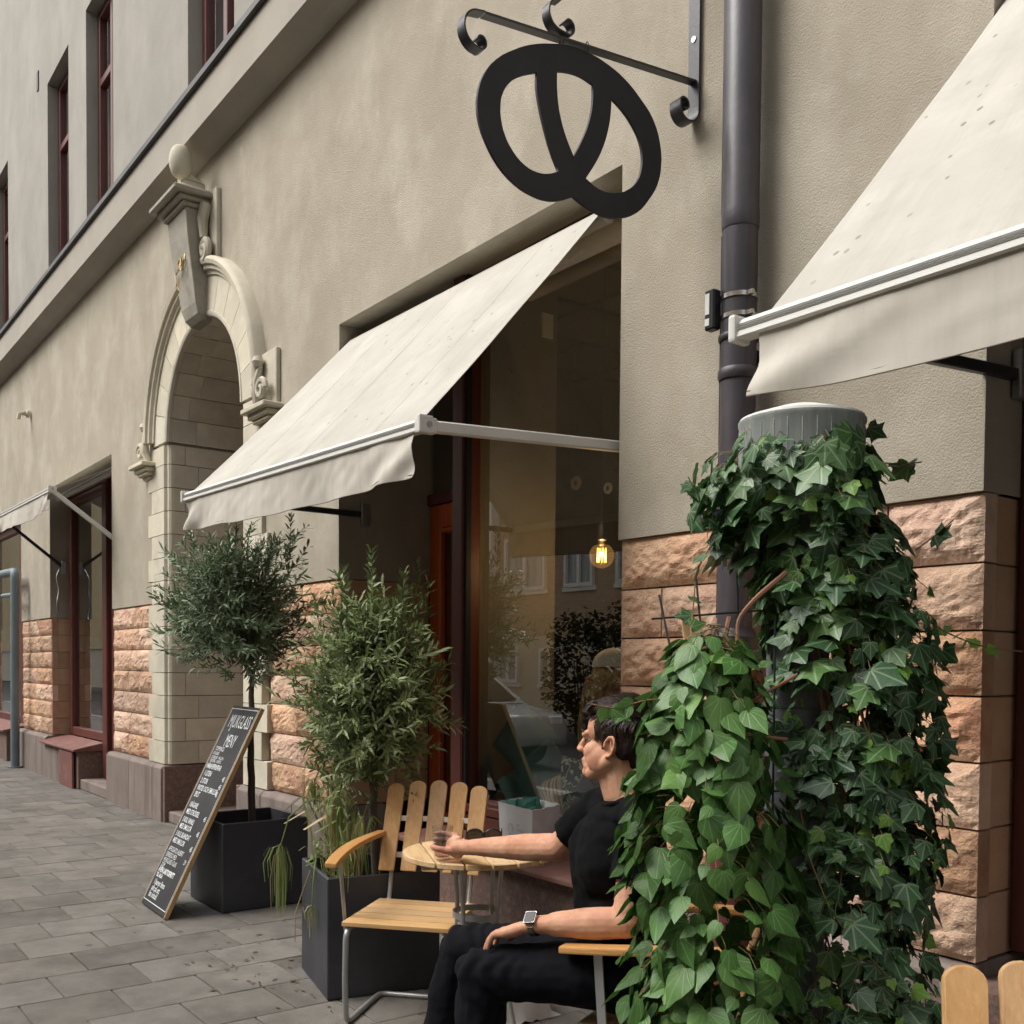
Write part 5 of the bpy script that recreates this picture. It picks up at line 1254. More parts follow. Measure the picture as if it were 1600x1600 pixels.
def climber(t, spine, nleaf, meshes, young, size, seed, partmax, hang, shell=(.72, 1.05), facing=.9, pyoung=.08):
    """spine: (x,y,z,r) stations; leaves on the shell of that volume, lapping downwards like shingles"""
    rg = random.Random(seed); items = []; zs = [s[2] for s in spine]; pet = MB()
    for k in range(nleaf):
        z = rg.uniform(zs[-1], zs[0])
        for a, b in zip(spine[:-1], spine[1:]):
            if b[2] <= z <= a[2]: f = (a[2]-z)/(a[2]-b[2]); break
        c = Vector((a[0]+(b[0]-a[0])*f, a[1]+(b[1]-a[1])*f, z)); r_ = a[3]+(b[3]-a[3])*f
        th = rg.uniform(0, 6.283)
        d = Vector((math.cos(th), math.sin(th), 0))
        lump = 1+.28*nz(d.x*1.7+seed, d.y*1.7, z*4.2)
        rr = r_*rg.uniform(*shell)*lump
        p = c+d*rr
        nrm = d*facing+Vector((rg.uniform(-.55, .55), rg.uniform(-.55, .55), rg.uniform(-.15, .95)))
        tip = Vector((rg.uniform(-1.1, 1.1), rg.uniform(-1.1, 1.1), -1.0*hang*rg.uniform(.3, 1.3)))+d*.35
        yg = rg.random() < pyoung
        sz = size*(rg.choice((rg.uniform(.45, .8), rg.uniform(.8, 1.28))) if not yg else rg.uniform(.35, .65))
        me = rg.choice(young) if yg else rg.choice(meshes)
        items.append((me, leaf_matrix(p, nrm, tip, sz), (p-CAMV).length - .25*rr*0 - 10*max(0, d.dot((CAMV-p).normalized())), rr))
        if rg.random() < .6: q = c+d*(rr-.07)+Vector((0, 0, .03)); pet.tube([q, q.lerp(p, .6)+Vector((0, 0, .012)), p], .0011, 3, cap=False)
    items.sort(key=lambda i: i[2])
    for me, mx, _, _ in items[:partmax]:
        o = bpy.data.objects.new('leaf', me); col.objects.link(o); o.parent = t; o.matrix_local = Matrix.Translation(-t.location) @ mx
    rest = [(i[0], i[1]) for i in items[partmax:]]
    for grp in (meshes, young):
        gi = [i for i in rest if i[0] in grp]
        if gi: join_leaves(gi, 'inner_leaves', t)
    pet.build('leaf_stalks', 'petiole', t, kind='stuff', fix=False)
iv = thing('ivy', 'dark green lobed ivy covering the zinc capped pillar', 'ivy', (PX, PY, 0))
climber(iv, [(PX, PY, 1.965, .155), (PX-.005, PY-.01, 1.91, .20), (PX-.005, PY-.01, 1.80, .215), (PX+.05, PY+.05, 1.66, .20), (PX+.09, PY+.09, 1.45, .19), (PX+.10, PY+.10, 1.25, .185), (PX+.10, PY+.10, 1.05, .185), (PX+.09, PY+.08, .85, .20), (PX+.09, PY+.07, .62, .22), (PX+.09, PY+.06, .42, .22)], 1750, IVM, IVY, .071, 3, 290, .75, pyoung=.13)
climber(iv, [(PX-.01, PY-.02, 1.955, .165), (PX-.01, PY-.02, 1.88, .215), (PX, PY, 1.78, .215)], 110, IVM, IVY, .078, 44, 10, .8)
climber(iv, [(PX+.01, PY, 1.86, .17), (PX+.03, PY+.02, 1.70, .165), (PX+.06, PY+.04, 1.52, .15), (PX+.08, PY+.06, 1.40, .16)], 230, IVM, IVY, .074, 61, 0, .7, pyoung=.1)
# brown stems and runners
def vines(t, paths, mat='vine', r0=.0045):
    for p in paths:
        q = bez(p, .05, 4); MB().tube(q, [r0*(1-.6*i/len(q)) for i in range(len(q))], 6).build('stem', mat, t, smooth=True)
rgv = random.Random(12); vp = []
for k in range(9):
    a = rgv.uniform(0, 6.28); pts = []
    for i in range(7): z = 1.8-.23*i; pts.append((PX+.05+.10*math.cos(a+i*.5)+.03*i*.3, PY+.04+.10*math.sin(a+i*.5), z))
    vp.append(pts)
vines(iv, vp)
def sprig(t, pts, meshes, size, seed, n, mat='petiole', r0=.0018, hang=.6):
    rg = random.Random(seed); q = bez(pts, .04, 4); MB().tube(q, r0, 5).build('runner', mat, t, smooth=True)
    for k in range(n):
        p = q[int((k+.7)/n*(len(q)-1))]; d = Vector((rg.uniform(-1, 1), rg.uniform(-1, .1), rg.uniform(-.1, .8)))
        o = bpy.data.objects.new('leaf', rg.choice(meshes)); col.objects.link(o); o.parent = t
        o.matrix_local = Matrix.Translation(-t.location) @ leaf_matrix(p, d, Vector((rg.uniform(-1, 1), rg.uniform(-.6, .6), -hang+rg.uniform(-.6, .6))), size*rg.uniform(.7, 1.15))
HSPINE = [(-1.598, -1.241, 1.488, 0.066), (-1.6, -1.246, 1.423, 0.102), (-1.601, -1.252, 1.35, 0.134), (-1.602, -1.258, 1.262, 0.157), (-1.595, -1.255, 1.117, 0.178), (-1.587, -1.252, 0.971, 0.186), (-1.579, -1.249, 0.826, 0.182), (-1.575, -1.251, 0.68, 0.186), (-1.572, -1.255, 0.535, 0.182), (-1.566, -1.257, 0.316, 0.175)]
SP_A = [(-1.43, -0.726, 1.575), (-1.392, -0.645, 1.514), (-1.345, -0.551, 1.476), (-1.291, -0.446, 1.464)]
SP_B = [(-1.617, -1.099, 1.816), (-1.685, -1.144, 1.721), (-1.721, -1.163, 1.654), (-1.724, -1.172, 1.538), (-1.677, -1.229, 1.482)]
SP_C = [(-1.592, -1.323, 1.344), (-1.625, -1.418, 1.348), (-1.663, -1.469, 1.325), (-1.699, -1.517, 1.336)]
SP_D = [(-1.466, -1.132, 1.122), (-1.398, -1.055, 0.864), (-1.319, -0.923, 0.701), (-1.25, -0.8, 0.664)]
SP_E = [(-1.405, -0.988, 1.367), (-1.366, -0.943, 1.222), (-1.339, -0.858, 1.205), (-1.317, -0.761, 1.21)]
SP_F = [(-1.467, -0.76, 1.895), (-1.451, -0.704, 1.923), (-1.433, -0.678, 1.928)]
SP_G = [(-1.516, -0.821, 1.972), (-1.506, -0.806, 1.996), (-1.497, -0.793, 2.019)]
SP_H = [(-1.424, -0.712, 1.708), (-1.388, -0.661, 1.755), (-1.37, -0.636, 1.784)]
SP_I = [(-1.692, -1.149, 1.805), (-1.716, -1.179, 1.843), (-1.726, -1.191, 1.874)]
SP_J = [(-1.387, -0.678, 1.396), (-1.375, -0.667, 1.302), (-1.372, -0.668, 1.209), (-1.377, -0.679, 1.115)]
V_A = [(-1.521, -1.079, 1.638), (-1.548, -1.153, 1.577), (-1.572, -1.186, 1.528), (-1.563, -1.194, 1.474), (-1.552, -1.232, 1.43), (-1.569, -1.307, 1.394)]
V_B = [(-1.461, -1.111, 1.403), (-1.481, -1.174, 1.37), (-1.499, -1.249, 1.332)]
V_C = [(-1.596, -1.185, 1.534), (-1.588, -1.21, 1.481), (-1.568, -1.203, 1.438), (-1.578, -1.267, 1.415)]
V_D = [(-1.457, -1.147, 1.26), (-1.487, -1.219, 1.268), (-1.539, -1.306, 1.275)]
T1 = [(-1.795, -1.214, 1.594), (-1.701, -1.235, 1.354)]
T2 = [(-1.742, -1.141, 1.633), (-1.666, -1.186, 1.392)]
T3 = [(-1.682, -1.061, 1.642), (-1.609, -1.124, 1.106)]
T4 = [(-1.572, -1.052, 1.545), (-1.513, -1.12, 0.657)]
T5 = [(-1.797, -1.237, 1.535), (-1.6, -1.056, 1.556)]
T6 = [(-1.608, -1.144, 1.326), (-1.495, -0.994, 1.324)]
T7 = [(-1.7, -1.279, 1.122), (-1.503, -1.015, 1.132)]
T8 = [(-1.759, -1.168, 1.555), (-1.683, -1.211, 1.354)]
sprig(iv, SP_A, IVY, .035, 1, 9); sprig(iv, SP_B, IVM, .050, 2, 8, hang=.2); sprig(iv, SP_D, IVY+IVM[:1], .040, 3, 7); sprig(iv, SP_E, IVY, .055, 4, 6)
sprig(iv, SP_F, IVM, .062, 5, 3, hang=.1); sprig(iv, SP_G, IVM, .055, 6, 2, hang=.3); sprig(iv, SP_H, IVM, .058, 7, 3, hang=.1); sprig(iv, SP_I, IVM, .05, 8, 4); sprig(iv, SP_J, IVM, .068, 9, 6, hang=1.2)
hc = thing('climbing_plant', 'fresh green heart-leaved climber behind the seated man, left of the ivy', 'climber', (HSPINE[-1][0], HSPINE[-1][1], 0))
climber(hc, HSPINE, 1150, HTM, HTM, .076, 17, 285, 1.3, shell=(.74, 1.08), facing=.8, pyoung=.10)
sprig(hc, SP_C, HTM, .048, 10, 8, mat='vine')
vines(hc, [V_A, V_C], r0=.0062); vines(hc, [V_B, V_D], r0=.0042)
M['wire'] = pmat('black_wire', (0.012, 0.014, 0.013), rough=.5)
tg = thing('trellis', 'thin black wire trellis between the climber and the drainpipe', 'trellis', (HSPINE[-1][0], HSPINE[-1][1]+.1, 0))
for q in (T1, T2, T3, T4, T5, T6, T7):
    lo = q
    MB().tube(q, .0026, 6).build('wire', 'wire', tg, smooth=True)
st_ = MB().bar(T8[0], T8[1], .012, .010).build('wooden_stake', 'pine', None)
tag(st_, 'short pale wooden stake beside the black wire trellis', 'stake')
# low trough the climbers root in
tr = thing('plant_trough', 'long dark trough at the foot of the ivy and the climber', 'planter', (-1.50, -1.13, 0), R(120), local=True)
MB().box(-.48, .48, -.16, -.142, 0, .42).box(-.48, .48, .142, .16, 0, .42).box(-.48, -.462, -.142, .142, 0, .42).box(.462, .48, -.142, .142, 0, .42).build('box', 'planter', tr)
MB().box(-.461, .461, -.141, .141, .02, .38).build('soil', 'soil', tr)
# ================================================================== people
def skin_mat():
    m = pmat('skin', (0.60, 0.335, 0.215), (0.47, 0.215, 0.13), scale=15, rough=.6, bump=.22, bscale=160, spec=.25, c3=(0.63, 0.375, 0.25), scale3=7, bdist=.002)
    b = m.node_tree.nodes['Principled BSDF']; b.inputs['Subsurface Weight'].default_value = .12; b.inputs['Subsurface Radius'].default_value = (.012, .004, .002); b.inputs['Subsurface Scale'].default_value = 1.0
    return m
M['skin'] = skin_mat()
M['tee'] = pmat('black_cotton', (0.0035, 0.0035, 0.004), (0.005, 0.005, 0.0055), scale=8, rough=.95, bump=.15, bscale=160, spec=.12)
M['trousers'] = pmat('black_twill', (0.0035, 0.0035, 0.0055), (0.005, 0.005, 0.008), scale=8, rough=.9, bump=.12, bscale=200, spec=.15)
M['hair'] = pmat('dark_brown_hair', (0.010, 0.006, 0.0045), (0.024, 0.014, 0.009), scale=14, rough=.6, bump=.5, bscale=60, stretch=(1, 1, .35), spec=.2)
M['hair_strand'] = pmat('hair_strand', (0.012, 0.007, 0.005), (0.045, 0.025, 0.015), scale=60, rough=.45, spec=.35)
M['blond'] = pmat('blond_hair', (0.58, 0.43, 0.23), (0.42, 0.29, 0.14), scale=30, rough=.5, bump=.6, bscale=60, stretch=(1, 1, .12))
M['shoe'] = pmat('black_shoe', (0.012, 0.012, 0.012), rough=.5)
M['eyewhite'] = pmat('eye', (0.28, 0.24, 0.21), rough=.35)
class Blob:
    """closed primitives merged by a voxel remesh into one continuous surface"""
    def __init__(s): s.b = MB()
    def ell(s, c, r, ax=None, n=18, m=12):
        c = Vector(c); ax = ax or (Vector((1, 0, 0)), Vector((0, 1, 0)), Vector((0, 0, 1))); P = []
        def q(x, y, z): return c+ax[0]*x*r[0]+ax[1]*y*r[1]+ax[2]*z*r[2]
        V = [q(0, 0, -1)]
        for j in range(1, m):
            t = math.pi*j/m
            for i in range(n): a = 2*math.pi*i/n; V.append(q(math.sin(t)*math.cos(a), math.sin(t)*math.sin(a), -math.cos(t)))
        V.append(q(0, 0, 1)); F = []
        for i in range(n): F.append((0, 1+(i+1) % n, 1+i))
        for j in range(m-2):
            for i in range(n): F.append((1+j*n+i, 1+j*n+(i+1) % n, 1+(j+1)*n+(i+1) % n, 1+(j+1)*n+i))
        k = 1+(m-2)*n
        for i in range(n): F.append((k+i, k+(i+1) % n, len(V)-1))
        s.b.add(V, F); return s
    def cap(s, a, b, ra, rb, n=16, flat=False, sq=1.0, up=None):
        """tapered limb; sq flattens it across `up`"""
        a = Vector(a); b = Vector(b); d = (b-a).normalized(); x = (Vector(up)-d*Vector(up).dot(d)).normalized() if up else d.orthogonal().normalized(); y = d.cross(x)
        rings = []
        if not flat:
            for k in range(1, 5): t = math.pi/2*k/5; rings.append((a-d*ra*math.cos(t), ra*math.sin(t)))
        N = 8
        for k in range(N+1): rings.append((a.lerp(b, k/N), ra+(rb-ra)*k/N))
        if not flat:
            for k in range(1, 5): t = math.pi/2*k/5; rings.append((b+d*rb*math.sin(t), rb*math.cos(t)))
        V = []; 
        for p, r_ in rings:
            for i in range(n): an = 2*math.pi*i/n; V.append(p+(x*math.cos(an)*sq+y*math.sin(an))*r_)
        F = [(j*n+i, j*n+(i+1) % n, (j+1)*n+(i+1) % n, (j+1)*n+i) for j in range(len(rings)-1) for i in range(n)]
        F += [tuple(range(n))[::-1], tuple((len(rings)-1)*n+i for i in range(n))]
        s.b.add(V, F); return s
    def chain(s, pts, rad, n=14):
        for i in range(len(pts)-1): s.cap(pts[i], pts[i+1], rad[i], rad[i+1], n)
        return s
    def done(s, name, mat, parent, vox, smooth=4, post=None, fac=.5):
        me = s.b.mesh(name, None); o = bpy.data.objects.new('tmp', me); col.objects.link(o)
        r_ = o.modifiers.new('r', 'REMESH'); r_.mode = 'VOXEL'; r_.voxel_size = vox
        if smooth: sm = o.modifiers.new('s', 'SMOOTH'); sm.factor = fac; sm.iterations = smooth
        dg = bpy.context.evaluated_depsgraph_get(); dg.update()
        m2 = bpy.data.meshes.new_from_object(o.evaluated_get(dg)); bpy.data.objects.remove(o)
        m2.name = name
        if post:
            ns = [v.normal.copy() for v in m2.vertices]
            for v, nn in zip(m2.vertices, ns): v.co = v.co + nn*post(v.co, nn)
        m2.polygons.foreach_set('use_smooth', [True]*len(m2.polygons)); m2.materials.clear(); m2.materials.append(M[mat]); m2.update()
        return obj(name, m2, parent)
MJ = {'ear': (-2.159, -1.054, 1.191), 'nb': (-2.151, -0.966, 1.053), 'lsh': (-2.031, -1.027, 0.995), 'lel': (-2.009, -1.111, 0.728), 'lwr': (-2.253, -1.239, 0.691), 'lkn_': (-2.354, -1.293, 0.646), 'rsh': (-2.328, -0.923, 0.988), 'rel': (-2.478, -0.964, 0.848), 'rwr': (-2.786, -1.043, 0.807), 'pel': (-2.129, -0.961, 0.574), 'chest': (-2.175, -0.974, 0.883), 'waist': (-2.148, -0.963, 0.719), 'lhip': (-2.056, -1.048, 0.573), 'rhip': (-2.220, -0.918, 0.545), 'lkn': (-2.392, -1.316, 0.530), 'rkn': (-2.631, -1.218, 0.534), 'lank': (-2.401, -1.316, 0.110), 'rank': (-2.738, -1.270, 0.044), 'tip': (-2.424, -1.322, 0.609), 'knu': (-2.351, -1.288, 0.646)}
J = {k: Vector(v) for k, v in MJ.items()}
def man():
    t = thing('person', 'man in black T-shirt and trousers sitting in profile, holding a glass', 'person', (-2.12, -.95, 0))
    up = Vector((0, 0, 1))
    bf = Vector((-.90, -.436, 0)).normalized(); bl = Vector((-bf.y, bf.x, 0)); hf = Vector((-.905, -.425, 0)).normalized(); hl = Vector((-hf.y, hf.x, 0))
    # head frame, chin slightly raised
    pit = R(6); F = (hf*math.cos(pit)+up*math.sin(pit)); U = (up*math.cos(pit)-hf*math.sin(pit)); Lx = hl
    O = J['ear']-Lx*.074+Vector((0, 0, .0))
    def H(f, l, u): return O+F*f+Lx*l+U*u
    AX = (F, Lx, U)
    b = Blob()
    b.ell(H(-.022, 0, .040), (.098, .073, .086), AX); b.ell(H(.042, 0, .045), (.047, .060, .056), AX); b.ell(H(.042, 0, -.030), (.050, .054, .066), AX)
    for s in (-1, 1):
        b.cap(H(-.006, s*.054, -.040), H(.056, s*.024, -.088), .022, .021); b.ell(H(.052, s*.036, -.024), (.032, .024, .030), AX); b.ell(H(.028, s*.045, -.044), (.042, .021, .040), AX)
        b.cap(H(.084, s*.040, .021), H(.090, s*.010, .022), .0095, .011); b.ell(H(.104, s*.010, -.027), (.011, .009, .008), AX)
        # ear: rim, lobe and bowl
        ec = (-.012, s*.0755, .002); ring = []
        for k in range(13):
            a = R(-100+k*24); ring.append(H(ec[0]-.0165*math.cos(a)*1.0-.004*math.sin(a), ec[1]+s*(.004+.008*max(0, math.cos(a))), ec[2]+.029*math.sin(a)))
        for p, q in zip(ring[:-1], ring[1:]): b.cap(p, q, .0047, .0047, 8)
        b.ell(H(ec[0]+.004, ec[1]-s*.002, ec[2]-.024), (.009, .006, .011), AX); b.ell(H(ec[0]-.004, ec[1]-s*.006, ec[2]), (.016, .006, .025), AX)
        b.cap(H(ec[0]-.003, ec[1]+s*.003, ec[2]+.018), H(ec[0]-.008, ec[1]+s*.003, ec[2]-.010), .0036, .0036, 8)
        b.cap(H(ec[0]+.011, ec[1], ec[2]+.004), H(ec[0]+.011, ec[1], ec[2]-.008), .005, .004, 8)
    b.ell(H(.076, 0, -.090), (.020, .023, .018), AX); b.ell(H(.072, 0, -.058), (.026, .030, .026), AX)
    b.cap(H(.093, 0, .016), H(.110, 0, -.022), .0070, .0100); b.ell(H(.1135, 0, -.026), (.0095, .0088, .0080), AX); b.cap(H(.080, .030, .0135), H(.078, .040, .012), .0075, .006); b.cap(H(.080, -.030, .0135), H(.078, -.040, .012), .0075, .006); b.ell(H(.060, 0, -.070), (.032, .040, .028), AX)
    b.cap(H(.0895, -.018, -.0545), H(.0895, .018, -.0545), .0062, .0062); b.cap(H(.0945, -.006, -.054), H(.0945, .006, -.054), .0042, .0042)
    b.cap(H(.0875, -.015, -.0655), H(.0875, .015, -.0655), .0070, .0070); b.cap(H(.094, 0, -.040), H(.098, 0, -.032), .006, .006)
    nb = J['nb']
    b.cap(H(-.020, 0, -.035), nb+Vector((-.01, 0, .0)), .060, .061); b.cap(H(.012, 0, -.075), nb+hf*.035+Vector((0, 0, -.01)), .040, .045)
    b.cap(H(-.035, .045, -.03), nb+hf*.045+hl*.012, .016, .016); b.cap(H(-.035, -.045, -.03), nb+hf*.045-hl*.012, .016, .016)
    ls, rs, le, re, lw = J['lsh'], J['rsh'], J['lel'], J['rel'], J['lwr']
    b.cap(nb+Vector((0, 0, -.04)), ls+Vector((0, 0, -.01)), .058, .052); b.cap(nb+Vector((0, 0, -.04)), rs+Vector((0, 0, -.01)), .058, .052)
    b.ell(J['chest'], (.10, .15, .15), (hf, hl, up)); b.cap(J['chest'], J['waist'], .10, .10)
    # near (left) arm
    b.cap(ls, ls.lerp(le, .5), .048, .047); b.cap(ls.lerp(le, .5), le, .047, .041); b.cap(le, le.lerp(lw, .35), .043, .045); b.cap(le.lerp(lw, .35), le.lerp(lw, .75), .045, .034); b.cap(le.lerp(lw, .75), lw, .034, .0275, sq=.85, up=up)
    # far (right) arm, reaching to the glass
    G = Vector((GX, GY, TZ+.055)); tow = (re-G); tow.z = 0; tow.normalize()
    rw = G+tow*.128+Vector((0, 0, .008)); rw = rw.lerp(J['rwr'], .25)
    b.cap(rs, rs.lerp(re, .6), .048, .046); b.cap(rs.lerp(re, .6), re, .046, .043); b.cap(re, re.lerp(rw, .35), .045, .045); b.cap(re.lerp(rw, .35), re.lerp(rw, .75), .045, .034); b.cap(re.lerp(rw, .75), rw, .034, .0275)
    # left hand lying over the thigh
    hd = (J['tip']-lw).normalized(); side = hd.cross(up).normalized()
    if side.dot(hl) < 0: side = -side                  # little-finger side faces the street
    nrm = side.cross(hd)
    nrm = nrm if nrm.z > 0 else -nrm
    kn = lw+hd*.092+nrm*.006
    for i, o_ in enumerate((-.031, -.011, .010, .029)):
        b.cap(lw+side*o_*.55+hd*.008, kn+side*o_-hd*abs(o_)*.25, .0165, .0135, 10)
        ln = (.076, .083, .078, .062)[i]; p0 = kn+side*o_-hd*abs(o_)*.25
        p1 = p0+hd*ln*.45+nrm*.004+side*o_*.12; p2 = p1+hd*ln*.30-nrm*.012; p3 = p2+hd*ln*.24-nrm*.018
        b.chain([p0, p1, p2, p3], [.0115, .0098, .0088, .0072], 10)
    b.ell(lw+hd*.050, (.048, .036, .0185), (hd, side, nrm))
    th0 = lw+hd*.022-side*.030; th1 = th0+hd*.040-side*.022-nrm*.008; b.chain([th0, th1, th1+hd*.032-side*.004-nrm*.006, th1+hd*.056+side*.002-nrm*.012], [.0165, .013, .0112, .009], 10)
    # right hand closed round the glass
    gd = -tow; a0 = math.atan2(tow.y, tow.x)
    view = Vector((0-GX, -3-GY, 0)).normalized()
    ccw = 1 if (Vector((-tow.y, tow.x, 0))).dot(view) < 0 else -1      # direction round the far side
    pc = G+tow*.054
    b.ell(pc+tow*.010+Vector((0, 0, .0)), (.046, .020, .037), (tow, tow.cross(up), up)); b.cap(rw, pc+tow*.02, .026, .027)
    for i, zz in enumerate((.030, .010, -.010, -.029)):
        rr = .0335+.0088; base = a0+ccw*R(18); span = R((150, 158, 152, 138)[i]); pts = []
        for k in range(7):
            a = base+ccw*span*k/6; r_ = rr+.010*math.exp(-((k/6-.12)/.12)**2); pts.append(Vector((GX+r_*math.cos(a), GY+r_*math.sin(a), G.z+zz+.004*k/6)))
        st = pc+tow*.025+tow.cross(up)*0+Vector((0, 0, zz*.95)); b.cap(st, pts[0], .0125, .0115, 10); b.chain(pts, [.0112, .0108, .0102, .0096, .0092, .0086, .0076], 10)
    rr = .0335+.0100; pts = []
    for k in range(6):
        a = a0-ccw*(R(30)+R(72)*k/5); pts.append(Vector((GX+rr*math.cos(a), GY+rr*math.sin(a), G.z-.012+.010*k/5)))
    b.cap(pc+tow*.040+Vector((0, 0, -.008)), pts[0], .0165, .0135, 10); b.chain(pts, [.0132, .0125, .0118, .0118, .0112, .0088], 10)
    b.done('body', 'skin', t, .0030, smooth=5, post=lambda c_, n: (.0016*noise.noise(Vector((c_.x*24, c_.y*24, c_.z*30)))+.0007*noise.noise(c_*80)) if (c_-O).length > .16 else .0004*noise.noise(c_*90))
    for s in (-1, 1):
        e = MB().lathe([(.0005, -.011)]+[(.011*math.sin(math.pi*i/8), -.011*math.cos(math.pi*i/8)) for i in range(1, 8)]+[(.0005, .011)], 12, H(.0705, s*.031, .004)); e.build('eye', 'eyewhite', t, smooth=True)
        MB().lathe([(.0055, 0), (.0055, .002)], 12, (0, 0, 0)).build('iris', 'black', t).matrix_local = Matrix.Translation(H(.0806, s*.032, .004)-t.location) @ F.to_track_quat('Z', 'Y').to_matrix().to_4x4()
        MB().tube([H(.084, s*.046, .0265), H(.097, s*.030, .031), H(.101, s*.012, .0275)], [.002, .004, .003], 6).build('eyebrow', 'hair', t, smooth=True)
        MB().tube([H(.077, s*.045, .006), H(.0885, s*.034, .0135), H(.087, s*.020, .008)], [.0018, .0022, .0018], 6).build('eyelash', 'hair', t, smooth=True)
    # hair: cap of short hair, longer and tousled on top
    hb = Blob()
    hb.ell(H(-.028, 0, .050), (.100, .0785, .086), AX); hb.ell(H(-.075, 0, .000), (.045, .062, .060), AX); hb.ell(H(-.072, 0, -.040), (.030, .046, .032), AX)
    hb.ell(H(.028, 0, .100), (.060, .060, .034), AX); hb.ell(H(.062, .012, .098), (.034, .045, .024), AX); hb.ell(H(.078, .0, .092), (.022, .034, .018), AX)
    for s in (-1, 1):
        hb.ell(H(.012, s*.055, .050), (.038, .020, .040), AX); hb.cap(H(.010, s*.0685, .035), H(.010, s*.0700, -.004), .010, .006); hb.ell(H(-.050, s*.058, .010), (.034, .019, .044), AX)
    def hp(co, n):
        q = co-O; f, l, u = q.dot(F), q.dot(Lx), q.dot(U)
        top = max(0, min(1, (u-.03)/.06))
        return .0045*top*noise.noise(Vector((f*30, l*85, u*30)))+.0022*noise.noise(Vector((f*70, l*150, u*40)))+.004*top*noise.noise(Vector((f*16, l*22, 3)))
    hair = hb.done('hair', 'hair', t, .0034, smooth=2, post=hp)
    # individual locks: brushed forward on top, down on the sides and nape
    rg = random.Random(5); lk = MB()
    cc_ = Vector((-.028, 0, .048)); RX = Vector((.104, .0805, .092))
    for k in range(2600):
        th = rg.uniform(0, 6.283); cz = rg.uniform(-.62, 1.0); sr = math.sqrt(1-cz*cz); d = Vector((math.cos(th)*sr, math.sin(th)*sr, cz))
        p = Vector((cc_.x+d.x*RX.x, cc_.y+d.y*RX.y, cc_.z+d.z*RX.z))
        if p.x > .052 and p.z < .088: continue                      # forehead
        if p.x > -.022 and p.z < .018 and not (-.004 < p.x < .016): continue   # temple, cheek and ear
        if p.z < -.062: continue
        topq = max(0, min(1, (p.z-.055)/.05)); ln = .014+.034*topq*rg.uniform(.6, 1.2)
        flow = Vector((.85*topq-.55*(1-topq)*(1 if p.x < 0 else .2), .35*rg.uniform(-1, 1)+.25*topq, -1.0*(1-topq)+.25*topq)).normalized()
        tg = (flow-d*flow.dot(d)); 
        if tg.length < .05: continue
        tg.normalize(); lift = .10+.35*topq*rg.random(); pts = []
        for j in range(4):
            q = p+tg*ln*j/3+d*(.001+lift*ln*math.sin(math.pi*.5*j/3)*.55-.06*ln*(j/3)**2)
            pts.append(H(q.x, q.y, q.z))
        lk.tube(pts, [.0010, .0013, .0011, .0003], 3, cap=False)
    for k in range(120):                                              # fringe swept up and over the brow
        l0 = rg.uniform(-.045, .05); pts = []; ln = rg.uniform(.03, .05); rise = rg.uniform(.004, .018)
        for j in range(5): v = j/4; pts.append(H(.048+ln*v, l0+.014*v, .112+rise*math.sin(v*2.6)-.030*v*v*(1+.8*rg.random()*0)))
        lk.tube(pts, [.0014, .0018, .0016, .0012, .0003], 3, cap=False)
    lk.build('hair_locks', 'hair_strand', t, smooth=True, kind='stuff', fix=False)
    # T-shirt
    ts = Blob(); ch, wa, pe = J['chest'], J['waist'], J['pel']
    ax = (hf, hl, up)
    ts.ell(ch+Vector((0, 0, -.02)), (.125, .175, .155), ax, 28, 20); ts.ell(wa+Vector((0, 0, .0)), (.118, .158, .13), ax, 28, 20); ts.ell(pe+Vector((0, 0, .05)), (.135, .170, .11), ax, 28, 20)
    ts.cap(ch+Vector((0, 0, -.02)), wa, .115, .112); ts.cap(nb+Vector((0, 0, -.052)), ls+Vector((0, 0, -.004)), .064, .060); ts.cap(nb+Vector((0, 0, -.052)), rs+Vector((0, 0, -.004)), .064, .060)
    ts.ell(ch+hf*.03+Vector((0, 0, .03)), (.09, .15, .10), ax); ts.cap(ch+hf*.045, wa+hf*.050, .115, .118); ts.cap(wa+hf*.050, pe+hf*.045+Vector((0, 0, .03)), .118, .120); ts.ell(nb+hf*.035+Vector((0, 0, -.075)), (.085, .11, .060), ax); ts.ell(nb-hf*.01+Vector((0, 0, -.060)), (.08, .12, .045), ax)
    ts.cap(ls, ls.lerp(le, .60), .062, .062, 20, flat=True); ts.ell(ls, (.062, .062, .062)); ts.cap(rs, rs.lerp(re, .72), .062, .062, 20, flat=True); ts.ell(rs, (.062, .062, .062))
    def tp(co, n):
        z = co.z; d = co-ch
        return .007*noise.noise(Vector((co.x*11, co.y*11, z*17)))+.0065*math.sin(z*60+8*noise.noise(Vector((co.x*6, co.y*6, z*5))))*max(0, min(1, (.86-z)/.15))*.6+.003*noise.noise(co*34)
    ts.done('t_shirt', 'tee', t, .0055, smooth=3, post=tp)
    rc = [nb+Vector((0, 0, -.010))+(hf*math.cos(a)*.072+hf*.014)+hl*math.sin(a)*.070+Vector((0, 0, -.022*max(0, math.cos(a))-.010)) for a in [2*math.pi*k/28 for k in range(28)]]
    MB().tube(rc, .0075, 7, closed=True).build('collar', 'tee', t, smooth=True)
    # trousers and shoes
    tr = Blob(); lh, rh, lk_, rk, la, ra = J['lhip'], J['rhip'], J['lkn'], J['rkn'], J['lank'], J['rank']
    tr.ell(pe+Vector((0, 0, -.01)), (.145, .180, .125), ax, 26, 18); tr.cap(pe+hl*.08+Vector((0, 0, -.03)), lh.lerp(lk_, .3), .105, .095); tr.cap(pe-hl*.08+Vector((0, 0, -.03)), rh.lerp(rk, .3), .105, .095)
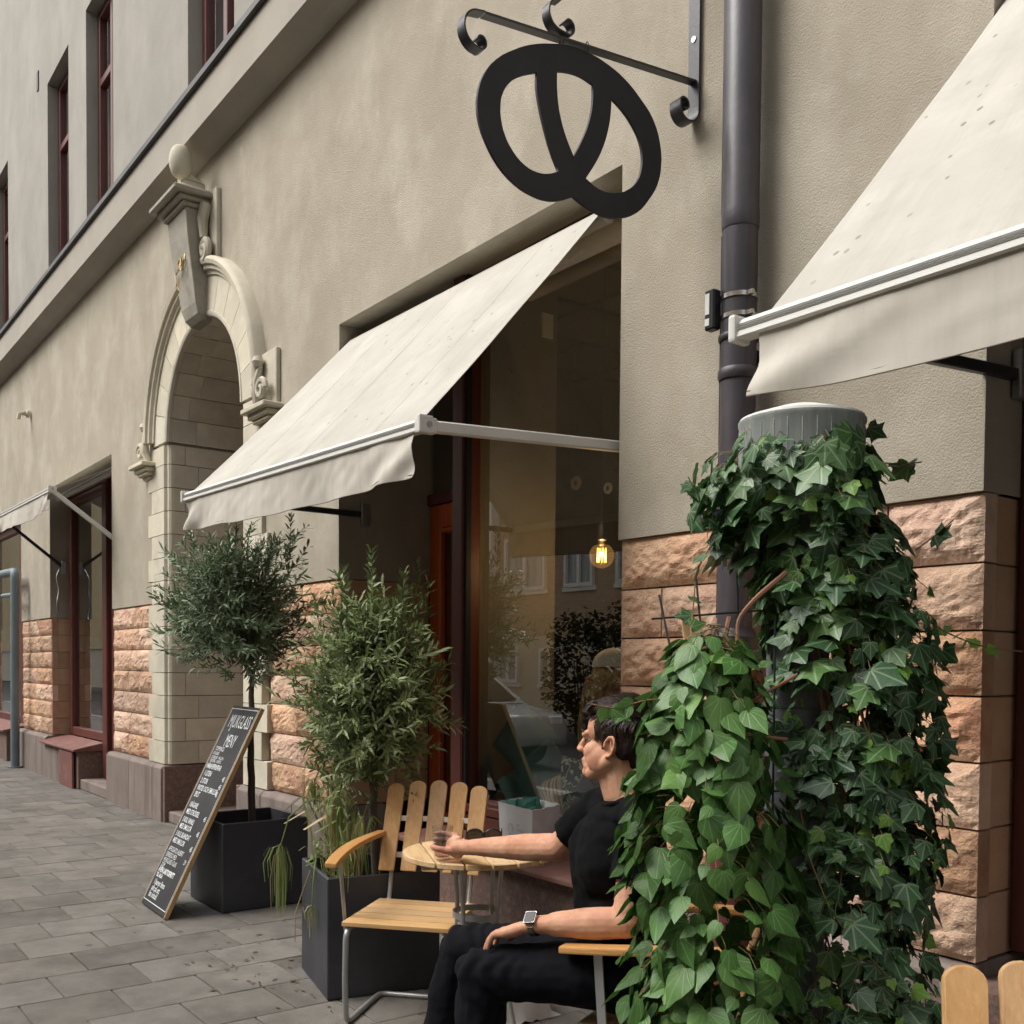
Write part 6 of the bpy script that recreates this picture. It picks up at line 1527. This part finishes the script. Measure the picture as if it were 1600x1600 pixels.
    for h_, k_, a_ in ((lh, lk_, la), (rh, rk, ra)):
        tr.cap(h_, h_.lerp(k_, .5), .098, .088); tr.cap(h_.lerp(k_, .5), k_, .088, .076); tr.cap(k_, k_.lerp(a_, .35), .075, .074); tr.cap(k_.lerp(a_, .35), a_+Vector((0, 0, .0)), .074, .062, flat=True)
    def rp_(co, n):
        kz = min((co-lk_).length, (co-rk).length)
        return .008*noise.noise(Vector((co.x*11, co.y*11, co.z*13)))+.0065*math.sin((co.x+co.y)*70+10*noise.noise(co*7))*math.exp(-(kz/.12)**2)+.002*noise.noise(co*40)
    tr.done('trousers', 'trousers', t, .0065, smooth=3, post=rp_)
    for a_, k_ in ((la, lk_), (ra, rk)):
        sh = Blob(); g0 = Vector((a_.x, a_.y, .045)); sh.ell(g0-hf*.03, (.065, .042, .043), ax); sh.cap(g0, g0+hf*.15+Vector((0, 0, -.010)), .046, .034, up=up, sq=.8); sh.cap(g0+Vector((0, 0, .02)), Vector((a_.x, a_.y, max(a_.z, .10))), .042, .042)
        sh.done('shoe', 'shoe', t, .006, smooth=2, post=lambda c, n: -c.z*1.2 if c.z < .0 else 0)
    # watch on the near wrist
    wt = thing('wristwatch', 'square black-faced watch with link bracelet on the man\'s left wrist', 'watch', lw)
    ax_ = (lw-le).normalized(); c0 = lw-ax_*.006; x = (CAMV-c0); x = x-ax_*x.dot(ax_); x = (x.normalized()+up*.9); x = (x-ax_*x.dot(ax_)).normalized(); y = ax_.cross(x)
    n = 20
    for k in range(n):
        a = 2*math.pi*k/n
        if math.cos(a) > .80: continue
        r_ = .0315; d = x*math.cos(a)*.94+y*math.sin(a); tn = -x*math.sin(a)+y*math.cos(a); p = c0+d*r_
        MB().bar(p-tn*.0046, p+tn*.0046, .0175, .0028, up=tuple(d)).build('link', 'watchband', wt, bevel=.0006)
    cs = MB(); pc_ = c0+x*.0325
    def q(u, v, d): return pc_+ax_*u+y*v+x*d
    rr = [(.0175*max(-1, min(1, 1.35*math.cos(a))), .0195*max(-1, min(1, 1.35*math.sin(a)))) for a in [2*math.pi*k/32 for k in range(32)]]
    cs.prism(rr, q, -.004, .0045).build('case', 'chrome', wt, bevel=.001)
    MB().prism([(u*.90, v*.90) for u, v in rr], q, .0046, .0060).build('screen', 'screen', wt, bevel=.0008)
M['watchband'] = pmat('gunmetal_link', (0.16, 0.15, 0.12), (0.10, 0.095, 0.08), scale=10, rough=.3, metal=.9)
M['screen'] = pmat('watch_glass', (0.008, 0.008, 0.010), rough=.22, spec=.25)
man()

# ---- woman inside the window, seen from behind
M['cap_cloth'] = pmat('pale_grey_cap', (0.80, 0.78, 0.74), (0.72, 0.70, 0.66), scale=10, rough=.9, bump=.2, bscale=120)
M['knit'] = pmat('dark_knit', (0.05, 0.045, 0.045), (0.035, 0.03, 0.03), scale=10, rough=.9)
def woman():
    c = Vector((-3.87, .53, 1.40))
    t = thing('person', 'woman inside the window with long blond hair under a pale cap', 'person', (c.x, c.y, .5))
    f = Vector((.86, .30, 0)).normalized(); l = Vector((-f.y, f.x, 0)); up = Vector((0, 0, 1)); ax = (f, l, up)
    b = Blob(); b.ell(c+Vector((0, 0, -.02)), (.095, .075, .11), ax); b.ell(c+f*.05+Vector((0, 0, -.06)), (.05, .05, .06), ax); b.cap(c+Vector((0, 0, -.08)), c+Vector((-.01, 0, -.20)), .05, .055)
    b.ell(c+f*.105+Vector((0, 0, -.045)), (.015, .011, .014), ax)
    sh = c+Vector((0, 0, -.25))-f*.02
    b.ell(sh+Vector((0, 0, -.14)), (.11, .17, .22), ax)
    for s in (-1, 1): b.cap(sh+l*s*.15, sh+l*s*.20+f*.06+Vector((0, 0, -.27)), .05, .04); b.cap(sh+l*s*.20+f*.06+Vector((0, 0, -.27)), sh+l*s*.10+f*.28+Vector((0, 0, -.30)), .04, .03); b.ell(sh+l*s*.09+f*.34+Vector((0, 0, -.30)), (.06, .035, .02), ax)
    b.done('body', 'skin', t, .008, smooth=3)
    k = Blob(); k.ell(sh+Vector((0, 0, -.15)), (.13, .185, .25), ax); k.ell(sh+Vector((0, 0, -.38)), (.16, .20, .16), ax)
    for s in (-1, 1): k.cap(sh+l*s*.15, sh+l*s*.205+f*.06+Vector((0, 0, -.27)), .065, .055); k.cap(sh+l*s*.205+f*.06+Vector((0, 0, -.27)), sh+l*s*.12+f*.22+Vector((0, 0, -.29)), .055, .045); k.cap(sh+l*s*.09+Vector((0, 0, -.42)), sh+l*s*.10+f*.42+Vector((0, 0, -.42)), .09, .07)
    k.done('sweater', 'knit', t, .010, smooth=3, post=lambda c_, n: .006*noise.noise(c_*9))
    h = Blob(); h.ell(c-f*.015+Vector((0, 0, -.02)), (.10, .088, .10), ax); h.ell(c-f*.07+Vector((0, 0, -.12)), (.055, .092, .14), ax); h.ell(c-f*.085+Vector((0, 0, -.26)), (.05, .105, .17), ax); h.ell(c-f*.09+l*.02+Vector((0, 0, -.38)), (.04, .095, .12), ax)
    h.done('hair', 'blond', t, .006, smooth=2, post=lambda c_, n: .006*noise.noise(Vector((c_.x*60, c_.y*60, c_.z*5)))+.004*noise.noise(Vector((c_.x*130, c_.y*130, c_.z*7))))
    lk = MB(); rg = random.Random(2)
    for i in range(160):
        s = rg.uniform(-1, 1); p = c-f*rg.uniform(.07, .12)+l*s*.085+Vector((0, 0, rg.uniform(-.08, -.02))); pts = []
        L_ = rg.uniform(.25, .46)
        for j in range(6): v = j/5; pts.append(p+Vector((0, 0, -L_*v))+l*(s*.03*v+.010*math.sin(v*5+i))-f*(.03*math.sin(v*3)))
        lk.tube(pts, [.002, .0028, .0028, .0026, .002, .0008], 4, cap=False)
    lk.build('hair_locks', 'blond', t, kind='stuff', fix=False)
    hat = thing('baseball_cap', 'pale grey cap with open back strap on the woman inside', 'cap', c+Vector((0, 0, .05)))
    b = MB(); n, m = 36, 12; ci = c+Vector((0, 0, .012))
    for j in range(m+1):
        e = R(2+86*j/m)
        for i in range(n):
            a = 2*math.pi*i/n; b.v.append(tuple(ci+f*math.cos(a)*math.cos(e)*.112+l*math.sin(a)*math.cos(e)*.100+up*math.sin(e)*.098))
    for j in range(m):
        for i in range(n):
            a = 2*math.pi*(i+.5)/n; back = abs(((a-math.pi+math.pi) % (2*math.pi))-math.pi)
            if back < .52*math.sqrt(max(0, 1-(j/4.2)**2)) and 0 < j < 5: continue     # arched gap above the strap
            b.f.append((j*n+i, j*n+(i+1) % n, (j+1)*n+(i+1) % n, (j+1)*n+i))
    b.f.append(tuple(m*n+i for i in range(n)))
    b.build('crown', 'cap_cloth', hat, smooth='all', fix=False)
    br = MB(); 
    for i in range(13):
        a = R(-62+124*i/12); p = ci+f*math.cos(a)*.110+l*math.sin(a)*.098; q = p+f*(.072*math.cos(a*1.1))+l*math.sin(a)*.01-up*.012; br.v += [tuple(p), tuple(q)]
    for i in range(12): br.f.append((2*i, 2*i+1, 2*i+3, 2*i+2))
    br.build('peak', 'cap_cloth', hat, smooth='all'); MB().lathe([(.008, 0), (.006, .006), (.001, .008)], 10, ci+up*.097).build('button', 'cap_cloth', hat, smooth=True)
    for i in range(6):
        a = i*math.pi/3+.3; MB().tube([ci+f*math.cos(a)*math.cos(R(e))*.1128+l*math.sin(a)*math.cos(R(e))*.1008+up*math.sin(R(e))*.0988 for e in range(25, 90, 8)], .0011, 4).build('seam', 'cap_cloth', hat)
woman()
# ================================================================== inside the cafe
M['teal'] = pmat('teal_linen', (0.045, 0.10, 0.092), (0.065, 0.135, 0.12), scale=5, rough=.85, bump=.25, bscale=14)
M['bench'] = pmat('bench_wood', (0.20, 0.12, 0.065), (0.15, 0.09, 0.05), scale=4, rough=.5, stretch=(1, 9, 9))
def stripes():
    m = pmat('striped_cushion', (0.40, 0.31, 0.19), rough=.9); t = m.node_tree; b = t.nodes['Principled BSDF']
    tc = _n(t, 'ShaderNodeTexCoord'); w_ = _n(t, 'ShaderNodeTexWave', Scale=9.0); t.links.new(tc.outputs['Object'], w_.inputs['Vector'])
    r_ = _n(t, 'ShaderNodeValToRGB'); r_.color_ramp.elements[0].color = (.12, .08, .05, 1); r_.color_ramp.elements[1].color = (.42, .33, .20, 1); r_.color_ramp.elements[0].position = .2; r_.color_ramp.elements[1].position = .55
    t.links.new(w_.outputs['Fac'], r_.inputs['Fac']); t.links.new(r_.outputs['Color'], b.inputs['Base Color']); return m
M['stripes'] = stripes()
def floral():
    m = pmat('floral_cushion', (0.05, 0.07, 0.05), rough=.9); t = m.node_tree; b = t.nodes['Principled BSDF']
    tc = _n(t, 'ShaderNodeTexCoord'); v = _n(t, 'ShaderNodeTexVoronoi', Scale=12.0); w_ = _n(t, 'ShaderNodeTexNoise', Scale=16.0, Detail=3.0)
    ad = _n(t, 'ShaderNodeVectorMath', operation='MULTIPLY_ADD'); ad.inputs[1].default_value = (.12, .12, .12); t.links.new(w_.outputs['Color'], ad.inputs[0]); t.links.new(tc.outputs['Object'], ad.inputs[2]); t.links.new(tc.outputs['Object'], w_.inputs['Vector'])
    t.links.new(ad.outputs[0], v.inputs['Vector'])
    sn = _n(t, 'ShaderNodeMath', operation='SINE'); ml = _n(t, 'ShaderNodeMath', operation='MULTIPLY'); ml.inputs[1].default_value = 17.0; t.links.new(v.outputs['Distance'], ml.inputs[0]); t.links.new(ml.outputs[0], sn.inputs[0])
    r_ = _n(t, 'ShaderNodeValToRGB'); r_.color_ramp.elements[0].color = (.035, .055, .040, 1); r_.color_ramp.elements[1].color = (.38, .40, .33, 1); r_.color_ramp.elements[0].position = .50; r_.color_ramp.elements[1].position = .60
    t.links.new(sn.outputs[0], r_.inputs['Fac']); t.links.new(r_.outputs['Color'], b.inputs['Base Color']); return m
M['floral'] = floral()
MB().box(-4.70, -3.28, .30, 1.10, .50, .56).box(-4.70, -3.28, 1.04, 1.10, .11, .499).build('window_seat', 'bench', B, bevel=.006)
def cushion(label, c, w_, h, th, mat, rx=0.0, ry=0.0, rz=0.0, name='cushion'):
    b = MB(); n = 18
    for side in (-1, 1):
        k = len(b.v)
        for j in range(n+1):
            for i in range(n+1):
                u, v = i/n*2-1, j/n*2-1; pinch = 1-.10*(1-abs(u))*0-.06*((1-u*u)*(v*v)+(1-v*v)*(u*u))
                d = th*((1-u**4)*(1-v**4))**.6*.5*(1+.18*nz(u*2.4+c[0]*5, v*2.4, side)); b.v.append((u*w_/2*pinch, side*d, v*h/2*pinch))
        for j in range(n):
            for i in range(n): q = (k+j*(n+1)+i, k+j*(n+1)+i+1, k+(j+1)*(n+1)+i+1, k+(j+1)*(n+1)+i); b.f.append(q if side < 0 else q[::-1])
    o = b.build(name, mat, None, smooth='all', fix=False); o.location = c; o.rotation_euler = (rx, ry, rz); return tag(o, label, 'cushion')
cushion('dark green and white floral cushion inside the window behind the man', (-3.97, .44, .760), .32, .38, .13, 'floral', R(8), R(3), R(8))
cushion('brown striped cushion beside the floral one in the window seat', (-4.21, .47, .71), .25, .26, .12, 'stripes', R(6), R(-14), R(-6))
cushion('teal linen cushion standing on its corner in the window seat', (-4.55, .50, .99), .36, .36, .14, 'teal', R(6), R(38), R(18))
cushion('teal linen cushion lying low against the window glass', (-4.42, .52, .80), .46, .34, .16, 'teal', R(14), R(-22), R(-10))
# draped throw under the cushions
b = MB(); n = 26
for j in range(n+1):
    for i in range(n+1):
        u, v = i/n, j/n; b.v.append((-4.68+.55*u, .33+.42*v, .565+.36*math.exp(-((u-.15)/.22)**2)*(.4+.6*v)+.10*math.sin(u*9+v*4)*.25+.05*nz(u*5, v*5, 2)+.03))
for j in range(n):
    for i in range(n): b.f.append((j*(n+1)+i, j*(n+1)+i+1, (j+1)*(n+1)+i+1, (j+1)*(n+1)+i))
tag(b.build('throw', 'teal', None, smooth='all'), 'crumpled teal throw heaped on the window seat', 'throw')
# pendant lamp with glowing bulb
def emit(name, colr, s):
    m = bpy.data.materials.new(name); m.use_nodes = True; b = m.node_tree.nodes['Principled BSDF']; b.inputs['Base Color'].default_value = (*colr, 1)
    b.inputs['Emission Color'].default_value = (*colr, 1); b.inputs['Emission Strength'].default_value = s; return m
M['filament'] = emit('glowing_filament', (1.0, .50, .12), 9.0)
M['amber_glass'] = glass_mat('amber_bulb_glass', tint=(1.0, .72, .36), f0=.16)
def warm_glow(m, colr, s):
    t = m.node_tree; o = [n for n in t.nodes if n.type == 'OUTPUT_MATERIAL'][0]; src = o.inputs[0].links[0].from_socket
    e = _n(t, 'ShaderNodeEmission', Strength=s); e.inputs[0].default_value = (*colr, 1); a = _n(t, 'ShaderNodeAddShader'); t.links.new(src, a.inputs[0]); t.links.new(e.outputs[0], a.inputs[1]); t.links.new(a.outputs[0], o.inputs[0])
warm_glow(M['amber_glass'], (1.0, .55, .18), .07)
def lamp():
    x, y, z = -4.27, .80, 2.03
    t = thing('pendant_lamp', 'bare globe filament bulb glowing on a long black cord inside the window', 'lamp', (x, y, z))
    MB().tube([(x, y, z+.14), (x, y, 3.74)], .0045, 6).build('cord', 'black', t)
    MB().lathe([(.07, 3.73), (.07, 3.765), (.065, 3.768)], 24, (x, y, 0)).build('ceiling_rose', 'black', t, smooth=True)
    MB().lathe([(.006, z+.185), (.014, z+.175), (.021, z+.16), (.021, z+.10), (.026, z+.096), (.026, z+.086), (.018, z+.082)], 20, (x, y, 0)).build('socket', 'chrome', t, smooth=True)
    prof = [(.014, .082), (.015, .070), (.024, .058)] + [(.070*math.sin(R(a)), .070*math.cos(R(a))) for a in range(38, 180, 10)] + [(.001, -.070)]
    MB().lathe([(r_, z+h) for r_, h in prof], 30, (x, y, 0), cap=False).build('bulb', 'amber_glass', t, smooth=True)
    fl = MB(); pts = []
    for k in range(16):
        a = 2*math.pi*k/16; r_ = .024; pts.append((x+r_*math.cos(a), y+r_*math.sin(a), z+(.040 if k % 2 else -.036)))
    fl.tube(pts, .0018, 5).build('filament', 'filament', t)
    MB().tube([(x, y, z+.08), (x, y, z-.02)], .003, 6).build('stem', 'chrome', t)
    ld = bpy.data.lights.new('bulb_light', 'POINT'); ld.energy = 8.0; ld.color = (1, .87, .72); ld.shadow_soft_size = .012
    lo = bpy.data.objects.new('bulb_light', ld); col.objects.link(lo); lo.parent = t; lo.location = (0, 0, -.01)
lamp()
# back counter with pots, plant and hanging rings
M['navy'] = pmat('dark_counter', (0.015, 0.017, 0.026), (0.022, 0.024, 0.032), scale=4, rough=.6)
ct = thing('counter', 'dark counter with shelf at the back of the cafe', 'counter', (-6.2, 2.9, .1))
MB().box(-7.2+.7, -5.4, 2.6, 3.2, .11, 1.9).build('cabinet', 'navy', ct, bevel=.01); MB().box(-6.5, -5.3, 2.55, 3.25, 1.905, 1.94).build('worktop', 'bench', ct, bevel=.004)
M['cardboard'] = pmat('brown_card', (0.22, 0.14, 0.075), rough=.9); M['pot'] = pmat('dark_pot', (0.03, 0.035, 0.042), rough=.6); M['ringwood'] = pmat('pale_wood_ring', (0.50, 0.40, 0.26), rough=.6)
def pot(label, x, y, z, r_, h, seed):
    t = thing('potted_plant', label, 'plant', (x, y, z)); MB().lathe([(r_*.75, 0), (r_, h), (r_*.9, h), (r_*.85, h-.02)], 20, (x, y, z)).build('pot', 'pot', t, smooth=True)
    rg = random.Random(seed); b = MB()
    for k in range(26):
        a = rg.uniform(0, 6.28); l_ = rg.uniform(.25, .55); e = rg.uniform(.3, 1.4); d = Vector((math.cos(a)*math.cos(e), math.sin(a)*math.cos(e), math.sin(e))); p = Vector((x, y, z+h)); s = d.cross(Vector((0, 0, 1))).normalized()*.05
        m_ = p+d*l_*.55; q = p+d*l_+Vector((0, 0, -.10)); b.v += [tuple(p), tuple(m_+s), tuple(m_-s), tuple(q)]; k4 = len(b.v)-4; b.f += [(k4, k4+1, k4+2), (k4+1, k4+3, k4+2)]
    b.build('foliage', 'olive_leaf', t, kind='stuff', fix=False)
pot('dark leafy pot plant at the right of the cafe counter', -5.42, 2.75, 1.945, .10, .20, 3); pot('wide dark pot plant at the left of the cafe counter', -6.05, 2.75, 1.945, .15, .28, 4)
for k, (x, y, z, r_, lb) in enumerate(((-5.62, 1.75, 2.72, .05, 'pale ring with dark centre hanging inside the window'), (-5.80, 1.85, 2.78, .06, 'dull mauve ring hanging furthest left inside the window'), (-5.28, 1.75, 2.64, .04, 'small white ring hanging right of the pale ring'))):
    t = thing('hanging_ring', lb, 'ornament', (x, y, z), group='rings hanging inside the window')
    MB().tube([(x+r_*.7*math.cos(a), y-r_*.0, z+r_*.7*math.sin(a)) for a in [2*math.pi*i/20 for i in range(20)]], r_*.33, 8, closed=True).build('ring', ('ringwood', 'knit', 'white')[k], t, smooth=True)
    MB().tube([(x, y, z+r_), (x, y, 3.79)], .002, 4).build('thread', 'black', t)
    MB().lathe([(r_*.4, -.004), (r_*.4, .004)], 14, (x, y, z), 'y').build('centre', 'redcap', t)
# cables by the far window
cb = MB().tube(bez([(-13.50, .10, 2.56), (-13.47, .05, 2.45), (-13.44, .08, 2.30), (-13.40, .04, 2.12), (-13.45, .06, 1.92), (-13.48, .08, 2.0), (-13.43, .05, 2.2)], .08), .010, 6)
tag(cb.build('loose_cable', 'steel', None, smooth=True), 'loose grey cable hanging below the awning arm at the far window', 'cable')
# grey steel stand pipe at the far left
sp = thing('stand_pipe', 'blue-grey steel pole with bent top at the left edge', 'pole', (-14.85, -.16, 0))
M['bluesteel'] = pmat('blue_grey_paint', (0.16, 0.20, 0.22), (0.13, 0.165, 0.185), scale=5, rough=.5)
MB().tube(bez([(-14.85, -.16, .01), (-14.78, -.16, 2.60), (-15.6, -.16, 2.62)], .10), .055, 12).build('pipe', 'bluesteel', sp, smooth=True)
MB().tube([(-14.80, -.16, 2.30), (-15.6, -.16, 2.32)], .03, 8).build('rail', 'bluesteel', sp, smooth=True); MB().lathe([(.09, 0), (.09, .02)], 16, (-14.85, -.16, 0)).build('foot', 'bluesteel', sp)

# ================================================================== across the street (seen in the glass)
M['hedge'] = leaf_mat('hedge_leaf', (0.020, 0.035, 0.018), (0.045, 0.065, 0.03), (0.05, 0.07, 0.04), scale=6, trans=.1)
M['ochre'] = pmat('ochre_plaster', (0.60, 0.45, 0.24), (0.54, 0.40, 0.21), scale=1.5, rough=.95, c3=(.62, .52, .34), scale3=.6)
M['sandrender'] = pmat('sand_render', (0.62, 0.55, 0.42), (0.56, 0.49, 0.37), scale=1.5, rough=.95)
M['brickband'] = pmat('buff_brick', (0.50, 0.37, 0.24), (0.43, 0.31, 0.20), scale=6, rough=.95, stretch=(1, 1, 6), c3=(.27, .18, .11), scale3=5, streak=(.6, .6, 14))
OP = thing('facing_building', 'ochre and buff street building opposite, mirrored in the cafe window', 'building', (-15, -12.4, 0))
YO = -12.2
MB().box(-150, 40, -22, YO-.3, -.1, 2.15).build('base_wall', 'sandrender', OP)
MB().box(-150, -22.2, -22, YO-.15, 2.15, 11.5).build('wall', 'ochre', OP); MB().box(-22.2, 30, -22, YO-.3, 2.15, 11.5).build('wall', 'brickband', OP)
MB().box(-22.35, -22.05, YO-.3, YO-.05, 0, 11.5).build('downpipe', 'white', OP)
def owin(x0, x1, z0, z1, y):
    f = MB().box(x0-.08, x1+.08, y, y+.06, z0-.14, z0-.04).build('window', 'white', OP)
    MB().box(x0, x0+.08, y, y+.09, z0-.04, z1).box(x1-.08, x1, y, y+.09, z0-.04, z1).box(x0+.08, x1-.08, y, y+.088, z1-.09, z1).box(x0+.08, x1-.08, y, y+.088, z0-.04, z0+.05).box((x0+x1)/2-.045, (x0+x1)/2+.045, y, y+.086, z0+.05, z1-.09).build('frame', 'white', f)
    MB().box(x0+.08, x1-.08, y+.012, y+.018, z0+.05, z1-.09).build('pane', 'owpane', f)
M['owpane'] = pmat('curtained_pane', (0.42, 0.44, 0.42), (0.20, 0.22, 0.22), scale=2.2, rough=.12, stretch=(3, 3, .3), spec=.7)
for zf in (3.35, 6.5):
    for x0, x1 in ((-21.7, -20.0), (-19.25, -18.2), (-17.4, -15.7), (-14.9, -13.2), (-12.4, -10.7)): owin(x0, x1, zf, zf+1.35, YO-.30)
    for x0, x1 in ((-23.8, -22.7), (-25.6, -24.5), (-27.6, -26.5), (-29.6, -28.5)): owin(x0, x1, zf-.2, zf+2.0, YO-.15)
for x0, x1 in ((-22.0, -21.1), (-20.2, -19.4), (-18.0, -17.2)): owin(x0, x1, 1.0, 1.85, YO-.3)
# shrubs added to darken the reflection behind the woman in the cafe window
for k, (x, r_, h) in enumerate(((-15.6, 1.0, 2.5), (-14.0, 1.1, 2.75), (-12.3, 1.05, 2.6), (-10.6, 1.0, 2.45))):
    t = thing('street_shrub', ('tall dark shrub across the road, %s of the row mirrored in the cafe window' % ('first', 'second', 'third', 'fourth')[k]), 'shrub', (x, -9.9, 0), group='shrubs across the road')
    rg = random.Random(60+k); lf = MB()
    for i in range(2600):
        a = rg.uniform(0, 6.283); cz = rg.uniform(-1, 1); sr = math.sqrt(1-cz*cz); rr = rg.uniform(.6, 1.0)*(1+.25*nz(math.cos(a)*2+k*5, math.sin(a)*2, cz*2))
        p = Vector((x+math.cos(a)*sr*r_*rr, -9.9+math.sin(a)*sr*.7*rr, h*.52+cz*h*.5*rr)); u = Vector((rg.uniform(-1, 1), rg.uniform(-1, 1), rg.uniform(-1, 1))).normalized(); v = u.orthogonal().normalized()
        lf.quad(p-u*.07, p-v*.035, p+u*.07, p+v*.035)
    lf.build('foliage', 'hedge', t, kind='stuff', fix=False)
    for i in range(4): MB().tube([(x+.1*i-.15, -9.9, -.01), (x+.15*i-.25, -9.9+.05*i, h*.6)], [.03, .012], 6).build('stem', 'bark', t)
# parked estate car
M['carpaint'] = pmat('silver_paint', (0.55, 0.56, 0.56), (0.52, 0.53, 0.53), scale=3, rough=.25, metal=.6, spec=.6)
M['carglass'] = pmat('tinted_car_glass', (0.02, 0.025, 0.025), rough=.05, spec=.7)
M['tyre'] = pmat('tyre', (0.02, 0.02, 0.02), rough=.85); M['rim'] = pmat('alloy', (0.45, 0.45, 0.45), rough=.3, metal=.9)
M['lampglass'] = pmat('tail_lamp', (0.35, 0.02, 0.015), rough=.15); M['headlamp'] = pmat('head_lamp', (0.7, 0.7, 0.7), rough=.1)
def car():
    x0, yc, zr = -14.2, -5.55, -.135
    t = thing('parked_car', 'silver car parked at the kerb, mirrored in the cafe window', 'car', (x0, yc, zr), math.pi, local=True)
    L2, W2 = 2.3, .92
    prof = [(-2.3, .35), (-2.3, .62), (-2.18, .82), (-1.25, .95), (-.55, 1.0), (2.1, 1.02), (2.28, .90), (2.32, .60), (2.28, .35)]
    MB().prism(prof, lambda u, v, d: (u, d*(1-.06*max(0, (v-.6))), v), -W2, W2).build('body', 'carpaint', t, bevel=.06, seg=3, smooth=True)
    cabp = [(-1.30, .955), (-.55, 1.42), (-.2, 1.50), (1.45, 1.50), (1.95, 1.40), (2.16, 1.0)]
    c = MB(); n = len(cabp)
    for s in (-1, 1):
        for u, v in cabp: c.v.append((u, s*(W2-.04-.30*(v-.95)), v))
    for j in range(n-1): c.f.append((j, j+1, n+j+1, n+j))
    c.f += [tuple(range(n))[::-1], tuple(range(n, 2*n))]
    c.build('cabin', 'carpaint', t, bevel=.03, seg=2, smooth=True)
    for s in (-1, 1):
        for q in ([(-1.05, 1.02), (-.48, 1.38), (.20, 1.43), (.20, 1.02)], [(.28, 1.02), (.28, 1.43), (1.02, 1.43), (1.02, 1.02)], [(1.10, 1.02), (1.10, 1.43), (1.48, 1.42), (1.80, 1.32), (1.86, 1.02)]):
            wq = MB(); wq.prism(q, lambda u, v, d, s=s: (u, s*(W2-.04-.30*(v-.95)+d), v), .001, .008); wo = wq.build('side_window', 'carglass', t)
            MB().tube([(u, s*(W2-.04-.30*(v-.95)+.010), v) for u, v in q], .010, 5, closed=True).build('trim', 'chrome', wo, smooth=True)
        MB().tube([(-.3, s*(W2-.22), 1.53), (1.4, s*(W2-.22), 1.53)], .02, 6).build('roof_rail', 'chrome', t, smooth=True)
        for x in (-1.42, 1.40):
            w_ = MB().lathe([(.20, -.10), (.31, -.11), (.335, -.06), (.335, .06), (.31, .11), (.20, .10)], 24, (x, s*.86, .335), 'y').build('wheel', 'tyre', t, smooth=True)
            MB().lathe([(.20, -.04), (.20, .04)], 20, (x, s*.93, .335), 'y').build('rim', 'rim', w_)
            for k in range(5): a = k*1.2566; MB().bar((x, s*.975, .335), (x+.19*math.cos(a), s*.972, .335+.19*math.sin(a)), .05, .02, up=(0, 1, 0)).build('spoke', 'rim', w_)
        MB().box(-2.27, -2.12, s*.72-.12, s*.72+.12, .66, .80).build('headlight', 'headlamp', t, bevel=.02); MB().box(2.20, 2.335, s*.74-.10, s*.74+.10, .70, .95).build('tail_light', 'lampglass', t, bevel=.02)
    MB().prism([(-1.18, 1.02), (-.60, 1.39)], lambda u, v, d: (u-.02, d, v), -.7, .7) if False else None
    w = MB().add([(-1.24, -.72, 1.00), (-1.24, .72, 1.00), (-.60, .62, 1.40), (-.60, -.62, 1.40)], [(0, 1, 2, 3)]); 
    for i, v in enumerate(w.v): w.v[i] = (v[0]-.015, v[1], v[2]+.010)
    w.build('windscreen', 'carglass', t); r_ = MB().add([(2.145, -.66, 1.06), (2.145, .66, 1.06), (1.975, .60, 1.37), (1.975, -.60, 1.37)], [(0, 1, 2, 3)])
    for i, v in enumerate(r_.v): r_.v[i] = (v[0]+.015, v[1], v[2]+.005)
    r_.build('rear_window', 'carglass', t); MB().box(2.325, 2.34, -.26, .26, .55, .66).build('number_plate', 'white', t)
car()
# fallen leaves and grit on the paving
def litter():
    rg = random.Random(77); b = MB()
    for k in range(150):
        c = rg.choice(((-4.55, -1.12, .28), (-5.4, -1.0, .45), (-4.3, -1.05, .3), (-8.0, -.25, 1.6), (-6.5, -.35, .7)))
        x, y = rg.gauss(c[0], c[2]), rg.gauss(c[1], c[2]*.45); a = rg.uniform(0, 6.28); l_ = rg.uniform(.008, .026); w_ = l_*rg.uniform(.18, .5); y = min(y, -.09)
        if -4.36 < x < -3.6 and y > -1.06 or -6.1 < x < -5.57 and y > -.88: continue
        u = Vector((math.cos(a), math.sin(a), 0)); v = Vector((-u.y, u.x, 0)); p = Vector((x, y, .0045))
        b.quad(p-u*l_, p-v*w_+Vector((0, 0, .003)), p+u*l_+Vector((0, 0, rg.uniform(0, .006))), p+v*w_)
    o = b.build('leaf_litter', 'litter', None, kind='stuff', fix=False); o['label'] = 'scattered bits of fallen leaf and grit on the paving'; o['category'] = 'litter'
M['litter'] = pmat('dry_litter', (0.07, 0.05, 0.03), (0.16, 0.12, 0.06), scale=30, rough=.9)
litter()
cyc = scene.cycles
cyc.max_bounces = 5; cyc.diffuse_bounces = 3; cyc.glossy_bounces = 2; cyc.transmission_bounces = 3; cyc.transparent_max_bounces = 6
cyc.sample_clamp_indirect = 6.0
